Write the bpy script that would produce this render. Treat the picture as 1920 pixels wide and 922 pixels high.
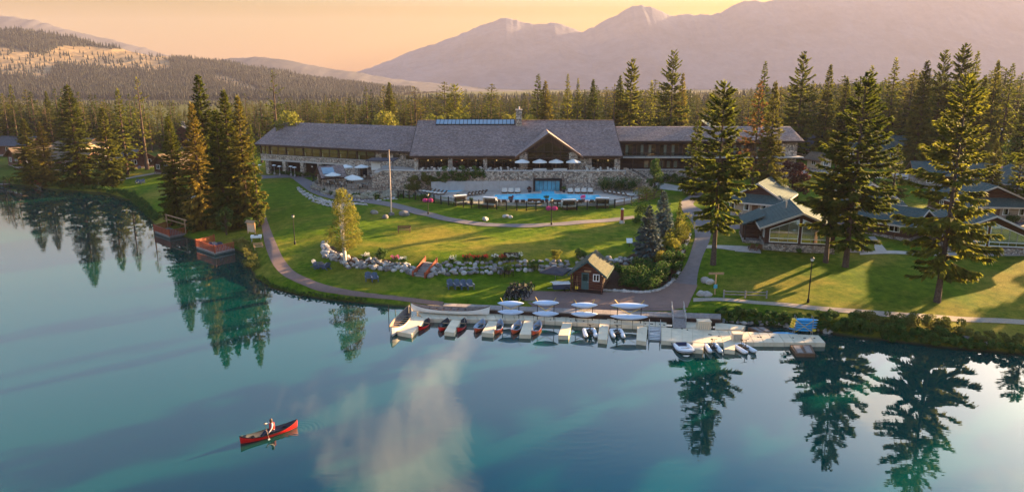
import bpy, math, random
import numpy as np
from mathutils import Vector, Matrix

# ------------------------------------------------------------------ camera, sky, sun, exposure
for o in list(bpy.data.objects): bpy.data.objects.remove(o)
SC = bpy.context.scene
COL = SC.collection
R = math.radians
CAM_H, FPX, PITCH = 24.0, 1300.0, R(13.04)
cam_data = bpy.data.cameras.new('camera')
cam_data.sensor_width = 36.0
cam_data.lens = FPX / 1920.0 * 36.0
cam_data.clip_start = 0.5
cam_data.clip_end = 30000.0
cam = bpy.data.objects.new('camera', cam_data)
cam.location = (0, 0, CAM_H)
cam.rotation_euler = (R(90) - PITCH, 0, 0)
COL.objects.link(cam)
SC.camera = cam

SUN_EL, SUN_AZ = R(12.0), R(52.0)          # azimuth measured from +Y towards +X
world = bpy.data.worlds.new('World')
SC.world = world
world.use_nodes = True
WN, WL = world.node_tree.nodes, world.node_tree.links
for n in list(WN): WN.remove(n)
w_out = WN.new('ShaderNodeOutputWorld')
w_bg = WN.new('ShaderNodeBackground')
w_sky = WN.new('ShaderNodeTexSky')
w_sky.sky_type = 'NISHITA'
w_sky.sun_disc = False
w_sky.sun_elevation = SUN_EL
w_sky.sun_rotation = SUN_AZ
w_sky.altitude = 1000
w_sky.air_density = 1.0
w_sky.dust_density = 3.0
w_sky.ozone_density = 1.5
w_bg.inputs['Strength'].default_value = 0.052
# evening smoke tints the low sky peach; thin warm cloud wisps higher up
w_tc = WN.new('ShaderNodeTexCoord')
w_sep = WN.new('ShaderNodeSeparateXYZ')
WL.new(w_tc.outputs['Generated'], w_sep.inputs[0])
w_ramp = WN.new('ShaderNodeValToRGB')
w_ramp.color_ramp.elements[0].position = 0.0
w_ramp.color_ramp.elements[0].color = (0.34, 0.142, 0.004, 1)
w_ramp.color_ramp.elements[1].position = 0.75
w_ramp.color_ramp.elements[1].color = (0.50, 0.82, 1.00, 1)
e = w_ramp.color_ramp.elements.new(0.10); e.color = (0.32, 0.156, 0.010, 1)
e = w_ramp.color_ramp.elements.new(0.20); e.color = (1.02, 0.86, 0.72, 1)
e = w_ramp.color_ramp.elements.new(0.34); e.color = (1.32, 1.30, 1.24, 1)
e = w_ramp.color_ramp.elements.new(0.44); e.color = (1.25, 1.42, 1.42, 1)
e = w_ramp.color_ramp.elements.new(0.53); e.color = (0.30, 0.98, 1.32, 1)
WL.new(w_sep.outputs['Z'], w_ramp.inputs[0])
w_mul = WN.new('ShaderNodeMix'); w_mul.data_type = 'RGBA'; w_mul.blend_type = 'MULTIPLY'
w_mul.inputs[0].default_value = 1.0
WL.new(w_sky.outputs[0], w_mul.inputs[6]); WL.new(w_ramp.outputs[0], w_mul.inputs[7])
# wisps: project the direction on a high flat layer so that clouds foreshorten properly
w_div = WN.new('ShaderNodeVectorMath'); w_div.operation = 'DIVIDE'
w_add = WN.new('ShaderNodeMath'); w_add.operation = 'MAXIMUM'; w_add.inputs[1].default_value = 0.06
WL.new(w_sep.outputs['Z'], w_add.inputs[0])
w_comb = WN.new('ShaderNodeCombineXYZ')
for i in range(3): WL.new(w_add.outputs[0], w_comb.inputs[i])
WL.new(w_tc.outputs['Generated'], w_div.inputs[0]); WL.new(w_comb.outputs[0], w_div.inputs[1])
w_map = WN.new('ShaderNodeMapping'); w_map.vector_type = 'POINT'
w_map.inputs['Location'].default_value = (2.69, 0.953, 0.0)
w_map.inputs['Rotation'].default_value = (0, 0, R(18))
w_map.inputs['Scale'].default_value = (0.95, 0.42, 0.0)
WL.new(w_div.outputs[0], w_map.inputs[0])
w_noise = WN.new('ShaderNodeTexNoise'); w_noise.inputs['Scale'].default_value = 1.0
w_noise.inputs['Detail'].default_value = 6.0; w_noise.inputs['Roughness'].default_value = 0.52
w_noise.inputs['Distortion'].default_value = 0.35
WL.new(w_map.outputs[0], w_noise.inputs['Vector'])
w_cr = WN.new('ShaderNodeValToRGB')
w_cr.color_ramp.elements[0].position = 0.58; w_cr.color_ramp.elements[0].color = (0, 0, 0, 1)
w_cr.color_ramp.elements[1].position = 0.72; w_cr.color_ramp.elements[1].color = (1, 1, 1, 1)
WL.new(w_noise.outputs[0], w_cr.inputs[0])
w_fade = WN.new('ShaderNodeMapRange'); w_fade.inputs[1].default_value = 0.12; w_fade.inputs[2].default_value = 0.30
WL.new(w_sep.outputs['Z'], w_fade.inputs[0])
w_cm = WN.new('ShaderNodeMath'); w_cm.operation = 'MULTIPLY'
WL.new(w_cr.outputs[0], w_cm.inputs[0]); WL.new(w_fade.outputs[0], w_cm.inputs[1])
w_cm2 = WN.new('ShaderNodeMath'); w_cm2.operation = 'MULTIPLY'; w_cm2.inputs[1].default_value = 0.75
WL.new(w_cm.outputs[0], w_cm2.inputs[0])
w_mix = WN.new('ShaderNodeMix'); w_mix.data_type = 'RGBA'
w_mix.inputs[7].default_value = (17.5, 13.6, 9.2, 1)
WL.new(w_cm2.outputs[0], w_mix.inputs[0]); WL.new(w_mul.outputs[2], w_mix.inputs[6])
WL.new(w_mix.outputs[2], w_bg.inputs['Color'])
WL.new(w_bg.outputs[0], w_out.inputs['Surface'])

sun_data = bpy.data.lights.new('sun', 'SUN')
sun_data.energy = 5.0
sun_data.angle = R(0.6)
sun_data.color = (1.0, 0.64, 0.29)
sun = bpy.data.objects.new('sun', sun_data)
SUN_DIR = Vector((math.cos(SUN_EL) * math.sin(SUN_AZ), math.cos(SUN_EL) * math.cos(SUN_AZ), math.sin(SUN_EL)))
sun.rotation_euler = (-SUN_DIR).to_track_quat('-Z', 'Y').to_euler()
COL.objects.link(sun)
VS = SC.view_settings
VS.view_transform = 'Standard'; VS.look = 'None'; VS.gamma = 1.0; VS.use_curve_mapping = False
VS.exposure = 3.2
SC.render.engine = 'CYCLES'
SC.cycles.use_denoising = True
SC.cycles.max_bounces = 5; SC.cycles.diffuse_bounces = 2; SC.cycles.glossy_bounces = 3
SC.cycles.transmission_bounces = 2; SC.cycles.transparent_max_bounces = 6; SC.cycles.volume_bounces = 0
SC.cycles.sample_clamp_indirect = 6.0

# ------------------------------------------------------------------ picture <-> place
CP, SP = math.cos(PITCH), math.sin(PITCH)
def ray(px, py):
    u, v = (px - 960.0) / FPX, (461.0 - py) / FPX
    return u, CP + v * SP, -SP + v * CP
def Pz(px, py, z):                     # the point of the level z seen at a photograph position
    x, y, w = ray(px, py); t = (z - CAM_H) / w
    return Vector((x * t, y * t, z))
def PY(px, py, Y):                     # the point at distance Y
    x, y, w = ray(px, py); t = Y / y
    return Vector((x * t, Y, CAM_H + w * t))
def proj(p):
    zr = p[2] - CAM_H; f = p[1] * CP - zr * SP
    return 960 + FPX * p[0] / f, 461 - FPX * (p[1] * SP + zr * CP) / f

# ------------------------------------------------------------------ helpers
def lin(r, g, b):
    f = lambda c: (c / 255.0 / 12.92) if c <= 10 else ((c / 255.0 + 0.055) / 1.055) ** 2.4
    return (f(r), f(g), f(b), 1)
def tag(o, label=None, cat=None, group=None, kind=None):
    if label: o['label'] = label
    if cat: o['category'] = cat
    if group: o['group'] = group
    if kind: o['kind'] = kind
    return o
def thing(name, label, cat, loc=(0, 0, 0), rz=0.0, group=None):
    o = bpy.data.objects.new(name, None); COL.objects.link(o)
    o.empty_display_size = 0.3
    o.location = loc; o.rotation_euler = (0, 0, rz)
    return tag(o, label, cat, group)
def copy_tree(o, parent=None):
    c = o.copy(); COL.objects.link(c); c.parent = parent
    for ch in [k for k in o.children]: copy_tree(ch, c)
    return c
def addobj(name, me, parent=None, loc=None, rz=None, scale=None):
    o = bpy.data.objects.new(name, me); COL.objects.link(o); o.parent = parent
    if loc is not None: o.location = loc
    if rz is not None: o.rotation_euler = (0, 0, rz)
    if scale is not None: o.scale = scale
    return o
class MB:
    """collects shapes; build() links them as one mesh object"""
    def __init__(s, T=None): s.v = []; s.f = []; s.m = []; s.T = T; s.cur = 0
    def add(s, vs, fs):
        b = len(s.v)
        if s.T is not None: vs = [tuple(s.T @ Vector(v)) for v in vs]
        s.v += [tuple(v) for v in vs]; s.f += [tuple(i + b for i in f) for f in fs]
        s.m += [s.cur] * len(fs); return s
    def box(s, x0, y0, z0, x1, y1, z1):
        vs = [(x, y, z) for z in (z0, z1) for y in (y0, y1) for x in (x0, x1)]
        return s.add(vs, [(0, 2, 3, 1), (4, 5, 7, 6), (0, 1, 5, 4), (2, 6, 7, 3), (0, 4, 6, 2), (1, 3, 7, 5)])
    def cbox(s, c, sx, sy, sz, rz=0.0, M=None):
        q = M if M is not None else Matrix.Rotation(rz, 3, 'Z')
        vs = [Vector(c) + q @ Vector((x * sx / 2, y * sy / 2, z * sz / 2)) for z in (-1, 1) for y in (-1, 1) for x in (-1, 1)]
        return s.add(vs, [(0, 2, 3, 1), (4, 5, 7, 6), (0, 1, 5, 4), (2, 6, 7, 3), (0, 4, 6, 2), (1, 3, 7, 5)])
    def poly(s, pts): return s.add(pts, [tuple(range(len(pts)))])
    def prism(s, pts, d):              # planar polygon pushed along d
        n = len(pts); d = Vector(d); a = [Vector(p) for p in pts]
        return s.add(a + [p + d for p in a], [tuple(range(n - 1, -1, -1)), tuple(range(n, 2 * n))] + [(i, (i + 1) % n, n + (i + 1) % n, n + i) for i in range(n)])
    def tube(s, pts, rad, n=6, cap=True):
        pts = [Vector(p) for p in pts]
        if not isinstance(rad, (list, tuple)): rad = [rad] * len(pts)
        vs = []; fs = []
        for i, p in enumerate(pts):
            d = (pts[min(i + 1, len(pts) - 1)] - pts[max(i - 1, 0)]).normalized()
            a = d.cross(Vector((0, 0, 1)) if abs(d.z) < 0.9 else Vector((1, 0, 0))).normalized(); b = d.cross(a)
            for k in range(n):
                t = 2 * math.pi * k / n
                vs.append(p + (a * math.cos(t) + b * math.sin(t)) * rad[i])
        for i in range(len(pts) - 1):
            for k in range(n):
                fs.append((i * n + k, i * n + (k + 1) % n, (i + 1) * n + (k + 1) % n, (i + 1) * n + k))
        if cap:
            fs.append(tuple(range(n - 1, -1, -1))); fs.append(tuple((len(pts) - 1) * n + k for k in range(n)))
        return s.add(vs, fs)
    def bar(s, a, b, w, h=None):
        """square bar between two points"""
        a = Vector(a); b = Vector(b); h = h or w
        d = (b - a); L = d.length; d.normalize()
        up = Vector((0, 0, 1)) if abs(d.z) < 0.95 else Vector((0, 1, 0))
        sx = d.cross(up).normalized(); uz = sx.cross(d)
        M = Matrix((d, sx, uz)).transposed()
        return s.cbox((a + b) / 2, L, w, h, M=M)
    def lathe(s, prof, n=12, c=(0, 0, 0)):
        vs = []; fs = []
        for (r, z) in prof:
            for k in range(n):
                t = 2 * math.pi * k / n; vs.append((c[0] + r * math.cos(t), c[1] + r * math.sin(t), c[2] + z))
        for i in range(len(prof) - 1):
            for k in range(n): fs.append((i * n + k, i * n + (k + 1) % n, (i + 1) * n + (k + 1) % n, (i + 1) * n + k))
        fs.append(tuple(range(n - 1, -1, -1))); fs.append(tuple((len(prof) - 1) * n + k for k in range(n)))
        return s.add(vs, fs)
    def mesh(s, name, mats, smooth=False):
        me = bpy.data.meshes.new(name); me.from_pydata(s.v, [], s.f)
        for m in (mats if isinstance(mats, (list, tuple)) else [mats]): me.materials.append(m)
        if any(s.m): me.polygons.foreach_set('material_index', s.m)
        if smooth: me.polygons.foreach_set('use_smooth', [True] * len(s.f))
        me.update(); return me
    def build(s, name, mats, parent=None, smooth=False, **kw):
        return addobj(name, s.mesh(name, mats, smooth), parent, **kw)
def np_mesh(name, V, F, mats, smooth=False, fmat=None):
    """mesh from arrays; F is (n,3) or (n,4)"""
    me = bpy.data.meshes.new(name)
    k = F.shape[1]
    me.vertices.add(len(V)); me.vertices.foreach_set('co', np.asarray(V, np.float32).ravel())
    me.loops.add(F.size); me.loops.foreach_set('vertex_index', np.asarray(F, np.int32).ravel())
    me.polygons.add(len(F)); me.polygons.foreach_set('loop_start', np.arange(0, F.size, k, dtype=np.int32))
    for m in (mats if isinstance(mats, (list, tuple)) else [mats]): me.materials.append(m)
    if fmat is not None: me.polygons.foreach_set('material_index', np.asarray(fmat, np.int32))
    if smooth: me.polygons.foreach_set('use_smooth', np.ones(len(F), bool))
    me.update(calc_edges=True); me.validate(); return me

# ------------------------------------------------------------------ materials
MATS = {}
class NT:
    def __init__(s, name):
        s.m = bpy.data.materials.new(name); s.m.use_nodes = True; s.t = s.m.node_tree
        for n in list(s.t.nodes): s.t.nodes.remove(n)
        s.out = s.n('ShaderNodeOutputMaterial'); MATS[name] = s.m
    def n(s, t, **kw):
        x = s.t.nodes.new(t)
        for k, v in kw.items(): setattr(x, k, v)
        return x
    def l(s, a, b): s.t.links.new(a, b)
    def geo(s, scale=(1, 1, 1), obj=False):
        m = s.n('ShaderNodeMapping'); m.inputs['Scale'].default_value = scale
        if obj: s.l(s.n('ShaderNodeTexCoord').outputs['Object'], m.inputs[0])
        else: s.l(s.n('ShaderNodeNewGeometry').outputs['Position'], m.inputs[0])
        return m.outputs[0]
    def noise(s, vec, scale, detail=4, rough=0.55, dist=0.0):
        n = s.n('ShaderNodeTexNoise'); n.inputs['Scale'].default_value = scale; n.inputs['Detail'].default_value = detail
        n.inputs['Roughness'].default_value = rough; n.inputs['Distortion'].default_value = dist
        s.l(vec, n.inputs['Vector']); return n.outputs[0]
    def ramp(s, fac, stops):
        r = s.n('ShaderNodeValToRGB'); cr = r.color_ramp
        cr.elements[0].position, cr.elements[0].color = stops[0][0], stops[0][1]
        cr.elements[1].position, cr.elements[1].color = stops[-1][0], stops[-1][1]
        for p, c in stops[1:-1]: e = cr.elements.new(p); e.color = c
        s.l(fac, r.inputs[0]); return r.outputs[0]
    def mix(s, fac, a, b, mode='MIX'):
        x = s.n('ShaderNodeMix', data_type='RGBA', blend_type=mode)
        for sock, val in ((x.inputs[0], fac), (x.inputs[6], a), (x.inputs[7], b)):
            if hasattr(val, 'is_linked'): s.l(val, sock)
            else: sock.default_value = val
        return x.outputs[2]
    def math(s, op, a, b=0.0, c=None):
        x = s.n('ShaderNodeMath', operation=op)
        for i, val in enumerate((a, b) if c is None else (a, b, c)):
            if hasattr(val, 'is_linked'): s.l(val, x.inputs[i])
            else: x.inputs[i].default_value = val
        return x.outputs[0]
    def bump(s, h, strength, dist):
        b = s.n('ShaderNodeBump'); b.inputs['Strength'].default_value = strength; b.inputs['Distance'].default_value = dist
        s.l(h, b.inputs['Height']); return b.outputs[0]
    def bsdf(s, color, rough=0.8, spec=0.3, normal=None, metal=0.0, **kw):
        b = s.n('ShaderNodeBsdfPrincipled')
        for k, val in (('Base Color', color), ('Roughness', rough), ('Specular IOR Level', spec), ('Metallic', metal)):
            if hasattr(val, 'is_linked'): s.l(val, b.inputs[k])
            else: b.inputs[k].default_value = val
        if normal is not None: s.l(normal, b.inputs['Normal'])
        for k, val in kw.items(): b.inputs[k].default_value = val
        return b.outputs[0]
    def done(s, sh): s.l(sh, s.out.inputs['Surface']); return s.m

def plain(name, col, rough=0.7, spec=0.3, vary=0.18, scale=2.0, bump=0.0, metal=0.0, per_obj=0.0):
    """one colour with worn, uneven tone; optional per-object variation"""
    t = NT(name); v = t.geo()
    n = t.noise(v, scale, 5, 0.6)
    d = tuple(c * (1 - vary) for c in col[:3]) + (1,); u = tuple(min(1, c * (1 + vary)) for c in col[:3]) + (1,)
    c = t.ramp(n, [(0.3, d), (0.7, u)])
    if per_obj:
        oi = t.n('ShaderNodeObjectInfo')
        h = t.n('ShaderNodeHueSaturation'); t.l(c, h.inputs['Color'])
        t.l(t.math('MULTIPLY_ADD', oi.outputs['Random'], per_obj * 2, 1 - per_obj), h.inputs['Value']); c = h.outputs[0]
    nm = t.bump(t.noise(v, scale * 6, 3), bump, 0.03) if bump else None
    return t.done(t.bsdf(c, rough, spec, nm, metal))

def foliage(name, dark, light, trans=0.35, obj_var=0.25, nscale=0.9, hue=0.02):
    t = NT(name); v = t.geo()
    n = t.noise(v, nscale, 3, 0.6)
    oi = t.n('ShaderNodeObjectInfo')
    c = t.ramp(n, [(0.32, dark), (0.68, light)])
    h = t.n('ShaderNodeHueSaturation'); t.l(c, h.inputs['Color'])
    t.l(t.math('MULTIPLY_ADD', oi.outputs['Random'], obj_var * 2, 1 - obj_var), h.inputs['Value'])
    t.l(t.math('MULTIPLY_ADD', oi.outputs['Random'], -hue * 2, 0.5 + hue), h.inputs['Hue'])
    b = t.bsdf(h.outputs[0], 0.75, 0.12)
    tr = t.n('ShaderNodeBsdfTranslucent'); t.l(h.outputs[0], tr.inputs[0])
    m = t.n('ShaderNodeMixShader'); m.inputs[0].default_value = trans
    t.l(b, m.inputs[1]); t.l(tr.outputs[0], m.inputs[2])
    return t.done(m.outputs[0])

def make_materials():
    # lawn: mown grass with dry straw patches, plus forest duff away from the lawns (attribute zone)
    t = NT('lawn'); v = t.geo()
    n1 = t.noise(v, 0.07, 4, 0.6); n2 = t.noise(v, 0.9, 5, 0.7); n3 = t.noise(v, 6.0, 4, 0.7)
    g = t.ramp(n2, [(0.3, (0.050, 0.095, 0.006, 1)), (0.55, (0.085, 0.135, 0.008, 1)), (0.8, (0.13, 0.165, 0.010, 1))])
    dry = t.ramp(n3, [(0.3, (0.20, 0.155, 0.024, 1)), (0.7, (0.28, 0.20, 0.04, 1))])
    f = t.ramp(t.math('ADD', n1, t.math('MULTIPLY', t.math('SUBTRACT', n2, 0.5), 0.22)), [(0.47, (0, 0, 0, 1)), (0.66, (0.75, 0.75, 0.75, 1))])
    c = t.mix(f, g, dry)
    c = t.mix(0.75, c, t.ramp(t.math('ADD', t.math('MULTIPLY', n3, 0.6), t.math('MULTIPLY', n2, 0.4)), [(0.36, (0.5, 0.52, 0.5, 1)), (0.64, (1.25, 1.2, 1.15, 1))]), 'MULTIPLY')
    duff = t.ramp(t.noise(v, 0.35, 6, 0.7), [(0.3, (0.035, 0.045, 0.015, 1)), (0.5, (0.07, 0.075, 0.025, 1)), (0.72, (0.12, 0.095, 0.045, 1))])
    at = t.n('ShaderNodeAttribute', attribute_name='zone')
    c = t.mix(at.outputs['Fac'], c, duff)
    sep = t.n('ShaderNodeSeparateXYZ'); t.l(v, sep.inputs[0])
    wet = t.n('ShaderNodeMapRange'); wet.inputs[1].default_value = 0.30; wet.inputs[2].default_value = 0.12
    t.l(t.math('ADD', sep.outputs['Z'], t.math('MULTIPLY', n2, 0.15)), wet.inputs[0])
    c = t.mix(wet.outputs[0], c, (0.035, 0.032, 0.02, 1))
    t.done(t.bsdf(c, 0.95, 0.02, t.bump(t.noise(v, 9.0, 4, 0.75), 0.9, 0.08)))
    # lake: clear deep teal body under a mirror surface with ring ripples and light wind streaks
    t = NT('lake_water'); v = t.geo()
    fine = t.noise(t.geo((0.45, 1.8, 1)), 1.0, 2, 0.5)
    swell = t.noise(t.geo((0.25, 0.8, 1)), 0.35, 2, 0.5)
    area = t.ramp(t.noise(t.geo((0.02, 0.035, 1)), 1.0, 2, 0.5), [(0.40, (0.35, 0.35, 0.35, 1)), (0.68, (1.3, 1.3, 1.3, 1))])
    hgt = t.math('MULTIPLY', t.math('ADD', fine, t.math('MULTIPLY', swell, 1.2)), area)
    for (px, py, lam, ext, amp) in ((850, 752, 0.6, 11.0, 0.09), (560, 806, 0.33, 2.4, 1.1), (1090, 790, 0.7, 16.0, 0.16)):
        c0 = Pz(px, py, 0)
        ln = t.n('ShaderNodeVectorMath', operation='DISTANCE'); t.l(v, ln.inputs[0]); ln.inputs[1].default_value = c0
        wob = t.math('MULTIPLY', t.noise(v, 0.35, 2), lam * 1.6)
        wv = t.math('SINE', t.math('MULTIPLY', t.math('ADD', ln.outputs['Value'], wob), 2 * math.pi / lam))
        fd = t.math('MAXIMUM', t.math('SUBTRACT', 1.0, t.math('DIVIDE', ln.outputs['Value'], ext)), 0.0)
        hgt = t.math('ADD', hgt, t.math('MULTIPLY', t.math('MULTIPLY', wv, fd), amp))
    nm = t.bump(hgt, 0.075, 0.05)
    body = t.ramp(t.noise(t.geo((0.03, 0.02, 1)), 1.0, 3, 0.5), [(0.3, (0.0006, 0.034, 0.031, 1)), (0.7, (0.0008, 0.040, 0.033, 1))])
    b = t.bsdf(body, 0.015, 0.5, nm); b.node.inputs['IOR'].default_value = 1.48
    t.done(b)
    # roofs
    t = NT('cedar_shingle'); v = t.geo()
    br = t.n('ShaderNodeTexBrick'); t.l(t.geo((1, 1, 1)), br.inputs['Vector'])
    n = t.noise(t.geo((1.0, 2.0, 2.0)), 1.9, 6, 0.85); n0 = t.noise(v, 0.25, 3)
    c = t.ramp(n, [(0.34, (0.080, 0.055, 0.050, 1)), (0.5, (0.235, 0.170, 0.152, 1)), (0.66, (0.46, 0.355, 0.32, 1))])
    c = t.mix(0.6, c, t.ramp(n0, [(0.3, (0.75, 0.72, 0.72, 1)), (0.7, (1.1, 1.06, 1.08, 1))]), 'MULTIPLY')
    wv = t.n('ShaderNodeTexWave', wave_type='BANDS', bands_direction='Z'); wv.inputs['Scale'].default_value = 1.3; wv.inputs['Distortion'].default_value = 1.2
    wv.inputs['Detail'].default_value = 3
    t.l(v, wv.inputs['Vector'])
    c = t.mix(0.3, c, t.ramp(wv.outputs[0], [(0.0, (0.55, 0.55, 0.55, 1)), (0.4, (1, 1, 1, 1))]), 'MULTIPLY')
    t.done(t.bsdf(c, 0.85, 0.2, t.bump(t.math('ADD', n, wv.outputs[0]), 0.8, 0.06)))
    for nm_, a, b2, c2 in (('green_shingle', (0.033, 0.058, 0.057, 1), (0.058, 0.088, 0.085, 1), (0.088, 0.118, 0.112, 1)), ('moss_shingle', (0.045, 0.050, 0.038, 1), (0.078, 0.080, 0.058, 1), (0.12, 0.115, 0.082, 1)),
                           ('brown_shingle', (0.09, 0.065, 0.045, 1), (0.15, 0.11, 0.075, 1), (0.22, 0.165, 0.12, 1)),
                           ('slate_shingle', (0.05, 0.055, 0.065, 1), (0.085, 0.09, 0.105, 1), (0.13, 0.13, 0.15, 1))):
        t = NT(nm_); v = t.geo()
        n = t.noise(v, 3.5, 5, 0.7); n0 = t.noise(v, 0.4, 3)
        c = t.ramp(n, [(0.28, a), (0.5, b2), (0.72, c2)])
        c = t.mix(0.5, c, t.ramp(n0, [(0.3, (0.75, 0.75, 0.75, 1)), (0.7, (1.15, 1.12, 1.08, 1))]), 'MULTIPLY')
        t.done(t.bsdf(c, 0.85, 0.06, t.bump(n, 0.5, 0.03)))
    # field stone masonry
    for nm_, sc, cols in (('field_stone', 2.9, [(0.17, 0.14, 0.12, 1), (0.40, 0.325, 0.25, 1), (0.60, 0.50, 0.40, 1), (0.32, 0.205, 0.145, 1)]),
                          ('river_stone', 3.6, [(0.16, 0.14, 0.13, 1), (0.34, 0.29, 0.25, 1), (0.50, 0.43, 0.37, 1), (0.27, 0.19, 0.14, 1)])):
        t = NT(nm_); v = t.geo((1, 1, 1.25))
        vo = t.n('ShaderNodeTexVoronoi', feature='F1'); vo.inputs['Scale'].default_value = sc; t.l(v, vo.inputs['Vector'])
        ed = t.n('ShaderNodeTexVoronoi', feature='DISTANCE_TO_EDGE'); ed.inputs['Scale'].default_value = sc; t.l(v, ed.inputs['Vector'])
        sepc = t.n('ShaderNodeSeparateColor'); t.l(vo.outputs['Color'], sepc.inputs[0])
        c = t.ramp(sepc.outputs[0], [(0.05, cols[0]), (0.4, cols[1]), (0.7, cols[2]), (0.95, cols[3])])
        e = t.ramp(ed.outputs[0], [(0.02, (0.35, 0.33, 0.31, 1)), (0.09, (1, 1, 1, 1))])
        c = t.mix(0.9, c, e, 'MULTIPLY')
        t.done(t.bsdf(c, 0.85, 0.2, t.bump(t.math('MINIMUM', ed.outputs[0], 0.12), 1.0, 0.25)))
    # logs / siding: horizontal bands
    for nm_, dk, lt in (('red_log', (0.060, 0.017, 0.009, 1), (0.155, 0.048, 0.022, 1)), ('brown_siding', (0.045, 0.017, 0.010, 1), (0.105, 0.042, 0.024, 1)),
                        ('dark_log', (0.018, 0.010, 0.008, 1), (0.055, 0.030, 0.022, 1))):
        t = NT(nm_); v = t.geo()
        wv = t.n('ShaderNodeTexWave', wave_type='BANDS', bands_direction='Z', wave_profile='SIN'); wv.inputs['Scale'].default_value = 1.15
        wv.inputs['Distortion'].default_value = 0.0; t.l(v, wv.inputs['Vector'])
        n = t.noise(t.geo((0.4, 0.4, 4)), 3.0, 5, 0.65)
        c = t.mix(0.8, t.ramp(n, [(0.3, dk), (0.7, lt)]), t.ramp(wv.outputs[0], [(0.0, (0.45, 0.45, 0.45, 1)), (0.35, (1, 1, 1, 1))]), 'MULTIPLY')
        t.done(t.bsdf(c, 0.6, 0.3, t.bump(wv.outputs[0], 0.7, 0.08)))
    plain('dark_timber', (0.035, 0.018, 0.013, 1), 0.6, 0.3, 0.3, 3)
    plain('red_timber', (0.27, 0.054, 0.022, 1), 0.6, 0.3, 0.25, 3, per_obj=0.12)
    plain('raw_timber', (0.36, 0.22, 0.12, 1), 0.75, 0.2, 0.2, 3, per_obj=0.1)
    plain('grey_timber', (0.22, 0.185, 0.17, 1), 0.8, 0.2, 0.25, 4, per_obj=0.14)
    plain('brown_timber', (0.13, 0.065, 0.035, 1), 0.7, 0.25, 0.3, 4, per_obj=0.15)
    plain('white_paint', (0.74, 0.73, 0.71, 1), 0.5, 0.4, 0.06, 3)
    plain('fascia_cream', (0.46, 0.40, 0.34, 1), 0.6, 0.3, 0.1, 3)
    plain('taupe_wall', (0.30, 0.24, 0.185, 1), 0.8, 0.2, 0.12, 2)
    plain('cream_wall', (0.50, 0.38, 0.26, 1), 0.8, 0.2, 0.1, 2)
    plain('concrete', (0.37, 0.345, 0.33, 1), 0.85, 0.2, 0.12, 1.2, 0.3)
    plain('coping', (0.42, 0.37, 0.33, 1), 0.85, 0.2, 0.12, 2.0, 0.3)
    plain('asphalt', (0.15, 0.125, 0.125, 1), 0.9, 0.2, 0.14, 1.6, 0.5)
    t = NT('red_paver'); v = t.geo()
    br = t.n('ShaderNodeTexBrick'); br.inputs['Scale'].default_value = 3.0; br.inputs['Mortar Size'].default_value = 0.03
    br.inputs['Color1'].default_value = (0.25, 0.145, 0.115, 1); br.inputs['Color2'].default_value = (0.20, 0.12, 0.10, 1); br.inputs['Mortar'].default_value = (0.12, 0.09, 0.08, 1)
    t.l(v, br.inputs['Vector'])
    c = t.mix(0.5, br.outputs[0], t.ramp(t.noise(v, 0.8, 5), [(0.3, (0.7, 0.7, 0.7, 1)), (0.7, (1.15, 1.12, 1.1, 1))]), 'MULTIPLY')
    t.done(t.bsdf(c, 0.85, 0.2, t.bump(br.outputs[1], 0.3, 0.02)))
    plain('paver_tan', (0.38, 0.315, 0.265, 1), 0.85, 0.2, 0.13, 1.4, 0.3)
    plain('gravel_path', (0.31, 0.25, 0.20, 1), 0.95, 0.1, 0.2, 6, 0.6)
    plain('rock', (0.20, 0.175, 0.16, 1), 0.9, 0.2, 0.28, 3.0, 0.7, per_obj=0.3)
    plain('pale_rock', (0.38, 0.335, 0.30, 1), 0.9, 0.2, 0.2, 3.0, 0.6, per_obj=0.25)
    plain('mulch', (0.060, 0.033, 0.022, 1), 0.95, 0.1, 0.4, 6, 0.8)
    plain('dock_plastic', (0.58, 0.475, 0.335, 1), 0.6, 0.35, 0.09, 1.5, 0.15, per_obj=0.06)
    plain('dock_side', (0.40, 0.35, 0.27, 1), 0.7, 0.3, 0.2, 2.5)
    plain('canoe_red', (0.62, 0.014, 0.012, 1), 0.28, 0.5, 0.1, 2)
    plain('canoe_orange', (0.66, 0.085, 0.02, 1), 0.3, 0.5, 0.1, 2)
    plain('canoe_inside', (0.055, 0.060, 0.075, 1), 0.6, 0.3, 0.15, 3)
    plain('canoe_inside_pale', (0.34, 0.38, 0.46, 1), 0.6, 0.3, 0.12, 3)
    plain('birch_white', (0.70, 0.66, 0.62, 1), 0.5, 0.4, 0.06, 2)
    plain('kayak_blue', (0.46, 0.55, 0.70, 1), 0.4, 0.5, 0.05, 2)
    plain('board_blue', (0.03, 0.28, 0.56, 1), 0.4, 0.5, 0.08, 2)
    plain('yellow_plastic', (0.72, 0.46, 0.03, 1), 0.5, 0.4, 0.08, 2)
    plain('black_metal', (0.010, 0.0095, 0.0095, 1), 0.6, 0.2, 0.2, 3)
    plain('grey_metal', (0.30, 0.30, 0.31, 1), 0.45, 0.5, 0.15, 3, metal=0.6)
    plain('slate_blue', (0.060, 0.085, 0.15, 1), 0.6, 0.3, 0.15, 3, per_obj=0.12)
    plain('rubber_white', (0.68, 0.68, 0.70, 1), 0.5, 0.4, 0.06, 2)
    plain('rubber_navy', (0.03, 0.04, 0.09, 1), 0.5, 0.4, 0.1, 2)
    plain('canvas_white', (0.66, 0.62, 0.57, 1), 0.85, 0.1, 0.06, 2)
    plain('canvas_dark', (0.055, 0.05, 0.06, 1), 0.85, 0.1, 0.1, 2)
    plain('cushion', (0.56, 0.50, 0.44, 1), 0.9, 0.1, 0.08, 3)
    plain('wicker', (0.10, 0.058, 0.035, 1), 0.8, 0.2, 0.3, 9)
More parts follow.
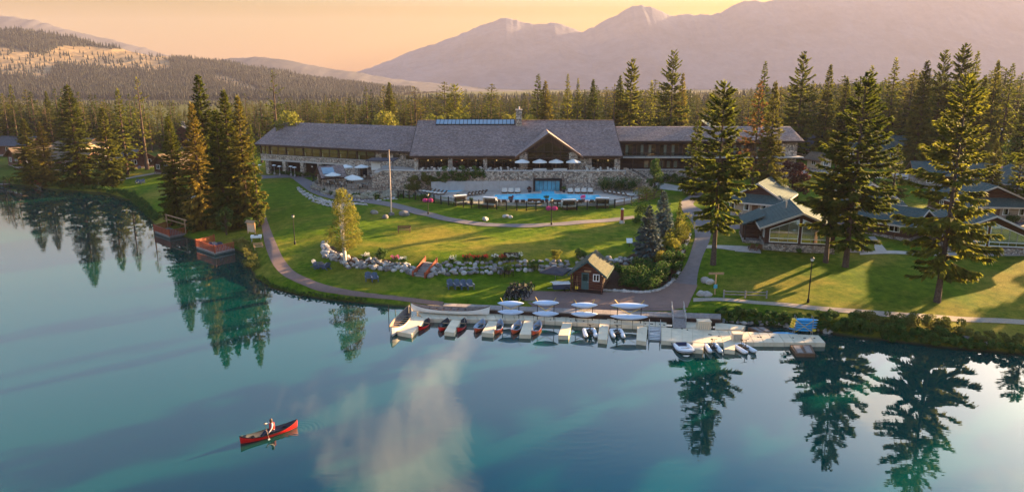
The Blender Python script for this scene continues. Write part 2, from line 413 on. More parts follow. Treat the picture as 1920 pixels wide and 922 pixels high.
    plain('skin', (0.52, 0.30, 0.22, 1), 0.6, 0.3, 0.06, 4)
    plain('hair', (0.09, 0.045, 0.025, 1), 0.6, 0.3, 0.2, 8)
    plain('vest_red', (0.48, 0.02, 0.015, 1), 0.7, 0.2, 0.12, 6)
    plain('cloth_cream', (0.62, 0.57, 0.52, 1), 0.85, 0.1, 0.06, 6)
    plain('cloth_navy', (0.04, 0.05, 0.08, 1), 0.85, 0.1, 0.1, 6)
    plain('pink_flower', (0.62, 0.08, 0.26, 1), 0.8, 0.1, 0.4, 9, per_obj=0.1)
    plain('red_flower', (0.55, 0.03, 0.025, 1), 0.8, 0.1, 0.4, 9, per_obj=0.1)
    plain('white_flower', (0.70, 0.66, 0.58, 1), 0.8, 0.1, 0.2, 9)
    plain('sign_blue', (0.06, 0.30, 0.40, 1), 0.5, 0.4, 0.3, 5)
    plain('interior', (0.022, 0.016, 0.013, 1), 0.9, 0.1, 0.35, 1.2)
    plain('blind_green', (0.115, 0.155, 0.120, 1), 0.8, 0.15, 0.15, 1.5, per_obj=0.25)
    plain('curtain', (0.58, 0.54, 0.47, 1), 0.9, 0.1, 0.12, 2)
    plain('bark', (0.085, 0.058, 0.045, 1), 0.95, 0.1, 0.4, 5, 1.0)
    plain('birch_bark', (0.55, 0.49, 0.42, 1), 0.85, 0.15, 0.25, 4, 0.4)
    plain('dead_wood', (0.26, 0.20, 0.16, 1), 0.95, 0.1, 0.3, 5)
    # glass: a thin pane, part mirror, part clear
    t = NT('window_glass')
    gl = t.n('ShaderNodeBsdfGlossy'); gl.inputs['Roughness'].default_value = 0.03; gl.inputs['Color'].default_value = (0.9, 0.93, 0.95, 1)
    tr = t.n('ShaderNodeBsdfTransparent'); tr.inputs[0].default_value = (0.72, 0.76, 0.74, 1)
    m = t.n('ShaderNodeMixShader')
    lw = t.n('ShaderNodeLayerWeight'); lw.inputs[0].default_value = 0.35
    t.l(t.math('MULTIPLY_ADD', lw.outputs[0], 0.28, 0.012), m.inputs[0]); t.l(tr.outputs[0], m.inputs[1]); t.l(gl.outputs[0], m.inputs[2])
    t.done(m.outputs[0])
    t = NT('view_glass')
    gl = t.n('ShaderNodeBsdfGlossy'); gl.inputs['Roughness'].default_value = 0.03; gl.inputs['Color'].default_value = (0.92, 0.95, 0.97, 1)
    tr = t.n('ShaderNodeBsdfTransparent'); tr.inputs[0].default_value = (0.85, 0.88, 0.87, 1)
    m = t.n('ShaderNodeMixShader'); m.inputs[0].default_value = 0.26; t.l(tr.outputs[0], m.inputs[1]); t.l(gl.outputs[0], m.inputs[2])
    t.done(m.outputs[0])
    # pool water
    t = NT('pool_water'); v = t.geo()
    c = t.ramp(t.noise(v, 0.7, 4), [(0.3, (0.02, 0.46, 0.72, 1)), (0.7, (0.05, 0.62, 0.85, 1))])
    t.done(t.bsdf(c, 0.05, 0.5, t.bump(t.noise(v, 3.0, 3), 0.15, 0.03)))
    t = NT('lit_lamp'); em = t.n('ShaderNodeEmission'); em.inputs[0].default_value = (1.0, 0.62, 0.25, 1); em.inputs[1].default_value = 0.22
    t.done(em.outputs[0])
    t = NT('lamp_glass'); t.done(t.bsdf((0.55, 0.5, 0.42, 1), 0.3, 0.4))
    # foliage
    foliage('spruce', (0.026, 0.044, 0.008, 1), (0.170, 0.180, 0.020, 1), 0.58)
    foliage('fir', (0.034, 0.054, 0.008, 1), (0.215, 0.220, 0.022, 1), 0.6)
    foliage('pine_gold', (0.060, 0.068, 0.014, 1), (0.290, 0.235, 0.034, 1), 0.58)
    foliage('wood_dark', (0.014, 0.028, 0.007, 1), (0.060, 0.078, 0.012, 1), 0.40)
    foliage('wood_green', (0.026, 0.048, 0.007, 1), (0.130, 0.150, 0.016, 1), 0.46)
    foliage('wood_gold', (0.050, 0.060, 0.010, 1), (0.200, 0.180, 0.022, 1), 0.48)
    foliage('rust_needles', (0.22, 0.07, 0.028, 1), (0.42, 0.17, 0.06, 1), 0.30, 0.15)
    foliage('blue_spruce', (0.050, 0.085, 0.085, 1), (0.135, 0.185, 0.185, 1), 0.20)
    foliage('shrub', (0.022, 0.055, 0.012, 1), (0.075, 0.135, 0.025, 1), 0.30, 0.2, 1.6)
    foliage('shrub_yellow', (0.10, 0.12, 0.015, 1), (0.24, 0.21, 0.03, 1), 0.35, 0.15, 1.6)
    foliage('birch_leaf', (0.10, 0.125, 0.018, 1), (0.22, 0.20, 0.03, 1), 0.45, 0.1, 1.2)
    foliage('maroon_leaf', (0.045, 0.014, 0.014, 1), (0.12, 0.035, 0.03, 1), 0.30, 0.1, 1.6)
    foliage('reed', (0.06, 0.085, 0.018, 1), (0.17, 0.16, 0.035, 1), 0.35, 0.2, 0.35)
    foliage('bunch_grass', (0.42, 0.37, 0.27, 1), (0.66, 0.60, 0.48, 1), 0.35, 0.15, 1.6)
    foliage('hill_trees', (0.014, 0.020, 0.017, 1), (0.032, 0.032, 0.026, 1), 0.10, 0.1, 0.02)  # bluish tint of the hazy air is put into the needle colour
make_materials()
M = MATS
# ------------------------------------------------------------------ land, lake, hills
SHORE_PX = [(0, 343), (60, 351), (120, 357), (200, 363), (245, 376), (272, 395), (292, 425), (330, 440), (372, 452), (430, 462), (462, 478),
            (470, 500), (482, 522), (510, 540), (560, 553), (620, 562), (680, 568), (726, 573), (800, 577), (900, 583), (1000, 589), (1100, 595),
            (1200, 600), (1290, 603), (1350, 605), (1420, 609), (1490, 615), (1560, 625), (1650, 636), (1750, 648), (1850, 658), (1920, 664)]
SHORE = [Pz(a, b, 0)[:2] for a, b in SHORE_PX]
LAKE = np.array([(-600, 60), (-420, 150), (-230, 176), (-150, 176)] + SHORE + [(70, 55), (130, 42), (300, 20), (600, -40), (600, -400), (-600, -400)])
def seg_dist(P, A, B):
    d = B - A; t = np.clip(((P - A) @ d) / (d @ d), 0, 1)
    return np.linalg.norm(P - (A + t[:, None] * d), axis=1)
def in_poly(P, poly):
    x, y = P[:, 0], P[:, 1]; ins = np.zeros(len(P), bool); n = len(poly)
    for i in range(n):
        x0, y0 = poly[i]; x1, y1 = poly[(i + 1) % n]
        if y0 == y1: continue
        c = ((y0 > y) != (y1 > y)) & (x < (x1 - x0) * (y - y0) / (y1 - y0) + x0)
        ins ^= c
    return ins
def lake_sdf(P):                       # positive on land
    d = np.full(len(P), 1e9); n = len(LAKE)
    for i in range(n): d = np.minimum(d, seg_dist(P, LAKE[i], LAKE[(i + 1) % n]))
    return np.where(in_poly(P, LAKE), -d, d)
# heights known along the grounds: (photo x, photo y, height)
CTRL_PX = [(500, 470, 1.6), (520, 500, 1.1), (560, 530, 0.9), (620, 545, 0.85), (700, 556, 0.85), (800, 566, 0.85), (900, 572, 0.85), (1000, 578, 0.85),
           (1100, 570, 0.95), (1200, 575, 0.95), (1280, 580, 1.0),
           (600, 500, 1.25), (680, 525, 1.1), (780, 530, 1.15), (880, 540, 1.1), (960, 548, 1.05), (1050, 530, 1.2), (1110, 555, 1.05), (1200, 545, 1.1),
           # foot of the boulder wall, then its top
           (600, 470, 1.9), (612, 492, 1.55), (660, 503, 1.45), (720, 512, 1.4), (780, 518, 1.35), (840, 518, 1.35), (900, 516, 1.35), (960, 514, 1.4), (1020, 512, 1.45), (1060, 510, 1.5), (1140, 505, 1.6),
           (622, 462, 2.55), (640, 478, 2.6), (700, 487, 2.7), (760, 491, 2.75), (820, 492, 2.75), (900, 488, 2.75), (960, 487, 2.8), (1020, 487, 2.8), (1070, 485, 2.8), (1150, 480, 2.8),
           (700, 450, 2.9), (850, 450, 3.0), (1000, 450, 3.0), (1120, 450, 3.0), (640, 430, 2.9), (560, 420, 2.6), (760, 405, 3.3), (900, 425, 3.3), (1040, 430, 3.3), (1160, 415, 3.4),
           (540, 380, 3.0), (560, 345, 3.6), (640, 375, 3.5), (700, 385, 3.6), (750, 390, 3.7), (850, 395, 4.0), (960, 398, 4.15), (1100, 395, 4.15), (1200, 380, 4.25), (960, 388, 4.4), (1100, 387, 4.4), (870, 384, 4.35),
           (1230, 460, 2.9), (1250, 520, 1.5), (1300, 460, 2.8), (1310, 430, 3.2), (1300, 390, 3.8), (1320, 365, 4.1), (1250, 350, 4.6), (1270, 330, 5.0),
           (1300, 545, 1.15), (1330, 500, 2.0), (1400, 560, 1.2), (1450, 520, 1.7), (1500, 480, 2.5), (1550, 570, 1.2), (1620, 500, 2.1), (1700, 540, 1.6), (1755, 570, 1.3), (1700, 480, 2.5),
           (1800, 590, 1.0), (1900, 600, 0.95), (1860, 530, 1.8), (1900, 480, 2.6), (1650, 440, 3.0), (1440, 400, 3.6), (1640, 400, 3.6), (1860, 410, 3.5), (1560, 340, 4.5), (1800, 340, 4.5),
           (400, 430, 0.9), (340, 420, 0.8), (300, 390, 0.9), (440, 400, 1.6), (250, 350, 1.3), (300, 320, 2.2), (480, 380, 2.6), (490, 340, 3.4), (200, 345, 0.9), (100, 345, 0.8), (20, 330, 1.2),
           (150, 320, 1.8), (40, 310, 2.0), (280, 300, 2.9)]
cw = [(*Pz(a, b, z)[:2], z) for a, b, z in CTRL_PX]
cw += [(-62, 158, 3.4), (-60, 166, 3.4), (-75, 180, 4.0), (-45, 152, 3.5), (-45, 158, 3.5), (-28, 146, 3.7), (-30, 150, 3.6), (-20, 142, 3.6), (0, 142, 3.6), (20, 142, 3.8), (40, 142, 5.2), (60, 142, 5.0), (80, 145, 5.0),
       (0, 175, 5.0), (60, 175, 5.2), (-60, 200, 4.6), (-110, 200, 3.6), (-140, 190, 3.0), (120, 150, 5.0), (110, 100, 4.0), (100, 75, 2.4), (140, 70, 2.4), (90, 58, 0.9), (0, 230, 5.2), (120, 230, 5.2), (-120, 240, 4.6), (220, 150, 5.0), (-240, 220, 4.0), (240, 80, 3.5), (250, 300, 5.5), (-250, 320, 5.0), (0, 330, 5.5)]
CW = np.array(cw)
def rbf_fit(C):
    D = np.linalg.norm(C[:, None, :2] - C[None, :, :2], axis=2); n = len(C)
    A = np.zeros((n + 1, n + 1)); A[:n, :n] = D - np.eye(n) * 0.35; A[:n, n] = 1; A[n, :n] = 1
    return np.linalg.solve(A, np.append(C[:, 2], 0))
RW = rbf_fit(CW)
def land_h(P):
    P = np.asarray(P, float)
    out = np.empty(len(P))
    for s in range(0, len(P), 20000):
        Q = P[s:s + 20000]
        h = np.linalg.norm(Q[:, None, :] - CW[None, :, :2], axis=2) @ RW[:-1] + RW[-1]
        r = np.linalg.norm(Q - np.array([0, 130.0]), axis=1)
        w = np.clip((r - 200) / 150, 0, 1); h = h * (1 - w) + 5.3 * w
        d = lake_sdf(Q)
        up = np.minimum(h, 0.10 + 0.55 * np.maximum(d, 0)); dn = np.maximum(-3.5, 0.10 + 0.45 * d)
        out[s:s + 20000] = np.where(d > 0, up, dn)
    return out
def grow(a, b, step, lo, hi, k=1.22):
    xs = list(np.arange(a, b + step / 2, step)); s = step; x = a; left = []
    while x > lo: s *= k; x -= s; left.append(x)
    s = step; x = xs[-1]; right = []
    while x < hi: s *= k; x += s; right.append(x)
    return np.array(left[::-1] + xs + right)
GX = grow(-120, 110, 0.65, -9000, 9000); GY = grow(50, 200, 0.65, -500, 9000)
XX, YY = np.meshgrid(GX, GY)
GP = np.stack([XX.ravel(), YY.ravel()], 1)
HZ = land_h(GP)
HZ += np.where((HZ > 0.5) & (GP[:, 1] < 400), 0.05 * np.sin(GP[:, 0] * 0.7 + 1.3 * np.sin(GP[:, 1] * 0.31)) * np.sin(GP[:, 1] * 0.55), 0)
HG = HZ.reshape(XX.shape)
def ground_z(x, y):
    i = int(np.clip(np.searchsorted(GX, x) - 1, 0, len(GX) - 2)); j = int(np.clip(np.searchsorted(GY, y) - 1, 0, len(GY) - 2))
    fx = (x - GX[i]) / (GX[i + 1] - GX[i]); fy = (y - GY[j]) / (GY[j + 1] - GY[j])
    return float((HG[j, i] * (1 - fx) + HG[j, i + 1] * fx) * (1 - fy) + (HG[j + 1, i] * (1 - fx) + HG[j + 1, i + 1] * fx) * fy)
def G(px, py, zmin=0.0):               # the point of the ground seen at a photograph position
    x, y, w = ray(px, py)
    lo, t = 30.0, 30.0
    while t < 900:
        if CAM_H + w * t <= max(ground_z(x * t, y * t), zmin): break
        lo = t; t += 0.8
    hi = t
    for _ in range(18):
        m = (lo + hi) / 2
        if CAM_H + w * m <= max(ground_z(x * m, y * m), zmin): hi = m
        else: lo = m
    return Vector((x * hi, y * hi, max(ground_z(x * hi, y * hi), zmin)))
def gp(x, y, dz=0.0): return Vector((x, y, ground_z(x, y) + dz))

nx, ny = len(GX), len(GY)
idx = np.arange(nx * ny).reshape(ny, nx)
F = np.stack([idx[:-1, :-1], idx[:-1, 1:], idx[1:, 1:], idx[1:, :-1]], -1).reshape(-1, 4)
gm = np_mesh('ground', np.stack([GP[:, 0], GP[:, 1], HZ], 1), F, M['lawn'], smooth=True)
def sstep(a, b, x): t = np.clip((x - a) / (b - a), 0, 1); return t * t * (3 - 2 * t)
zone = np.maximum.reduce([sstep(195, 235, GP[:, 1]), sstep(95, 120, np.abs(GP[:, 0] - 0)) * sstep(120, 170, GP[:, 1]) * 0.5,
                          sstep(160, 200, np.abs(GP[:, 0]))])
# meadow far right behind the cabins stays lawn
zone = zone * (1 - 0.9 * np.exp(-((GP[:, 0] - 95) / 45) ** 2 - ((GP[:, 1] - 190) / 60) ** 2))
at = gm.attributes.new('zone', 'FLOAT', 'POINT'); at.data.foreach_set('value', zone.astype(np.float32))
tag(addobj('ground', gm), 'green mown lawns and forest floor around the lodge', kind='structure')

wmb = MB(); wmb.poly([(-620, -420, 0), (620, -420, 0), (620, 190, 0), (-620, 190, 0)])
tag(wmb.build('lake_water', M['lake_water']), 'calm teal lake mirroring trees and sky', kind='structure')

# ---- hills and mountains: ridges of real depth, far away
def vnoise(x, y, seed):
    rs = np.random.RandomState(seed); n = 256; tab = rs.rand(n, n)
    xi = np.floor(x).astype(int); yi = np.floor(y).astype(int); fx = x - xi; fy = y - yi
    fx = fx * fx * (3 - 2 * fx); fy = fy * fy * (3 - 2 * fy)
    a = tab[xi % n, yi % n]; b = tab[(xi + 1) % n, yi % n]; c = tab[xi % n, (yi + 1) % n]; d = tab[(xi + 1) % n, (yi + 1) % n]
    return (a * (1 - fx) + b * fx) * (1 - fy) + (c * (1 - fx) + d * fx) * fy
def fbm(x, y, seed, oct=5, ridged=False):
    s = 0; a = 0.5; tot = 0
    for k in range(oct):
        n = vnoise(x, y, seed + k)
        if ridged: n = 1 - np.abs(2 * n - 1)
        s = s + a * n; tot += a; a *= 0.5; x = x * 2.03 + 7.1; y = y * 2.03 + 3.7
    return s / tot
def ridge(name, sil, D, depth, mat, seed, rough=0.10, nxs=260, nys=60, label='', bluff=None):
    rp = np.array([PY(a, b, D) for a, b in sil])
    x = np.linspace(rp[0, 0], rp[-1, 0], nxs)
    top = np.interp(x, rp[:, 0], rp[:, 2])
    ts = np.concatenate([np.linspace(-1, 0, nys), np.linspace(0, 1, 14)[1:]])
    X, T = np.meshgrid(x, ts)
    L = (top[None, :] - 5)
    Yv = D + T * depth
    prof = np.where(T <= 0, (1 + T), (1 - T)); prof = prof ** 1.15
    g = fbm(X / (depth * 0.22), Yv / (depth * 0.6), seed, 5, True) - 0.55
    Z = 5 + L * prof + g * L.max() * rough * 3 * prof * (1 - np.exp(-np.abs(T) * 7))
    jag = (fbm(X[0] / (depth * 0.035), X[0] * 0, seed + 9, 5) - 0.5) * L.max() * rough * 1.0
    Z += jag[None, :] * np.exp(-np.abs(T) * 9)
    Z = np.where((T <= -0.999) | (T >= 0.999), -8, Z)
    idx = np.arange(X.size).reshape(X.shape)
    F = np.stack([idx[:-1, :-1], idx[:-1, 1:], idx[1:, 1:], idx[1:, :-1]], -1).reshape(-1, 4)
    me = np_mesh(name, np.stack([X.ravel(), Yv.ravel(), Z.ravel()], 1), F, mat, smooth=True)
    tag(addobj(name, me), label, kind='structure')
    return x, ts, Z, Yv
def hill_mats():
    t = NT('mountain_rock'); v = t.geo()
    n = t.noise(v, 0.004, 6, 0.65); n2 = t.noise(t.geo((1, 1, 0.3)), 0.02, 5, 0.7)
    c = t.ramp(n, [(0.35, (0.10, 0.092, 0.115, 1)), (0.6, (0.145, 0.135, 0.160, 1))])  # violet of the distant haze is put into the rock colour
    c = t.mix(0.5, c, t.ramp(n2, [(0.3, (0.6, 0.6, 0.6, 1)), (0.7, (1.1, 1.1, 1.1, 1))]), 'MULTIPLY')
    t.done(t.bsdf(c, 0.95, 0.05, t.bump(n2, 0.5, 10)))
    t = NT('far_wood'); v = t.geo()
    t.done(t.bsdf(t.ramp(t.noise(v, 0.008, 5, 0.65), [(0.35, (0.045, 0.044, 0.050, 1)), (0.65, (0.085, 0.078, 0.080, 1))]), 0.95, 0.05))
    t = NT('hill_ground'); v = t.geo()
    n = t.noise(v, 0.006, 5, 0.6)
    c = t.ramp(n, [(0.42, (0.028, 0.034, 0.018, 1)), (0.58, (0.060, 0.054, 0.036, 1))])
    at = t.n('ShaderNodeAttribute', attribute_name='bluff')
    tan = t.ramp(t.noise(t.geo((1, 1, 2.5)), 0.03, 5, 0.7), [(0.3, (0.15, 0.105, 0.060, 1)), (0.7, (0.28, 0.20, 0.115, 1))])
    c = t.mix(at.outputs['Fac'], c, tan)
    t.done(t.bsdf(c, 0.95, 0.05, t.bump(t.noise(v, 0.05, 4), 0.6, 4)))
hill_mats()
FAR = {}
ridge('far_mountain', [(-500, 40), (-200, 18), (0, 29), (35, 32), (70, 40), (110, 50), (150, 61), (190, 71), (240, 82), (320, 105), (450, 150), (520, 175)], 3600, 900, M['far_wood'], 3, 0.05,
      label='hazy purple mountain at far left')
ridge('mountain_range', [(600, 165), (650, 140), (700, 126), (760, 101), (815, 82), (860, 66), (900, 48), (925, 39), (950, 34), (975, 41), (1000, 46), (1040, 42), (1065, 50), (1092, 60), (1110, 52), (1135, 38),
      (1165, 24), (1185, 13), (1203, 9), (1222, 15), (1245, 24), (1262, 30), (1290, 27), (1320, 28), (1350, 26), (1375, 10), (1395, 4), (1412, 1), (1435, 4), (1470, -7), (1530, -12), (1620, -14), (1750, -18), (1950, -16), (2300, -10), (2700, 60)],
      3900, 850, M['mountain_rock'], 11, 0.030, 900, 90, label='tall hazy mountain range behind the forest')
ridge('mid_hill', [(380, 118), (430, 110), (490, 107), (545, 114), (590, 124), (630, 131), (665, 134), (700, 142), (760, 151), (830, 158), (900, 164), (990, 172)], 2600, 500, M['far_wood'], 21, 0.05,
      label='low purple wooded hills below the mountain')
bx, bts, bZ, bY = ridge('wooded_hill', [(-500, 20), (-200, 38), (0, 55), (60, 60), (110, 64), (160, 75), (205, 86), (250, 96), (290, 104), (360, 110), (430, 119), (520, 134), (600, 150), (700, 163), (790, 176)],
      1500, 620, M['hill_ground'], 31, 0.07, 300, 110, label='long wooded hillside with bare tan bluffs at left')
hob = bpy.data.objects['wooded_hill']
# bare bluffs lie on the middle of the slope (seen from the lake at photo y 80..130)
co = np.empty(len(hob.data.vertices) * 3, np.float32); hob.data.vertices.foreach_get('co', co); co = co.reshape(-1, 3)
zr = co[:, 2] - CAM_H; ff = co[:, 1] * CP - zr * SP
ppx = 960 + FPX * co[:, 0] / ff; ppy = 461 - FPX * (co[:, 1] * SP + zr * CP) / ff
nz = fbm(co[:, 0] / 45, co[:, 2] / 14 + co[:, 0] / 60, 77, 4)
band = np.exp(-((ppx - 205) / 115) ** 4) * np.exp(-((ppy - (110 + (ppx - 200) * 0.07)) / 20) ** 4) * 1.4
band = np.maximum(band, 1.2 * np.exp(-((ppx - 20) / 85) ** 4) * np.exp(-((ppy - (118 + (ppx - 20) * 0.20)) / 28) ** 4))
band = np.maximum(band, np.exp(-((ppx - 440) / 45) ** 4) * np.exp(-((ppy - (158 + (ppx - 440) * 0.3)) / 9) ** 4))
bl = np.clip((band * 1.2 - nz) * 4.0, 0, 1)
a2 = hob.data.attributes.new('bluff', 'FLOAT', 'POINT'); a2.data.foreach_set('value', bl.astype(np.float32))

# ---- the air: evening haze in one closed box round the whole place
hb = MB(); hb.box(-7500, -600, -12, 7500, 5600, 520)
t = NT('haze_air')
pv = t.n('ShaderNodeVolumePrincipled')
pv.inputs['Color'].default_value = (0.42, 0.41, 0.54, 1); pv.inputs['Density'].default_value = 0.0001
pv.inputs['Anisotropy'].default_value = 0.1
t.l(pv.outputs[0], t.out.inputs['Volume'])
tag(hb.build('haze', M['haze_air']), 'thin pinkish evening haze filling the valley', kind='stuff')
# ------------------------------------------------------------------ tree makers (unit: metres)
def twigs_mesh(P, D, L, Wd, rs, flat=0.35):
    """needle sprays: one bent diamond (2 quads) for each twig; P base, D direction, L length, Wd half width"""
    n = len(P)
    up = np.tile(np.array([0, 0, 1.0]), (n, 1))
    S = np.cross(D, up); S /= np.maximum(np.linalg.norm(S, axis=1, keepdims=True), 1e-6)
    U = np.cross(S, D)
    roll = rs.uniform(-1.2, 1.2, n)[:, None] * (1 - flat)
    A = S * np.cos(roll) + U * np.sin(roll)
    mid = P + D * (L * 0.45)[:, None] - np.array([0, 0, 1.0]) * (L * 0.04)[:, None]
    tip = P + D * L[:, None] - np.array([0, 0, 1.0]) * (L * 0.16)[:, None]
    V = np.stack([P, mid + A * Wd[:, None], tip, mid - A * Wd[:, None]], 1).reshape(-1, 3)
    F = np.arange(4 * n).reshape(-1, 4)
    return V, F
def conifer(seed, H, Rr, base=0.12, whorl=0.55, per=6, tw=22, droop=0.25, taper=1.0, gap=0.0, jitter=0.3, tl=0.30, tw_w=0.17, lean=0.0, top_thin=0.8, limbs=True, crooked=0.0, mat='spruce', bulge=0.0, trunk_r=None, twin=False):
    """returns (trunk mesh, crown mesh) of one conifer of height H and crown radius Rr"""
    rs = np.random.RandomState(seed)
    tr = trunk_r or (0.012 * H + 0.05)
    ts = np.linspace(0, 1, 9)
    axis = np.stack([lean * H * ts ** 1.5 + crooked * np.sin(ts * 5 + seed) * H * 0.02, crooked * np.cos(ts * 4 + seed) * H * 0.02, ts * H], 1)
    axis -= axis[0]
    tb = MB()
    rad = [tr * 1.25] + [tr * (1 - 0.93 * t) for t in ts[1:]]
    tb.tube([tuple(p) for p in axis], rad, 8)
    def ax(z): return np.array([np.interp(z, axis[:, 2], axis[:, k]) for k in range(3)])
    Vs = []; Fs = []; off = 0
    z = base * H
    cb = base * H
    while z < H * 0.985:
        t = (z - cb) / (H - cb)
        prof = ((1 - t) ** taper) * (1 - math.exp(-(t + 0.06) * 9)) if bulge == 0 else (1 - t) ** taper * (0.55 + 0.45 * min(1, t / bulge))
        nb = max(3, int(per * (0.75 + 0.5 * rs.rand()) * (top_thin + (1 - top_thin) * (1 - t))))
        a0 = rs.rand() * 6.28
        for k in range(nb):
            if rs.rand() < gap: continue
            az = a0 + 6.283 * k / nb + rs.uniform(-0.35, 0.35)
            L = max(0.25, Rr * prof * (1 + rs.uniform(-jitter, jitter)) + 0.12)
            el = 0.75 * t ** 1.6 - droop * (1 - t) + rs.uniform(-0.14, 0.14)
            p0 = ax(min(H, z + rs.uniform(-0.5, 0.5) * whorl))
            h = np.array([math.cos(az), math.sin(az), 0.0])
            m = max(4, int(tw * (0.35 + 0.65 * L / Rr)))
            s = rs.uniform(0.10, 1.0, m) ** 0.75
            sag = -droop * 0.35 * L * (s ** 1.4) + 0.18 * L * s ** 3
            C = p0 + h * (L * s * math.cos(el))[:, None]; C[:, 2] += L * s * math.sin(el) + sag
            side = np.where(rs.rand(m) < 0.5, 1, -1)
            ang = az + side * rs.uniform(0.25, 1.15, m) * (1 - 0.55 * s)
            dz = el + rs.uniform(-0.5, 0.25, m) - droop * 0.4
            D = np.stack([np.cos(ang) * np.cos(dz), np.sin(ang) * np.cos(dz), np.sin(dz)], 1)
            Lt = (tl * L * (1.1 - 0.6 * s) + 0.22) * rs.uniform(0.7, 1.3, m)
            V, F = twigs_mesh(C, D, Lt, Lt * tw_w * rs.uniform(0.8, 1.4, m) + 0.025, rs)
            Vs.append(V); Fs.append(F + off); off += len(V)
            if limbs and L > 0.6:
                e = p0 + h * (L * 0.8 * math.cos(el)); e = (e[0], e[1], p0[2] + L * 0.8 * math.sin(el) - droop * 0.2 * L)
                tb.tube([tuple(p0), e], [min(tr * 0.28, 0.012 * L + 0.015), 0.008], 3, cap=False)
        z += whorl * (0.75 + 0.5 * rs.rand()) * (1 - 0.45 * t)
    # leader
    V, F = twigs_mesh(np.array([ax(H * 0.965 + 0 * i) for i in range(5)]), np.array([[rs.uniform(-.25, .25), rs.uniform(-.25, .25), 1.0] for i in range(5)]), np.full(5, H * 0.04 + 0.25), np.full(5, 0.07), rs)
    Vs.append(V); Fs.append(F + off)
    me = np_mesh('crown', np.concatenate(Vs), np.concatenate(Fs), M[mat] if not isinstance(mat, (list, tuple)) else [M[x] for x in mat])
    if isinstance(mat, (list, tuple)):
        n = len(me.polygons); mi = (np.random.RandomState(seed + 5).rand(n) < 0.35).astype(np.int32); me.polygons.foreach_set('material_index', mi)
    return tb.mesh('trunk', M['bark']), me
def leaf_cloud(rs, centers, radii, n, size, squash=0.8):
    """leaf-sized faces spread through blobs"""
    k = rs.choice(len(centers), n, p=(np.array(radii) ** 2) / np.sum(np.array(radii) ** 2))
    d = rs.normal(size=(n, 3)); d /= np.linalg.norm(d, axis=1, keepdims=True)
    r = rs.uniform(0.45, 1.0, n) ** 0.5
    C = np.array(centers)[k] + d * (np.array(radii)[k] * r)[:, None] * np.array([1, 1, squash])
    a = rs.normal(size=(n, 3)); a /= np.linalg.norm(a, axis=1, keepdims=True)
    b = np.cross(a, d + 0.4 * rs.normal(size=(n, 3))); b /= np.maximum(np.linalg.norm(b, axis=1, keepdims=True), 1e-6)
    s = size * rs.uniform(0.6, 1.4, n)[:, None]
    V = np.stack([C - a * s, C + b * s * 0.55, C + a * s, C - b * s * 0.55], 1).reshape(-1, 3)
    return V, np.arange(4 * n).reshape(-1, 4)
def shrub_mesh(seed, rx, ry, h, n=900, size=0.10, mat='shrub', lobes=9, name='foliage'):
    rs = np.random.RandomState(seed); cs = []; rd = []
    for i in range(lobes):
        a = rs.rand() * 6.28; q = rs.rand() ** 0.5 * 0.62
        z = h * rs.uniform(0.30, 0.70); cs.append((math.cos(a) * q * rx, math.sin(a) * q * ry, z)); rd.append(min(rx, ry, h) * rs.uniform(0.32, 0.52))
    cs.append((0, 0, h * 0.35)); rd.append(min(rx, ry, h) * 0.6)
    V, F = leaf_cloud(rs, cs, rd, n, size)
    V[:, 2] = np.maximum(V[:, 2], 0.0)
    return np_mesh(name, V, F, M[mat])
TREE_N = {}
def put_tree(proto, name, label, x, y, h, rz, group=None, cat='tree', wide=1.0, zoff=-0.15, snag=False):
    """a tree as a thing: trunk and crown under an empty at its foot; proto = (trunk mesh, crown mesh, height)"""
    o = thing(name, label, cat, (x, y, ground_z(x, y) + zoff), rz, group)
    s = h / proto[2]; o.scale = (s * wide, s * wide, s)
    addobj('trunk', proto[0], o); addobj('crown', proto[1], o)
    return o
def top_height(px, top_py, x, y):
    """height of something standing at x, y whose top shows at photo row top_py"""
    return PY(px, top_py, y).z - ground_z(x, y)
def tree_px(proto, name, label, px, base, top, wide=1.0, group=None, rz=None, Y=None):
    if Y is None: g = G(px, base)
    else:
        q = PY(px, base, Y); g = gp(q.x, Y)
    h = top_height(px, top, g.x, g.y)
    return put_tree(proto, name, label, g.x, g.y, h, rz if rz is not None else random.Random(px * 7 + top).uniform(0, 6.28), group, wide=wide)
def cf(seed, H, R, **k):
    a, b = conifer(seed, H, R, **k); return (a, b, H)
P_FIR_BIG = cf(1, 24, 5.2, base=0.14, whorl=0.56, per=8, tw=110, droop=0.30, taper=0.62, gap=0.38, jitter=0.42, mat='fir', tl=0.19, tw_w=0.15, bulge=0.30)
P_FIR_B = cf(2, 24, 4.0, base=0.15, whorl=0.55, per=8, tw=100, droop=0.30, taper=0.55, gap=0.36, jitter=0.5, mat='fir', tl=0.20, tw_w=0.15, bulge=0.25)
P_FIR_C = cf(3, 24, 4.0, base=0.24, whorl=0.55, per=8, tw=105, droop=0.32, taper=0.60, gap=0.36, jitter=0.48, mat='fir', tl=0.20, tw_w=0.15, bulge=0.3)
P_FIR_D = cf(4, 18, 3.3, base=0.30, whorl=0.55, per=8, tw=80, droop=0.26, taper=0.6, gap=0.34, jitter=0.5, mat='fir', tl=0.21, tw_w=0.15, bulge=0.3)
P_SPR_A = cf(5, 24, 3.4, base=0.03, whorl=0.45, per=8, tw=58, droop=0.42, taper=0.75, gap=0.06, jitter=0.28, mat='spruce', tl=0.21, tw_w=0.15, bulge=0.12)
P_SPR_B = cf(6, 22, 3.0, base=0.04, whorl=0.45, per=8, tw=54, droop=0.45, taper=0.8, gap=0.10, jitter=0.32, mat='pine_gold', tl=0.21, tw_w=0.15, bulge=0.12)
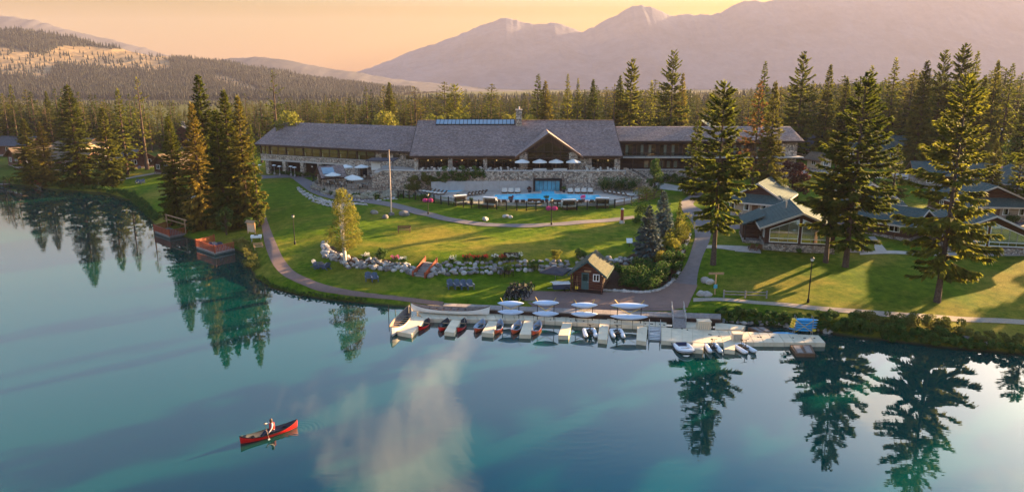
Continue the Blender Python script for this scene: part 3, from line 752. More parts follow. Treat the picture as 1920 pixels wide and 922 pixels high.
P_SPR_C = cf(7, 20, 2.7, base=0.06, whorl=0.45, per=8, tw=46, droop=0.40, taper=0.85, gap=0.10, jitter=0.3, mat='spruce', tl=0.28, tw_w=0.18, bulge=0.15)
P_SPR_D = cf(8, 20, 2.6, base=0.10, whorl=0.62, per=6, tw=34, droop=0.35, taper=0.9, gap=0.14, jitter=0.38, mat='fir', tl=0.3, tw_w=0.18, bulge=0.2)
P_BARE = cf(9, 22, 3.4, base=0.22, whorl=1.05, per=5, tw=26, droop=0.10, taper=0.75, gap=0.30, jitter=0.45, mat='spruce', tl=0.26, tw_w=0.15, bulge=0.3, trunk_r=0.42)
P_BLUE = cf(10, 8, 2.5, base=0.02, whorl=0.30, per=9, tw=26, droop=0.12, taper=0.95, gap=0.02, jitter=0.14, mat='blue_spruce', tl=0.30, tw_w=0.20)
P_YOUNG = cf(11, 8, 1.6, base=0.05, whorl=0.40, per=7, tw=20, droop=0.15, taper=0.95, gap=0.05, jitter=0.2, mat='spruce', tl=0.30, tw_w=0.20)
P_RUST = cf(12, 21, 2.8, base=0.25, whorl=0.7, per=6, tw=32, droop=0.15, taper=0.8, gap=0.2, jitter=0.4, mat=('rust_needles', 'fir'), tl=0.28, tw_w=0.17, bulge=0.2)
P_ROUND = cf(13, 20, 5.0, base=0.25, whorl=0.8, per=7, tw=40, droop=0.05, taper=0.5, gap=0.12, jitter=0.35, mat='fir', tl=0.24, tw_w=0.16, bulge=0.4)
# lighter trees for the woods behind
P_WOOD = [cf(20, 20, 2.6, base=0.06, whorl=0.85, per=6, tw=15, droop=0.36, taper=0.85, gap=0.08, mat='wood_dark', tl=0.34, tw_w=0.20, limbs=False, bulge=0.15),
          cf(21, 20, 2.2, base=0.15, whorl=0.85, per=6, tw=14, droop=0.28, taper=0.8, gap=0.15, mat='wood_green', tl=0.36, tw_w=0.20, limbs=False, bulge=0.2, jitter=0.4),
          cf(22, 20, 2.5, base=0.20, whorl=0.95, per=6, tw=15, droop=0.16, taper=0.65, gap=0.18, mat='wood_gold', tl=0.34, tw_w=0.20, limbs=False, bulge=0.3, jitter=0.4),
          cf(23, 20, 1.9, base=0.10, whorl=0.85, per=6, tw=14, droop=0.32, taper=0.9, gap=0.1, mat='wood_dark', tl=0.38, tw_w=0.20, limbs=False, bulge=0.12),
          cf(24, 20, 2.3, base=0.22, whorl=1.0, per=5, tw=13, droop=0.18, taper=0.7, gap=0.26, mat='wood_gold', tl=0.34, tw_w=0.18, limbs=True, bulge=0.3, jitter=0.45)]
def birch():
    rs = np.random.RandomState(44); tb = MB()
    for (dx, dy) in ((0, 0), (0.25, 0.1), (-0.2, 0.12)):
        tb.tube([(dx * 0.4, dy * 0.4, 0), (dx, dy, 2.0), (dx * 2.0, dy * 2, 4.5), (dx * 2.6, dy * 2.6, 7.0)], [0.16, 0.11, 0.07, 0.02], 7)
    cs = []; rd = []
    for i in range(120):
        z = rs.uniform(1.9, 8.6); t = (z - 1.9) / 6.7
        rr = 2.05 * (min(1, t / 0.22 + 0.35)) * (1 - 0.88 * max(0, t - 0.12) ** 1.05)
        a = rs.rand() * 6.28; q = rs.rand() ** 0.5
        cs.append((math.cos(a) * q * rr, math.sin(a) * q * rr, z)); rd.append(rs.uniform(0.22, 0.48))
        if i % 3 == 0: tb.tube([(0, 0, max(1.5, z - 1.0)), cs[-1]], [0.03, 0.008], 3, cap=False)
    V, F = leaf_cloud(rs, cs, rd, 9000, 0.075, 1.3)
    return tb.mesh('trunk', M['birch_bark']), np_mesh('crown', V, F, M['birch_leaf']), 8.8
P_BIRCH = birch()
def leafy(seed, H, R, mat, n=2600, base=0.2, size=0.14):
    rs = np.random.RandomState(seed); tb = MB(); tb.tube([(0, 0, 0), (0.05, 0, H * 0.45), (0, 0.05, H * 0.8)], [0.03 * H, 0.018 * H, 0.005 * H], 6)
    cs = []; rd = []
    for i in range(30):
        z = H * rs.uniform(base, 0.93); t = (z / H - base) / (1 - base)
        rr = R * (math.sin(math.pi * min(1, t * 0.85 + 0.15)) ** 0.6)
        a = rs.rand() * 6.28; q = rs.rand() ** 0.5 * 0.8
        cs.append((math.cos(a) * q * rr, math.sin(a) * q * rr, z)); rd.append(R * rs.uniform(0.18, 0.34))
        tb.tube([(0, 0, max(0.2, z - 0.3 * H)), cs[-1]], [0.008 * H, 0.004], 3, cap=False)
    V, F = leaf_cloud(rs, cs, rd, n, size)
    return tb.mesh('trunk', M['bark']), np_mesh('crown', V, F, M[mat]), H
P_LEAFY = leafy(51, 6, 2.0, 'shrub'); P_LEAFY_Y = leafy(52, 7, 2.6, 'shrub_yellow'); P_MAROON = leafy(53, 5, 2.2, 'maroon_leaf', base=0.05)

# ------------------------------------------------------------------ trees of the grounds, each where it stands
random.seed(5)
T = tree_px
T(P_FIR_BIG, 'fir_tree', 'broad tall fir standing alone on the right lawn near the shore', 1757, 566, 138, 0.92)
T(P_FIR_B, 'fir_tree', 'tall fir with thick trunk right of the large cabin windows', 1585, 500, 132, 1.05)
T(P_FIR_D, 'fir_tree', 'shorter fir with slim trunk in front of the large cabin', 1548, 492, 245, 1.2)
T(P_FIR_C, 'fir_tree', 'tall fir beside the asphalt path with long bare lower trunk', 1337, 496, 148, 0.98, rz=2.2)
# big clump at the left, by the red decks
lc = 'tall dark spruces clumped by the red decks'
T(P_SPR_A, 'spruce_tree', 'dark dense spruce at left edge of the clump by the red decks', 336, 418, 215, 1.15)
T(P_SPR_A, 'spruce_tree', 'tallest spruce of the clump above the red decks', 398, 415, 138, 1.1)
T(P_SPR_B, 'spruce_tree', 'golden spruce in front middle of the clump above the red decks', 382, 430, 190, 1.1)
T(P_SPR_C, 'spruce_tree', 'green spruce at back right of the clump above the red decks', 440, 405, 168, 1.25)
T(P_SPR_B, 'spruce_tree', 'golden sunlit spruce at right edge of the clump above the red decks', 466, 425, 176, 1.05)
T(P_SPR_C, 'spruce_tree', 'slender green spruce between the two golden ones by the red decks', 425, 432, 205, 1.15)
T(P_SPR_D, 'spruce_tree', 'thin spruce near the tan lake path beside the red decks', 486, 425, 232, 0.6)
T(P_LEAFY, 'leaning_fir', 'low leaning tree hanging over the lower red deck', 425, 440, 385, 1.0)
# left shore
T(P_SPR_C, 'spruce_tree', 'dense dark spruce standing alone at left shore before the sloping lawn', 210, 350, 200, 1.35)
T(P_BARE, 'pine_tree', 'sparse pine with pale bare trunk on the left lawn', 276, 318, 143, 1.0)
T(P_SPR_A, 'spruce_tree', 'tall broad spruce on the left shore by the water', 152, 348, 158, 1.45)
T(P_SPR_C, 'spruce_tree', 'grey green spruce on left shore beside the small red dock', 62, 345, 222, 1.7)
T(P_SPR_B, 'spruce_tree', 'sunlit golden spruce on left shore beside the small red dock', 92, 346, 228, 1.5)
T(P_SPR_D, 'spruce_tree', 'slim tall fir behind the dark lone spruce at left', 240, 330, 165, 1.2)
T(P_WOOD[1], 'spruce_tree', 'short dark spruce between bare pine and the big left clump', 330, 325, 222, 1.1)
T(P_SPR_D, 'fir_tree', 'tall fir at the left edge behind the red cabin', 35, 262, 158, 1.1)
T(P_SPR_A, 'fir_tree', 'feathery fir behind the long grey roofed house at left', 100, 270, 170, 0.9)
T(P_WOOD[2], 'fir_tree', 'tan pine between feathery fir and tall shore spruce', 125, 265, 182, 1.3)
T(P_WOOD[0], 'fir_tree', 'narrow fir at far left behind the red cabin', 72, 262, 172, 1.0)
T(P_WOOD[2], 'pine_tree', 'rusty pine to the right of the sparse pale trunked pine', 310, 285, 190, 1.3)
T(P_WOOD[0], 'fir_tree', 'fir at the very left edge of the view', 4, 265, 158, 1.2)
# behind the lodge: the ones that stand out of the wood
B = lambda pr, lb, px, top, Y, w=1.0, nm='fir_tree', rz=None: T(pr, nm, lb, px, 250, top, w, Y=Y, rz=rz)
B(P_BARE, 'tall sparse fir rising above the left end of the lodge roof', 519, 131, 196, 1.15)
B(P_SPR_A, 'dark pointed spruce above the middle of the left wing roof', 733, 153, 196, 1.1)
B(P_ROUND, 'wide dark layered pine left of the skylight behind the roof', 855, 160, 190, 0.95, 'pine_tree')
B(P_SPR_B, 'golden full spruce right behind the stone chimney', 1022, 150, 188, 1.15)
B(P_SPR_D, 'dark fir left of the golden spruce behind the chimney', 1008, 138, 194, 1.25)
B(P_SPR_D, 'slender fir with clear top right of the golden spruce', 1063, 138, 200, 0.9)
B(P_SPR_D, 'thin fir between the slender fir and the bent topped one', 1082, 146, 196, 0.8)
B(P_SPR_C, 'pointed fir rising over right half of the main roof', 1110, 148, 200, 1.0)
B(P_FIR_C, 'tall leaning fir with ragged bent top behind the right wing', 1180, 108, 186, 0.8)
B(P_SPR_A, 'full green spruce left of the bent topped fir', 1160, 140, 190, 0.95)
B(P_FIR_BIG, 'tallest broad fir behind the right wing roof', 1256, 94, 184, 0.78)
B(P_SPR_B, 'golden lower spruce at right of the tallest broad fir', 1275, 135, 186, 0.9)
B(P_SPR_D, 'green fir between bent topped fir and tallest broad fir', 1218, 150, 198, 1.0)
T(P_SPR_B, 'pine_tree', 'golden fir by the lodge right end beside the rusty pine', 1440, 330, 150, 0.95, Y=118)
T(P_RUST, 'pine_tree', 'pine with rust red dying needles before the lodge right end', 1412, 335, 150, 1.0, Y=122)
B(P_SPR_D, 'tall airy fir behind the rusty pine', 1425, 114, 175, 1.05)
B(P_FIR_B, 'tall dark fir standing out against the sky right of the lodge', 1495, 95, 170, 0.85)
B(P_SPR_C, 'narrow pale fir right of the tall dark one', 1545, 120, 172, 0.9)
B(P_SPR_C, 'bushy fir behind the slate roofed house', 1578, 145, 182, 1.1)
B(P_SPR_D, 'ragged fir with thin top beyond the slate roofed house', 1622, 122, 176, 1.1)
B(P_SPR_D, 'clear topped fir left of the big wooded clump at right', 1664, 107, 176, 1.1)
B(P_SPR_A, 'full rounded fir in the big clump at right', 1722, 112, 160, 1.1)
B(P_FIR_B, 'tall fir of the right clump with twin leaders', 1752, 92, 168, 0.7)
B(P_FIR_C, 'tallest fir of the big clump at right', 1787, 79, 168, 0.85)
B(P_SPR_D, 'slim fir at the right of the tallest in the clump', 1812, 95, 172, 1.0)
B(P_SPR_C, 'tall fir pair left member beyond the right meadow', 1852, 112, 158, 0.75)
B(P_SPR_D, 'tall fir pair right member beyond the right meadow', 1880, 118, 160, 1.1)
B(P_SPR_A, 'dark fir cut by the right edge of the view', 1918, 150, 150, 0.9)
B(P_SPR_C, 'bushy fir left of the pair beyond the right meadow', 1832, 140, 164, 1.0)
T(P_YOUNG, 'young_spruce', 'small dark spruce on lawn left of the right cabins', 1676, 345, 270, 1.2, Y=118)
T(P_SPR_C, 'young_spruce', 'young spruce beside the stone house at far right', 1858, 345, 262, 1.35, Y=122)
T(P_YOUNG, 'young_spruce', 'dark small spruce at far right edge before the stone house', 1908, 350, 278, 1.2, Y=118)
T(P_WOOD[0], 'young_spruce', 'grey young spruce behind the right cabin roofs', 1640, 335, 255, 1.2, Y=125)
T(P_YOUNG, 'young_spruce', 'pointed young spruce before the lodge right wing balcony', 1303, 322, 226, 1.05, Y=128)
T(P_LEAFY, 'sapling', 'light green sapling on the slope below the right wing', 1228, 335, 292, 0.8, Y=126)
T(P_MAROON, 'maroon_tree', 'dark maroon leaved small tree at the lodge right end', 1487, 338, 296, 1.1, Y=124)
T(P_LEAFY, 'apple_tree', 'round green small tree beside the back cabin porch', 1400, 398, 350, 1.1)
T(P_LEAFY_Y, 'aspen_tree', 'yellow leafy aspen behind the large cabin', 1462, 390, 330, 0.9)
T(P_LEAFY, 'small_tree', 'leafy green tree at the far right by the meadow', 1912, 300, 248, 1.2, Y=150)
# blue spruces by the shrub bed
T(P_BLUE, 'blue_spruce', 'silver blue spruce in front at the lawn edge by the shrub bed', 1214, 484, 383, 0.95)
T(P_BLUE, 'blue_spruce', 'taller silver blue spruce behind in the shrub bed', 1241, 450, 356, 0.85)
T(P_YOUNG, 'young_spruce', 'thin young fir rising from the shrubs by the path', 1272, 440, 372, 0.7)
T(P_BIRCH, 'birch_tree', 'yellow green birch with pale trunk inside the boulder bed', 648, 491, 352, 1.2)
# small bright trees peeping over the ridge
for px, top, lb in ((724, 205, 'light green young aspen peeping over the left wing roof'), (1258 - 1258 + 545, 205, 'round yellow green bush tree behind the left roof end'),
                    (818, 212, 'small yellow aspen left of the skylight'), (862, 208, 'tiny bright aspen above the skylight'), (960, 210, 'bright leafed aspen left of the stone chimney'),
                    (990, 212, 'bright aspen right of the stone chimney')):
    B(P_LEAFY_Y, lb, px, top, 172, 0.9, 'aspen_tree')

for i, (x, y, h) in enumerate(((76, 84, 22), (84, 92, 24), (79, 101, 21), (93, 97, 20), (104, 104, 20), (88, 82, 20), (116, 112, 22))):
    put_tree((P_SPR_D, P_SPR_C, P_FIR_D)[i % 3], 'fir_tree', 'fir standing beyond the right edge of the view', x, y, h, i * 1.3, 'firs beyond the right edge', wide=1.2)
# ---- the wood behind: 210 trees one can pick out, the rest one far mass
def canopy_top(px):                    # photo row of the wood's top, as in the photograph
    return float(np.interp(px, [-200, 0, 200, 330, 480, 560, 700, 800, 950, 1060, 1200, 1330, 1400, 1560, 1700, 1920, 2200], [175, 180, 190, 205, 192, 180, 176, 172, 172, 168, 165, 168, 165, 150, 138, 140, 140]))
rw = random.Random(17)
FG = 'conifers of the wood behind the lodge'
spots = []
tries = 0
while len(spots) < 285 and tries < 9000:
    tries += 1
    Y = rw.choice([rw.uniform(178, 225), rw.uniform(190, 265)]); px = rw.choice([rw.uniform(-60, 1985), rw.uniform(-60, 1985), rw.uniform(1500, 1985), rw.uniform(-60, 480)])
    if px < 480 and Y < 215: Y += 45
    if px > 1480: Y = rw.uniform(172, 215) if rw.random() < 0.6 else Y + 20
    q = PY(px, 180, Y)
    if any((q.x - a) ** 2 + (Y - b) ** 2 < 7.0 for a, b in spots): continue
    # leave the meadow at the right and the houses free
    if 45 < q.x < 62 and 175 < Y < 200: continue
    spots.append((q.x, Y))
    x, y = q.x, Y
    h = top_height(px, canopy_top(px) + (rw.uniform(-20, 4) if rw.random() < 0.3 else rw.uniform(0, 36)), x, y)
    h = min(max(h, 9), 27)
    zi = int(np.searchsorted([90, 200, 320, 480, 600, 760, 900, 1010, 1160, 1320, 1480, 1600, 1720, 1830], px))
    zone_n = ['at the left edge', 'behind the long grey roofed house', 'behind the cream walled house', 'behind the big left spruce clump', 'above the left end of the lodge', 'above the left wing windows', 'left of the skylight', 'behind the skylight and chimney',
              'behind the right main roof half', 'behind the right wing balcony', 'behind the lodge right end', 'behind the slate roofed houses', 'behind the green roofed house at right', 'in the tall right clump', 'beyond the right meadow'][zi]
    kk = rw.choice([0, 0, 1, 1, 2, 2, 3, 4]); hn = 'tall' if h > 19 else ('middling' if h > 15 else 'low')
    dn = 'front row' if y < 205 else ('second row' if y < 230 else 'rear')
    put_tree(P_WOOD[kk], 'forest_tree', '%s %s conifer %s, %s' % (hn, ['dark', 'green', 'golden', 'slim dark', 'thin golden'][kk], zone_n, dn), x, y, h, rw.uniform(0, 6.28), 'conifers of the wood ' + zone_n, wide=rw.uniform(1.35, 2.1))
same = {}
for o in bpy.data.objects:
    if o.name.startswith('forest_tree'): same.setdefault(o['label'], []).append(o)
for lb, os_ in same.items():
    if len(os_) < 2: continue
    os_.sort(key=lambda q: q.location.x / q.location.y)
    for k, o in enumerate(os_): o['label'] = lb + ', ' + (['leftmost', 'second from left', 'third from left', 'fourth from left', 'fifth from left', 'sixth from left', 'seventh from left', 'eighth from left', 'ninth from left', 'tenth from left'][k])
def far_cone(rs, n, P, H, Rw, per=5):
    """many small ragged cones joined in one mesh"""
    Vs = []; Fs = []; off = 0
    for lv, (z0, z1, rr) in enumerate(((0.0, 0.50, 1.0), (0.28, 0.78, 0.72), (0.55, 1.05, 0.42))):
        a = rs.rand(n)[:, None] * 6.28 + np.arange(per)[None, :] * 6.283 / per
        r = (Rw * rr)[:, None] * rs.uniform(0.7, 1.25, (n, per))
        ring = np.stack([P[:, 0:1] + np.cos(a) * r, P[:, 1:2] + np.sin(a) * r, P[:, 2:3] + (H * z0)[:, None] + rs.uniform(-0.06, 0.06, (n, per)) * H[:, None]], -1)
        tip = P + np.stack([rs.uniform(-.1, .1, n) * Rw, rs.uniform(-.1, .1, n) * Rw, H * z1], -1)
        V = np.concatenate([ring, tip[:, None, :]], 1).reshape(-1, 3)
        b = (np.arange(n) * (per + 1))[:, None]
        k = np.arange(per)
        F = np.stack([np.broadcast_to(b + k, (n, per)), np.broadcast_to(b + (k + 1) % per, (n, per)), np.broadcast_to(b + per, (n, per))], -1).reshape(-1, 3)
        Vs.append(V); Fs.append(F + off); off += len(V)
    return np.concatenate(Vs), np.concatenate(Fs)
rs = np.random.RandomState(8)
def joined_tree(pr, k):
    me = bpy.data.meshes.new('wood_tree'); vs = []; fs = []; mi = []
    for q, src in enumerate(pr[:2]):
        n0 = len(vs); co = np.empty(len(src.vertices) * 3, np.float32); src.vertices.foreach_get('co', co)
        vs += co.reshape(-1, 3).tolist(); fs += [tuple(v + n0 for v in f.vertices) for f in src.polygons]; mi += [q] * len(src.polygons)
        me.materials.append(src.materials[0])
    me.from_pydata(vs, [], fs); me.polygons.foreach_set('material_index', mi); return bpy.data.objects.new('wood_tree_%d' % k, me)
wood_col = bpy.data.collections.new('wood_tree_kinds')
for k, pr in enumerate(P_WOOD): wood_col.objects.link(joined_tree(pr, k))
n = 3000
ang = rs.uniform(-0.80, 0.80, n); dist = 225 + (760 - 225) * rs.rand(n) ** 1.25
X = np.tan(ang) * dist
keep = ~((np.abs(X) < 30) & (dist < 235)) & ~((X > 60) & (X < 130) & (dist < 250))
X, dist = X[keep], dist[keep]; n = len(X)
pxs = 960 + FPX * X / (dist * CP + 6 * SP)
rows = np.array([canopy_top(q) for q in pxs]) + rs.uniform(3, 34, n) - (fbm(X / 30, dist / 30, 5, 3) - 0.5) * 30
v_ = (461 - rows) / FPX; hh = np.clip(CAM_H + (-SP + v_ * CP) / (CP + v_ * SP) * dist - 5.1, 4.5, 21)
pm = bpy.data.meshes.new('wood_behind'); pm.from_pydata(np.stack([X, dist, np.full(n, 5.1)], 1).tolist(), [], [])
sc_ = np.stack([hh / 20 * rs.uniform(1.5, 2.5, n)] * 2 + [hh / 20], 1)
a_ = pm.attributes.new('tree_scale', 'FLOAT_VECTOR', 'POINT'); a_.data.foreach_set('vector', sc_.astype(np.float32).ravel())
a_ = pm.attributes.new('tree_rot', 'FLOAT_VECTOR', 'POINT'); a_.data.foreach_set('vector', np.stack([rs.normal(0, .02, n), rs.normal(0, .02, n), rs.uniform(0, 6.28, n)], 1).astype(np.float32).ravel())
a_ = pm.attributes.new('tree_kind', 'INT', 'POINT'); a_.data.foreach_set('value', rs.randint(0, len(P_WOOD), n).astype(np.int32))
ng = bpy.data.node_groups.new('wood_scatter', 'GeometryNodeTree')
ng.interface.new_socket('Geometry', in_out='INPUT', socket_type='NodeSocketGeometry'); ng.interface.new_socket('Geometry', in_out='OUTPUT', socket_type='NodeSocketGeometry')
gi = ng.nodes.new('NodeGroupInput'); go = ng.nodes.new('NodeGroupOutput'); ip = ng.nodes.new('GeometryNodeInstanceOnPoints'); ci = ng.nodes.new('GeometryNodeCollectionInfo')
ci.inputs['Collection'].default_value = wood_col; ci.inputs['Separate Children'].default_value = True; ci.inputs['Reset Children'].default_value = True
def named(nm, ty):
    q = ng.nodes.new('GeometryNodeInputNamedAttribute'); q.data_type = ty; q.inputs['Name'].default_value = nm; return q.outputs[0]
ng.links.new(gi.outputs[0], ip.inputs['Points']); ng.links.new(ci.outputs[0], ip.inputs['Instance']); ip.inputs['Pick Instance'].default_value = True
ng.links.new(named('tree_kind', 'INT'), ip.inputs['Instance Index']); ng.links.new(named('tree_rot', 'FLOAT_VECTOR'), ip.inputs['Rotation']); ng.links.new(named('tree_scale', 'FLOAT_VECTOR'), ip.inputs['Scale'])
ng.links.new(ip.outputs[0], go.inputs[0])
wb = addobj('wood_behind', pm); md = wb.modifiers.new('scatter', 'NODES'); md.node_group = ng
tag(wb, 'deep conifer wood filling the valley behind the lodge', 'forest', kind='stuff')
n = 6000
ang = rs.uniform(-0.86, 0.86, n); dist = 640 + (1150 - 640) * rs.rand(n) ** 1.1
P = np.stack([np.tan(ang) * dist, dist, np.full(n, 5.0)], 1)
pxs = 960 + FPX * P[:, 0] / (dist * CP + 6 * SP)
v_ = (461 - (np.array([canopy_top(q) for q in pxs]) + rs.uniform(2, 14, n))) / FPX; H = np.clip(CAM_H + (-SP + v_ * CP) / (CP + v_ * SP) * dist - 5.0, 4, 20)
V, F = far_cone(rs, n, P, H, H * rs.uniform(0.2, 0.32, n))
tag(addobj('distant_forest', np_mesh('distant_forest', V, F, M['hill_trees'])), 'hazy far forest at the foot of the hills', 'forest', kind='stuff')
# hillside trees (thin out on the bare bluffs)
n = 44000
u = rs.rand(n) * (len(bx) - 1); vv = rs.rand(n) ** 0.8
tt = -vv * 0.97
ii = np.clip(u.astype(int), 0, len(bx) - 2); jf = (tt + 1) * 109; jj = np.clip(jf.astype(int), 0, 108)
du = u - ii; dj = jf - jj
Zg = (bZ[jj, ii] * (1 - du) + bZ[jj, ii + 1] * du) * (1 - dj) + (bZ[jj + 1, ii] * (1 - du) + bZ[jj + 1, ii + 1] * du) * dj
Xg = bx[ii] * (1 - du) + bx[ii + 1] * du; Yg = 1500 + tt * 620
keep = bl.reshape(bZ.shape)[jj, ii] < rs.uniform(0.05, 1.1, n)
keep &= np.tan(0.9) * Yg > np.abs(Xg)
P = np.stack([Xg, Yg, Zg - 1], 1)[keep]; H = rs.uniform(6, 11.5, keep.sum())
V, F = far_cone(rs, len(P), P, H, H * 0.24, per=4)
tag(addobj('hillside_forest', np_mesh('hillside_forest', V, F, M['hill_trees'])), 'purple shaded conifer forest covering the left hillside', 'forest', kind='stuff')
# ------------------------------------------------------------------ the lodge
YF = 138.0                                             # main front
FLZ = 7.6                                              # terrace level
def frame_T(origin, ang):                              # local x along the front, y into the building
    return Matrix.Translation(Vector(origin)) @ Matrix.Rotation(ang, 4, 'Z')
lodge = thing('main_lodge', 'long low stone and timber lodge with purple grey shingle roof', 'building', (0, YF, 5.0))
LB = lodge.location.copy()
def LM(T=None):                                        # builder whose shapes end up relative to the lodge's own origin
    base = Matrix.Translation(-Vector(LB))
    return MB(base @ T if T is not None else base)
xl, xr = PY(770, 290, YF).x, PY(1165, 291, YF).x
EZ = 10.5; RZ = PY(950, 226, 150.5).z; YE, YR = 136.6, 150.5
def slab(mb, quad, th=0.28):                           # a sloping roof plane with thickness
    q = [Vector(p) for p in quad]; mb.prism([p - Vector((0, 0, th)) for p in q], (0, 0, th))
r = LM(); slab(r, [(xl, YE, EZ), (xr, YE, EZ), (xr, YR, RZ), (xl, YR, RZ)]); slab(r, [(xl, YR, RZ), (xr, YR, RZ), (xr, 2 * YR - YE, EZ), (xl, 2 * YR - YE, EZ)])
roof = r.build('roof', M['cedar_shingle'], lodge)
b = LM(); b.box(xl - 0.03, YE - 0.07, EZ - 0.42, xr + 0.03, YE + 0.12, EZ - 0.02); b.build('fascia', M['dark_timber'], roof)
for sx in (xl, xr):
    b = LM(); s = -1 if sx == xl else 1
    b.prism([(sx, YE, EZ - 0.45), (sx, YR, RZ - 0.45), (sx, YR, RZ + 0.03), (sx, YE, EZ + 0.03)], (s * 0.12, 0, 0)); b.build('rake_board', M['dark_timber'], roof)
b = LM(); b.box(xl, YR - 0.2, RZ - 0.05, xr, YR + 0.2, RZ + 0.10); b.build('ridge_cap', M['cedar_shingle'], roof)
# courses of shingles that stand a little proud, so the roof is not one sheet
rsl = (RZ - EZ) / (YR - YE)
b = LM()
for i in range(34):
    y = YE + 0.05 + i * (YR - YE - 0.2) / 34; z = EZ + (y - YE) * rsl
    b.prism([(xl + 0.02, y, z - 0.02), (xl + 0.02, y + 0.40, z + 0.40 * rsl - 0.02), (xl + 0.02, y, z + 0.055)], (xr - xl - 0.04, 0, 0))
tag(b.build('shingle_courses', M['cedar_shingle'], roof), kind='stuff')
# skylight on the ridge and the stone chimney
x0, x1 = PY(817, 226, 149).x, PY(966, 226, 149).x
sk = LM(); ya, yb = 148.4, 150.4; za, zb = EZ + (ya - YE) * rsl + 0.16, EZ + (yb - YE) * rsl + 0.35
slab(sk, [(x0, ya, za), (x1, ya, za), (x1, yb, zb), (x0, yb, zb)], 0.3); sko = sk.build('skylight', M['black_metal'], lodge)
n = 20
for i in range(n):
    a, c = x0 + 0.1 + (x1 - x0 - 0.2) * i / n, x0 + 0.1 + (x1 - x0 - 0.2) * (i + 1) / n - 0.12
    p = LM(); sl = (zb - za) / (yb - ya)
    slab(p, [(a, ya + 0.2, za + 0.2 * sl + 0.05), (c, ya + 0.2, za + 0.2 * sl + 0.05), (c, yb - 0.3, zb - 0.3 * sl + 0.05), (a, yb - 0.3, zb - 0.3 * sl + 0.05)], 0.04)
    p.build('pane', M['kayak_blue'] if False else M['skylight_glass'] if 'skylight_glass' in M else plain('skylight_glass', (0.22, 0.30, 0.36, 1), 0.15, 0.6, 0.1, 1), sko)
cx = PY(973, 220, 149).x
c = LM(); c.box(cx - 0.62, 148.2, 14.5, cx + 0.62, 149.5, PY(973, 207, 148.2).z); ch = c.build('chimney', M['field_stone'], lodge)
c = LM(); zt = PY(973, 207, 148.2).z; c.box(cx - 0.75, 148.05, zt, cx + 0.75, 149.65, zt + 0.18); c.tube([(cx, 148.8, zt + 0.1), (cx, 148.8, zt + 0.75)], 0.2, 8); c.build('chimney_cap', M['coping'], ch)
# front gable
gx0, gx1 = PY(966, 290, 135.4).x, PY(1094, 290, 135.4).x; gxm = PY(1029, 250, 135.4).x; gz = PY(1029, 249, 135.4).z
gyb = YE + (gz - EZ) / rsl + 0.2
g = LM()
for (xa, s) in ((gx0, -1), (gx1, 1)):
    slab(g, [(xa, 135.2, EZ - 0.1), (gxm, 135.2, gz), (gxm, gyb, gz + 0.06), (xa, YE + 0.1, EZ + 0.06)] if s < 0 else [(gxm, 135.2, gz), (xa, 135.2, EZ - 0.1), (xa, YE + 0.1, EZ + 0.06), (gxm, gyb, gz + 0.06)], 0.30)
gr = g.build('gable_roof', M['cedar_shingle'], lodge)
for xa in (gx0, gx1):
    b = LM(); b.prism([(xa, 135.08, EZ - 0.52), (gxm, 135.08, gz - 0.44), (gxm, 135.08, gz + 0.03), (xa, 135.08, EZ - 0.06)], (0, 0.11, 0)); b.build('gable_board', M['brown_timber'], gr)
g = LM(); g.prism([(gx0 + 1.6, 136.4, 12.2 - 0.9), (gx1 - 1.6, 136.4, 12.2 - 0.9), (gx1 - 1.6, 136.4, 11.5), (gxm, 136.4, gz - 0.4), (gx0 + 1.6, 136.4, 11.5)], (0, 0.2, 0)); g.build('gable_siding', M['dark_timber'], lodge)
for i in range(22):
    x = gxm - 2.7 + i * 5.4 / 21; ztop = gz - 0.45 - abs(x - gxm) * (gz - EZ) / (gxm - gx0); zb2 = ztop - 1.35
    if zb2 < ztop: 
        b = LM(); b.box(x - 0.06, 136.28, zb2, x + 0.06, 136.36, ztop); b.build('batten', M['brown_timber'], lodge)
# gable glass
px0, px1 = PY(990, 300, 136.2).x, PY(1066, 300, 136.2).x
zg0 = FLZ
def slope_z(x): return gz - 0.55 - abs(x - gxm) * (gz - EZ) / (gxm - gx0)
xs = [px0 + (px1 - px0) * i / 5 for i in range(6)]
gw = LM(); 
for x in xs: gw.box(x - 0.10, 136.15, zg0, x + 0.10, 136.38, slope_z(x) - 0.9)
gw.box(px0, 136.13, 10.0, px1, 136.36, 10.25); gw.box(px0, 136.13, 11.2, px1, 136.36, 11.38)
gwo = gw.build('gable_window', M['dark_timber'], lodge)
for i in range(5):
    for (za, zb) in ((zg0 + 0.1, 10.0), (10.25, 11.2), (11.38, None)):
        a, c2 = xs[i] + 0.1, xs[i + 1] - 0.1
        p = LM(); t0 = zb if zb else max(slope_z(a) - 1.0, za + 0.05); t1 = zb if zb else max(slope_z(c2) - 1.0, za + 0.05)
        p.prism([(a, 136.24, za), (c2, 136.24, za), (c2, 136.24, t1), (a, 136.24, t0)], (0, 0.02, 0)); p.build('pane', M['window_glass'], gwo)
for (a, c2, zt) in ((PY(974, 300, 136).x, PY(989, 300, 136).x, 11.7), (PY(1067, 300, 136).x, PY(1083, 300, 136).x, 11.7)):
    b = LM(); b.box(a, 135.9, 6.5, c2, 137.0, zt if False else 11.2); b.build('stone_pillar', M['field_stone'], lodge)
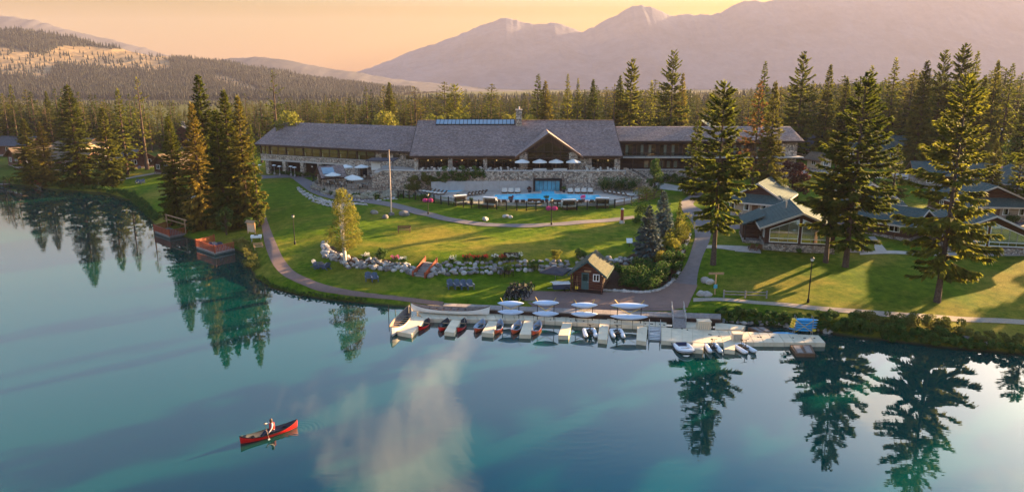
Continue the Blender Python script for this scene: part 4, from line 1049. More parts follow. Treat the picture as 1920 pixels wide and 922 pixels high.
# inner wall (rooms behind the glass), end and back walls
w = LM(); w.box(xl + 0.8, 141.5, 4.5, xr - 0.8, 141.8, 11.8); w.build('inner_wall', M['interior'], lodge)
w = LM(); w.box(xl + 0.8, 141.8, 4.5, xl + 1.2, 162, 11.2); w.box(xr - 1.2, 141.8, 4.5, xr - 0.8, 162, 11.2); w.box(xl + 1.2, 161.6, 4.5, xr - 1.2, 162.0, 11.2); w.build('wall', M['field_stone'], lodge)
for (sx, s) in ((xl + 0.8, 1), (xr - 0.8, -1)):
    w = LM(); w.prism([(sx, 137.2, EZ - 0.4), (sx, 163.4, EZ - 0.4), (sx, YR, RZ - 0.35)], (s * 0.3, 0, 0)); w.build('gable_end_wall', M['dark_timber'], lodge)
# front: stone columns and wide window bays between them
colpx = [(776, 784), (840, 848), (906, 913), (1153, 1163)]
for a, c2 in colpx:
    b = LM(); b.box(PY(a, 300, 137).x, 137.0, 4.5, PY(c2, 300, 137).x, 138.2, EZ - 0.42); b.build('stone_column', M['field_stone'], lodge)
b = LM(); b.box(PY(1084, 300, 137.3).x, 137.3, 6.5, PY(1110, 300, 137.3).x, 138.3, EZ - 0.3); b.build('stone_wall_bay', M['field_stone'], lodge)
b = LM(); b.box(xl + 0.5, 137.05, EZ - 0.75, PY(975, 300, 137).x, 137.9, EZ - 0.42); b.build('lintel', M['brown_timber'], lodge)
b = LM(); b.box(PY(1110, 300, 137).x, 137.05, EZ - 0.75, xr - 0.4, 137.9, EZ - 0.42); b.build('lintel', M['brown_timber'], lodge)
for a, c2 in ((784, 840), (848, 906), (913, 972), (1110, 1153)):
    wx0, wx1 = PY(a, 300, 138).x, PY(c2, 300, 138).x
    f = LM(); k = 4
    f.box(wx0, 138.05, 7.5, wx1, 138.2, 7.62); f.box(wx0, 138.05, EZ - 0.85, wx1, 138.2, EZ - 0.75)
    xs = [wx0 + (wx1 - wx0) * i / k for i in range(k + 1)]
    for x in xs: f.box(x - 0.05, 138.03, 7.62, x + 0.05, 138.19, EZ - 0.85)
    fo = f.build('window_bay', M['dark_timber'], lodge)
    for i in range(k):
        p = LM(); p.box(xs[i] + 0.05, 138.1, 7.64, xs[i + 1] - 0.05, 138.12, EZ - 0.86); p.build('pane', M['window_glass'], fo)
    for i in (0.3, 0.75):                                # small ceiling lamps that glow inside
        p = LM(); p.lathe([(0.02, 0.16), (0.13, 0.08), (0.13, 0.0), (0.02, -0.04)], 8, (wx0 + (wx1 - wx0) * i, 139.6, 9.25)); p.build('ceiling_lamp', M['lit_lamp'], fo)

# ---- left wing, turned away to the left
A = Vector((PY(772, 284, 145.2).x, 145.2, 0)); Bp = Vector((PY(480, 268.5, 165.0).x, 165.0, 0))
LWang = math.atan2(A.y - Bp.y, A.x - Bp.x); LWl = (A - Bp).length
TW = frame_T((Bp.x, Bp.y, 0), LWang)
EZ2 = 10.5; dW = 9.0; RZ2 = 15.15
r = LM(TW); slab(r, [(-0.6, 0, EZ2), (LWl + 3.5, 0, EZ2), (LWl + 3.5, dW, RZ2), (-0.6, dW, RZ2)]); slab(r, [(-0.6, dW, RZ2), (LWl + 3.5, dW, RZ2), (LWl + 3.5, 2 * dW, EZ2), (-0.6, 2 * dW, EZ2)])
lroof = r.build('left_wing_roof', M['cedar_shingle'], lodge)
b = LM(TW); s2 = (RZ2 - EZ2) / dW
for i in range(24):
    y = 0.05 + i * (dW - 0.3) / 24; z = EZ2 + y * s2
    b.prism([(-0.55, y, z - 0.02), (-0.55, y + 0.38, z + 0.38 * s2 - 0.02), (-0.55, y, z + 0.05)], (LWl + 4.0, 0, 0))
tag(b.build('shingle_courses', M['cedar_shingle'], lroof), kind='stuff')
b = LM(TW); b.box(-0.65, -0.08, EZ2 - 0.42, LWl + 1.5, 0.1, EZ2 - 0.02); b.build('fascia', M['dark_timber'], lroof)
wy = 1.0                                                # wall line behind the eave
def lw_x(px):                                          # local x on the left wing front seen at photo column px
    d = ray(px, 285); # intersect vertical plane through the wing front
    n = Vector((-math.sin(LWang), math.cos(LWang), 0)); o = Bp + n * wy
    t = (o.dot(n)) / (Vector(d).dot(n)); p = Vector(d) * t
    return (p - o).dot(Vector((math.cos(LWang), math.sin(LWang), 0)))
w = LM(TW); w.box(0.2, wy, 6.95, lw_x(704), wy + 0.4, 7.95); w.build('stone_band', M['field_stone'], lodge)
b = LM(TW); b.box(0.15, wy - 0.12, 7.95, lw_x(704), wy + 0.45, 8.07); b.build('stone_cap', M['coping'], lodge)
xs0, xs1 = lw_x(704), LWl + 2.0
w = LM(TW); w.box(xs0, wy, 3.0, xs1, wy + 0.5, EZ2 - 0.35); w.build('stone_wall', M['field_stone'], lodge)
for pa, pb in ((715, 726), (737, 749), (761, 773)):
    a, c2 = lw_x(pa), lw_x(pb); f = LM(TW)
    f.box(a, wy - 0.05, 8.75, c2, wy + 0.1, 9.62); fo = f.build('window', M['dark_timber'], lodge)
    for i in range(3):
        p = LM(TW); u0 = a + 0.08 + i * (c2 - a - 0.16) / 3; p.box(u0 + 0.03, wy - 0.08, 8.83, u0 + (c2 - a - 0.16) / 3 - 0.03, wy - 0.06, 9.54); p.build('pane', M['window_glass'], fo)
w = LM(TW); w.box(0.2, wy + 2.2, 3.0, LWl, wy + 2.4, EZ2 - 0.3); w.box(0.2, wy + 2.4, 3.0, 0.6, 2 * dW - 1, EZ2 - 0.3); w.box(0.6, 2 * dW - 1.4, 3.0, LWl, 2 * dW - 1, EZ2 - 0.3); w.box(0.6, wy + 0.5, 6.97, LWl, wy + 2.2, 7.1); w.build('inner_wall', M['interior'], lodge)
w = LM(TW); w.prism([(0.2, 0.6, EZ2 - 0.2), (0.2, 2 * dW - 0.6, EZ2 - 0.2), (0.2, dW, RZ2 - 0.3)], (0.3, 0, 0)); w.build('gable_end_wall', M['dark_timber'], lodge)
# seven bays of two windows with green blinds drawn half way
bays = [lw_x(487) - 4.2] + [lw_x(p) for p in (475, 505.5, 536, 568, 600.5, 634, 668.5, 703)]
bays = [lw_x(p) for p in (475, 505.5, 536, 568, 600.5, 634, 668.5, 703)]
for i in range(7):
    a, c2 = max(0.25, bays[i]), bays[i + 1]
    f = LM(TW); m = (a + c2) / 2
    f.box(a - 0.16, wy, 8.07, a + 0.16, wy + 0.3, EZ2 - 0.42); f.box(m - 0.07, wy + 0.05, 8.2, m + 0.07, wy + 0.25, EZ2 - 0.42); f.box(a + 0.16, wy + 0.04, 8.07, c2 - 0.16, wy + 0.24, 8.18); f.box(a + 0.16, wy + 0.02, EZ2 - 0.6, c2 - 0.16, wy + 0.26, EZ2 - 0.42)
    fo = f.build('window_bay', M['dark_timber'], lodge)
    for (u0, u1) in ((a + 0.16, m - 0.07), (m + 0.07, c2 - 0.16)):
        p = LM(TW); p.box(u0, wy + 0.12, 8.18, u1, wy + 0.14, EZ2 - 0.6); p.build('pane', M['window_glass'], fo)
        p = LM(TW); p.box(u0 + 0.03, wy + 0.2, 9.05 + 0.1 * ((i * 7) % 3), u1 - 0.03, wy + 0.22, EZ2 - 0.6); p.build('blind', M['blind_green'], fo)
    p = LM(TW); p.box(a + 0.3, wy + 0.2, 8.18, a + 0.62, wy + 0.23, 9.0); p.build('curtain', M['kayak_blue'] if False else M['curtain'], fo)
b = LM(TW); b.box(bays[7] - 0.16, wy, 8.07, bays[7] + 0.1, wy + 0.32, EZ2 - 0.42); b.build('corner_post', M['dark_timber'], lodge)
# open arcade below
for i, p0 in enumerate((484, 500.5, 532, 565.5, 598, 632, 668, 700)):
    x = lw_x(p0)
    if x < 0.3: continue
    b = LM(TW); b.box(x - 0.5, wy - 0.25, 2.8, x + 0.5, wy + 0.6, 6.6); b.build('stone_column', M['field_stone'], lodge)
b = LM(TW); b.box(0.2, wy - 0.1, 6.6, xs0, wy + 0.5, 6.95); b.build('arcade_lintel', M['coping'], lodge)
w = LM(TW); w.box(lw_x(640), wy + 0.05, 3.0, lw_x(665), wy + 0.4, 6.6); w.build('stone_infill', M['field_stone'], lodge)

# ---- right wing: balcony above log walls
RX0, RX1 = PY(1160, 262, 143).x, PY(1503, 265, 143).x
EZ3 = 12.95; YW = 144.2; RZ3 = PY(1300, 237, 150.5).z
r = LM(); slab(r, [(RX0 - 1, 142.6, EZ3), (RX1 + 0.4, 142.6, EZ3), (RX1 + 0.4, 150.5, RZ3), (RX0 - 1, 150.5, RZ3)]); slab(r, [(RX0 - 1, 150.5, RZ3), (RX1 + 0.4, 150.5, RZ3), (RX1 + 0.4, 158.4, EZ3), (RX0 - 1, 158.4, EZ3)])
rroof = r.build('right_wing_roof', M['cedar_shingle'], lodge)
b = LM(); s3 = (RZ3 - EZ3) / 7.9
for i in range(16):
    y = 142.65 + i * 7.6 / 16; z = EZ3 + (y - 142.6) * s3
    b.prism([(RX0 - 0.9, y, z - 0.02), (RX0 - 0.9, y + 0.46, z + 0.46 * s3 - 0.02), (RX0 - 0.9, y, z + 0.05)], (RX1 - RX0 + 1.2, 0, 0))
tag(b.build('shingle_courses', M['cedar_shingle'], rroof), kind='stuff')
b = LM(); b.box(RX0 - 1.0, 142.5, EZ3 - 0.4, RX1 + 0.45, 142.66, EZ3 - 0.02); b.build('fascia', M['dark_timber'], rroof)
XS = PY(1462, 290, 144).x
w = LM(); w.box(RX0 - 1, YW, 4.5, XS, YW + 0.3, EZ3 - 0.1); w.build('log_wall', M['dark_log'], lodge)
w = LM(); w.box(XS, 143.4, 3.5, RX1 - 0.6, 157.6, EZ3 - 0.15); w.build('stone_end_block', M['field_stone'], lodge)
w = LM(); w.prism([(RX1 - 0.6, 143, EZ3 - 0.2), (RX1 - 0.6, 158, EZ3 - 0.2), (RX1 - 0.6, 150.5, RZ3 - 0.3)], (-0.3, 0, 0)); w.build('gable_end_wall', M['field_stone'], lodge)
b = LM(); b.box(RX0 + 0.2, 141.4, 9.55, XS + 4, YW, 9.78); b.build('balcony_floor', M['coping'], lodge)
bal = LM(); bal.box(RX0 + 0.2, 141.36, 10.62, XS - 0.1, 141.46, 10.72); balo = bal.build('balcony_rail', M['dark_timber'], lodge)
for i in range(14):
    x = RX0 + 0.25 + i * (XS - RX0 - 0.5) / 13
    p = LM(); p.box(x - 0.05, 141.36, 9.78, x + 0.05, 141.46, 10.62); p.build('post', M['dark_timber'], balo)
    if i < 13:
        x2 = RX0 + 0.25 + (i + 1) * (XS - RX0 - 0.5) / 13; p = LM(); p.box(x + 0.08, 141.4, 9.85, x2 - 0.08, 141.42, 10.55); p.build('glass_panel', M['window_glass'], balo)
nwin = 13
for i in range(nwin):
    x = RX0 + 1.6 + i * (XS - RX0 - 2.5) / nwin; ww = 1.45
    f = LM(); f.box(x - 0.08, YW - 0.06, 9.8, x + ww + 0.08, YW + 0.1, 12.1); fo = f.build('balcony_door', M['brown_timber'], lodge)
    p = LM(); p.box(x, YW - 0.1, 9.9, x + ww, YW - 0.08, 12.0); p.build('pane', M['window_glass'], fo)
    p = LM(); p.box(x + 0.05 + (0.75 if i % 2 else 0), YW - 0.075, 9.9, x + 0.6 + (0.75 if i % 2 else 0), YW - 0.065, 12.0); p.build('curtain', M['curtain'], fo)
for pa, pb in ((1208, 1216), (1236, 1244), (1250, 1257), (1263, 1270), (1300, 1310), (1330, 1340), (1420, 1430)):
    a, c2 = PY(pa, 300, YW).x, PY(pb, 300, YW).x
    f = LM(); f.box(a - 0.08, YW - 0.06, 7.25, c2 + 0.08, YW + 0.1, 8.8); fo = f.build('window', M['brown_timber'], lodge)
    p = LM(); p.box(a, YW - 0.1, 7.32, c2, YW - 0.08, 8.72); p.build('pane', M['window_glass'], fo)
    p = LM(); p.box(a + 0.03, YW - 0.075, 7.34, c2 - 0.03, YW - 0.066, 8.7); p.build('curtain', M['curtain'], fo)
for i in range(6):
    x = RX0 + 3.0 + i * (XS - RX0 - 4) / 5.2
    b = LM(); b.box(x - 0.12, 141.5, 5.0, x + 0.12, 141.74, 9.55); b.build('balcony_post', M['dark_timber'], lodge)
b = LM(); b.box(PY(1183, 315, 141).x, 141.0, 4.0, PY(1345, 315, 141).x, 141.35, 7.2); b.build('porch_wall', M['river_stone'], lodge)
b = LM(); b.box(PY(1183, 315, 141).x - 0.05, 140.92, 7.2, PY(1345, 315, 141).x + 0.05, 141.43, 7.34); b.build('porch_cap', M['coping'], lodge)
f = LM(); a = PY(1455, 300, 143.3).x; f.box(a, 143.28, 7.6, a + 1.2, 143.38, 8.9); fo = f.build('window', M['dark_timber'], lodge)
p = LM(); p.box(a + 0.1, 143.24, 7.7, a + 1.1, 143.26, 8.8); p.build('pane', M['window_glass'], fo)
b = LM(); b.box(PY(1458, 300, 142).x, 140.8, 8.25, PY(1484, 300, 142).x, 143.4, 8.45); b.build('entry_canopy', M['coping'], lodge)

# ------------------------------------------------------------------ terrace, pool yard
tx0, tx1 = PY(762, 322, 131).x, PY(1172, 322, 131).x
DZ = 4.55                                              # pool deck level
ter = thing('terrace', 'raised dining terrace with stone retaining wall above the pool', 'terrace', (0, 131, DZ))
def TM(T=None):
    base = Matrix.Translation(-Vector(ter.location)); return MB(base @ T if T is not None else base)
b = TM(); b.box(tx0 + 0.5, 131.5, 3.0, tx1 - 0.3, 141.5, FLZ); b.build('terrace_floor', M['paver_tan'], ter)
b = TM(); b.box(tx0, 131.0, 2.5, tx1, 131.5, 8.15); b.build('retaining_wall', M['field_stone'], ter)
b = TM(); b.box(tx0 - 0.1, 130.9, 8.15, tx1 + 0.1, 131.6, 8.30); b.build('wall_coping', M['coping'], ter)
for p0 in (938, 1080):
    b = TM(); x = PY(p0, 330, 131).x; b.box(x - 0.25, 130.86, 2.6, x + 0.25, 131.0, 8.15); b.build('wall_buttress', M['field_stone'], ter)
# left flank drops in a slope down to the patio
xa = PY(697, 335, 134).x
b = TM(); b.prism([(xa, 134.0, 2.5), (tx0, 131.1, 2.5), (tx0, 131.1, 8.15), (xa + 2.5, 133.1, 8.0), (xa, 134.0, 6.9)], (0.15, 0.5, 0)); b.build('flank_wall', M['field_stone'], ter)
b = TM(); b.prism([(xa, 133.9, 6.9), (xa + 2.5, 133.0, 8.0), (tx0, 131.0, 8.15), (tx0, 131.0, 8.3), (xa + 2.4, 133.0, 8.15), (xa, 133.9, 7.05)], (0.17, 0.7, 0)); b.build('flank_coping', M['coping'], ter)
b = TM(); b.prism([(xa + 0.3, 134.4, FLZ - 0.3), (tx0 + 0.5, 131.6, FLZ - 0.3), (tx0 + 0.5, 141, FLZ - 0.3), (xa + 0.3, 146, FLZ - 0.3)], (0, 0, 0.29)); b.build('flank_floor', M['paver_tan'], ter)
# concrete wall behind the pool
cxa, cxb = PY(810, 350, 130.6).x, PY(1000, 350, 130.6).x
cxc, cxd = PY(1053, 350, 130.6).x, PY(1175, 350, 130.6).x
pw = [(cxa, 129.2), (PY(842, 350, 130).x, 130.3), (PY(905, 350, 130).x, 130.5), (cxb, 130.6)]
for i in range(3):
    (xa2, ya2), (xb2, yb2) = pw[i], pw[i + 1]; m = max(1, int((xb2 - xa2) / 2.4))
    for k in range(m):
        u0, u1 = xa2 + (xb2 - xa2) * k / m, xa2 + (xb2 - xa2) * (k + 1) / m - 0.03; v0, v1 = ya2 + (yb2 - ya2) * k / m, ya2 + (yb2 - ya2) * (k + 1) / m
        b = TM(); b.prism([(u0, v0, 3.5), (u1, v1, 3.5), (u1, v1, 6.35), (u0, v0, 6.35)], (0, 0.3, 0)); b.build('concrete_panel', M['concrete'], ter)
b = TM(); b.box(cxc, 130.5, 3.5, cxd, 130.8, 6.0); b.build('planter_wall', M['river_stone'], ter)
# pool pavilion with glass front
pv0, pv1 = PY(1000, 350, 130).x, PY(1053, 350, 130).x
b = TM(); b.box(pv0, 129.4, 6.55, pv1, 131.0, 6.85); b.box(pv0, 129.4, DZ, pv0 + 0.3, 131, 6.55); b.box(pv1 - 0.3, 129.4, DZ, pv1, 131, 6.55); pvo = b.build('pavilion_frame', M['black_metal'], ter)
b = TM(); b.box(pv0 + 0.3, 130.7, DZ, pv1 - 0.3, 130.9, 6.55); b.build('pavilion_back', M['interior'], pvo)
for i in range(6):
    u0 = pv0 + 0.35 + i * (pv1 - pv0 - 0.7) / 6; u1 = u0 + (pv1 - pv0 - 0.7) / 6 - 0.06
    b = TM(); b.box(u0, 129.6, 4.3 if i in (2, 3) else DZ + 0.02, u1, 129.63, 6.5); b.build('pane', M['pavilion_glass'] if 'pavilion_glass' in M else plain('pavilion_glass', (0.05, 0.22, 0.30, 1), 0.08, 0.6, 0.3, 0.8), pvo)
# stairs at the right end, going down to the path
st0 = Vector((tx1 + 0.2, 133.5, FLZ)); 
stair = thing('stone_stairs', 'stone stair flight with black rail at right end of the terrace', 'stairs', (tx1 + 0.2, 132.0, 4.0))
for i in range(12):
    b = MB(); b.box(i * 0.42, -0.6 - i * 0.16, 0.0, i * 0.42 + 0.45, 2.2 - i * 0.16, 3.6 - i * 0.26); b.build('step', M['coping'], stair)
for yy in (-0.7, 2.2):
    b = MB(); b.prism([(0, yy, 0), (5.6, yy - 2.1, 0), (5.6, yy - 2.1, 1.4), (0.6, yy - 0.2, 4.4), (0, yy, 4.4)], (0.05, 0.35, 0)); b.build('cheek_wall', M['field_stone'], stair)
b = MB(); b.tube([(0.3, -0.4, 5.0), (5.4, -2.4, 2.2)], 0.05, 5)
for i in range(6): b.tube([(0.3 + i, -0.4 - i * 0.4, 5.0 - i * 0.55), (0.3 + i, -0.4 - i * 0.4, 3.6 - i * 0.55)], 0.04, 4)
b.build('handrail', M['black_metal'], stair)
# ------------------------------------------------------------------ paths, beds, boulders
def smooth_line(pts, n=8):
    pts = [Vector(p) for p in pts]; out = []
    for i in range(len(pts) - 1):
        p0 = pts[max(i - 1, 0)]; p1 = pts[i]; p2 = pts[i + 1]; p3 = pts[min(i + 2, len(pts) - 1)]
        for k in range(n):
            t = k / n
            out.append(0.5 * ((2 * p1) + (p2 - p0) * t + (2 * p0 - 5 * p1 + 4 * p2 - p3) * t * t + (3 * p1 - p0 - 3 * p2 + p3) * t ** 3))
    out.append(pts[-1]); return out
def strip(name, edge_a, edge_b, mat, label, dz=0.045, m=6, kind='structure'):
    """a path between two edges given as photo positions"""
    a = smooth_line([G(*p) for p in edge_a]); b = smooth_line([G(*p) for p in edge_b])
    n = max(len(a), len(b))
    def res(l): return [l[min(len(l) - 1, int(i * (len(l) - 1) / (n - 1)))].lerp(l[min(len(l) - 1, int(i * (len(l) - 1) / (n - 1)) + 1)], (i * (len(l) - 1) / (n - 1)) % 1) for i in range(n)]
    a = res(a); b = res(b); mb = MB(); vs = []; fs = []
    for p, q in zip(a, b):
        for k in range(m + 1):
            x, y = p.x + (q.x - p.x) * k / m, p.y + (q.y - p.y) * k / m
            vs.append((x, y, ground_z(x, y) + dz))
    for i in range(n - 1):
        for k in range(m): fs.append((i * (m + 1) + k, i * (m + 1) + k + 1, (i + 1) * (m + 1) + k + 1, (i + 1) * (m + 1) + k))
    mb.add(vs, fs); o = mb.build(name, mat, smooth=True)
    return tag(o, label, kind=kind)
def sheet(name, outline_px, mat, label, dz=0.05, kind='structure', step=0.8):
    """a flat bed or yard following the ground inside an outline of photo positions"""
    poly = np.array([tuple(G(*p))[:2] for p in outline_px])
    x0, y0 = poly.min(0); x1, y1 = poly.max(0)
    import bmesh
    bm = bmesh.new(); vs = [bm.verts.new((a, b, 0)) for a, b in poly]; bm.faces.new(vs)
    for ax, lo, hi in ((0, x0, x1), (1, y0, y1)):
        c = lo + step
        while c < hi:
            co = (c, 0, 0) if ax == 0 else (0, c, 0); no = (1, 0, 0) if ax == 0 else (0, 1, 0)
            bmesh.ops.bisect_plane(bm, geom=bm.verts[:] + bm.edges[:] + bm.faces[:], plane_co=co, plane_no=no); c += step
    for v in bm.verts: v.co.z = ground_z(v.co.x, v.co.y) + dz
    bm.normal_update()
    for f in bm.faces:
        if f.normal.z < 0: f.normal_flip()
    me = bpy.data.meshes.new(name); bm.to_mesh(me); bm.free(); me.materials.append(mat)
    return tag(addobj(name, me), label, kind=kind)
# lake walk: pink tan, from the left clump round to the dock
strip('lake_path', [(487, 400), (492, 432), (496, 455), (504, 480), (516, 502), (540, 522), (580, 540), (630, 551), (700, 559), (765, 566), (830, 574)],
      [(497, 400), (507, 430), (516, 452), (527, 477), (541, 498), (562, 515), (598, 530), (645, 542), (705, 551), (765, 558), (832, 566)], M['red_paver'], 'pinkish paved path along the lake shore')
strip('lake_path_upper', [(300, 366), (330, 368), (400, 378), (487, 399)], [(306, 363), (335, 364), (405, 373), (497, 399)], M['gravel_path'], 'narrow gravel path behind the left trees')
sheet('dock_apron', [(980, 562), (985, 545), (1060, 546), (1210, 549), (1240, 543), (1262, 528), (1308, 535), (1296, 560), (1288, 583), (1150, 583), (1000, 577)], M['red_paver'], 'reddish paved apron in front of the boathouse')
strip('main_path', [(1262, 530), (1278, 510), (1291, 485), (1299, 460), (1303, 440), (1296, 415), (1280, 396), (1276, 380), (1300, 362)],
      [(1306, 535), (1309, 510), (1316, 485), (1326, 462), (1332, 445), (1336, 420), (1318, 396), (1300, 382), (1322, 360)], M['asphalt'], 'grey asphalt path curving up from the dock', dz=0.06)
strip('terrace_path', [(1196, 340), (1230, 342), (1262, 347), (1290, 352), (1312, 358)], [(1192, 346), (1222, 352), (1250, 356), (1280, 360), (1300, 366)], M['paver_tan'], 'pale path from the terrace stairs')
strip('lawn_path', [(512, 327), (545, 334), (560, 344), (585, 362), (625, 374), (680, 380), (730, 388), (790, 404), (850, 417), (950, 426), (1040, 424), (1120, 418), (1190, 410)],
      [(508, 322), (552, 328), (580, 338), (603, 354), (640, 366), (690, 373), (745, 382), (800, 397), (855, 410), (950, 420), (1040, 418), (1120, 412), (1188, 405)], M['asphalt'], 'grey path curving across the upper lawn below the pool', dz=0.06)
strip('wing_path', [(490, 336), (520, 334), (560, 333), (620, 331)], [(490, 329), (520, 329), (560, 327), (620, 325)], M['asphalt'], 'grey walk along the lodge left wing hedge', dz=0.07)
strip('shore_trail', [(1300, 566), (1360, 565), (1440, 572), (1530, 582), (1620, 590), (1720, 598), (1820, 604), (1925, 609)],
      [(1300, 559), (1360, 559), (1440, 566), (1530, 574), (1620, 581), (1720, 588), (1820, 595), (1925, 600)], M['gravel_path'], 'narrow gravel trail along the right shore')
strip('cabin_path', [(1306, 466), (1345, 466), (1378, 470), (1420, 472)], [(1310, 460), (1345, 460), (1380, 461), (1420, 463)], M['paver_tan'], 'short paved path to the large cabin')
strip('cabin_walk', [(1612, 478), (1660, 476), (1760, 480), (1925, 480)], [(1612, 472), (1660, 470), (1760, 474), (1925, 473)], M['paver_tan'], 'paved walk behind the right lawn')
strip('cabin_link', [(1642, 472), (1636, 455), (1628, 444)], [(1664, 472), (1650, 455), (1640, 443)], M['paver_tan'], 'paved link path between the right cabins')
strip('cabin_road', [(1310, 440), (1380, 430), (1480, 425), (1620, 424), (1760, 420), (1925, 425)], [(1310, 425), (1380, 417), (1480, 413), (1620, 412), (1760, 410), (1925, 414)], M['asphalt'], 'asphalt lane between the cabin rows')
strip('back_road', [(1490, 330), (1560, 332), (1640, 335), (1720, 338)], [(1490, 318), (1560, 320), (1640, 324), (1720, 326)], M['paver_tan'], 'pale road behind the cabins')
strip('left_path', [(150, 347), (210, 342), (260, 332), (310, 323)], [(150, 344), (210, 339), (260, 329), (310, 320)], M['gravel_path'], 'thin gravel path over the left lawn')
strip('house_walk', [(-5, 293), (60, 296), (180, 302), (330, 305)], [(-5, 289), (60, 292), (180, 297), (330, 300)], M['paver_tan'], 'pale walk before the red houses at left')
sheet('mulch_bed', [(606, 465), (626, 462), (650, 478), (690, 486), (740, 489), (738, 497), (690, 496), (640, 491), (615, 484)], M['mulch'], 'brown mulch bed behind the boulders', dz=0.07)
sheet('shrub_mulch', [(1130, 545), (1150, 505), (1180, 480), (1230, 455), (1285, 435), (1292, 450), (1285, 475), (1276, 500), (1264, 520), (1240, 538), (1200, 546)], M['mulch'], 'dark mulch under the shrub bed beside the path', dz=0.07)

ROCKS = []
def rock_mesh(seed, mat, name='boulder'):
    rs = np.random.RandomState(seed); import bmesh
    bm = bmesh.new(); bmesh.ops.create_icosphere(bm, subdivisions=2, radius=1.0)
    pl = [(v / np.linalg.norm(v), rs.uniform(0.62, 0.95)) for v in rs.normal(size=(9, 3))]
    for v in bm.verts:
        p = np.array(v.co)
        for nrm, d in pl:
            e = p @ nrm - d
            if e > 0: p = p - nrm * e * 0.9
        v.co = p * (1 + rs.uniform(-0.04, 0.04))
    me = bpy.data.meshes.new(name); bm.to_mesh(me); bm.free(); me.materials.append(mat)
    return me
RK = [rock_mesh(i, M['rock']) for i in range(6)] + [rock_mesh(10 + i, M['pale_rock']) for i in range(6)]
rr = random.Random(3)
def put_rock(parent, p, s, name='boulder', pal=None):
    me = RK[pal if pal is not None else rr.randrange(12)]
    o = addobj(name, me, parent, loc=Vector(p) - (parent.location if parent else Vector()))
    o.scale = (s * rr.uniform(0.85, 1.35), s * rr.uniform(0.8, 1.15), s * rr.uniform(0.6, 0.9)); o.rotation_euler = (rr.uniform(-.25, .25), rr.uniform(-.25, .25), rr.uniform(0, 6.28))
    return o
# the dry boulder wall across the lawn
foot = smooth_line([G(*p) for p in ((606, 456), (605, 470), (613, 486), (640, 497), (680, 502), (720, 507), (762, 513), (778, 517))], 6)
crest = smooth_line([G(*p) for p in ((612, 452), (618, 464), (632, 475), (655, 482), (690, 487), (725, 490), (765, 495), (780, 503))], 6)
foot2 = smooth_line([G(*p) for p in ((806, 519), (840, 517), (900, 515), (960, 513), (1020, 511), (1068, 508))], 6)
crest2 = smooth_line([G(*p) for p in ((812, 500), (850, 492), (900, 490), (960, 488), (1020, 487), (1068, 486))], 6)
wall = thing('boulder_wall', 'long dry wall of pale rounded boulders across the lawn', 'rock wall', G(800, 515))
nrk = 0
for f, c in ((foot, crest), (foot2, crest2)):
    L = sum((f[i + 1] - f[i]).length for i in range(len(f) - 1)); d = 0.0; n = int(L / 0.46)
    for i in range(n):
        t = (i + rr.random() * 0.6) / n * (len(f) - 1); k = min(int(t), len(f) - 2); u = t - k
        a = f[k].lerp(f[k + 1], u); b = c[k].lerp(c[k + 1], u)
        for row in range(3):
            w = (row + rr.uniform(0.1, 0.9)) / 3
            p = a.lerp(b, w); p.z = ground_z(p.x, p.y) + rr.uniform(0.0, 0.16)
            if nrk < 298: put_rock(wall, p, rr.uniform(0.22, 0.42) * (1.15 - 0.3 * w)); nrk += 1
            if row == 0 and rr.random() < 0.15 and nrk < 298: put_rock(wall, p + Vector((rr.uniform(-.5, .5), -0.5, 0)), rr.uniform(0.3, 0.5)); nrk += 1
# low wall behind the boathouse and the pale rock slope by the patio path
w2 = thing('boulder_bank', 'low bank of boulders behind the green roofed boathouse', 'rock wall', G(1150, 490))
for i in range(46):
    p = G(rr.uniform(1080, 1190), rr.uniform(482, 497)); put_rock(w2, p + Vector((0, 0, 0.08)), rr.uniform(0.22, 0.42))
w3 = thing('rock_slope', 'pale angular rock slope below the curved patio path', 'rock slope', G(620, 372))
for i in range(260):
    t = rr.random(); px = 558 + t * 130; top = np.interp(px, [558, 585, 625, 690], [350, 365, 377, 384]); 
    p = G(px, top + rr.uniform(1, 13) * math.sin(math.pi * min(1, t + 0.15)) + 1); put_rock(w3, p + Vector((0, 0, 0.04)), rr.uniform(0.16, 0.32), 'stone', rr.randrange(6, 12))
# edging stones along the shrub bed
ed = thing('stone_edging', 'row of pale edging stones between shrub bed and asphalt path', 'stone edging', G(1260, 530))
for i, p in enumerate(smooth_line([G(*q) for q in ((1132, 545), (1165, 547), (1205, 549), (1236, 544), (1256, 532), (1270, 515), (1275, 500), (1272, 488), (1280, 472), (1288, 455), (1294, 440))], 9)):
    put_rock(ed, p + Vector((0, 0, 0.10)), rr.uniform(0.20, 0.30), 'stone', rr.randrange(6, 12))
# loose boulders
for px, py, s, lb in ((702, 400, 0.75, 'upright reddish boulder on lawn left of the flagpole'), (722, 409, 0.6, 'low grey boulder at the left foot of the flagpole'), (758, 403, 0.8, 'wide grey boulder right of the flagpole'),
                      (910, 413, 0.6, 'small pale rock on lawn by the curved path'), (948, 407, 0.55, 'low scattered pale rock on lawn below the pool fence'), (957, 409, 0.4, 'little rock beside the low pale rock below the pool fence'),
                      (1322, 528, 0.62, 'white boulder left of pair beside wooden signpost'), (1331, 531, 0.62, 'white boulder right of pair beside wooden signpost'),
                      (1313, 553, 0.68, 'white boulder at the path edge above the dock, left one'), (1326, 554, 0.64, 'white boulder at the path edge above the dock, right one'),
                      (1854, 645, 0.5, 'single pale rock standing in shallow water at right'), (1812, 636, 0.42, 'small rock under the reeds at right shore')):
    o = put_rock(None, G(px, py) + Vector((0, 0, 0.12)), s, 'boulder', 7 if 'white' in lb or 'pale' in lb else rr.randrange(6)); tag(o, lb, 'boulder')
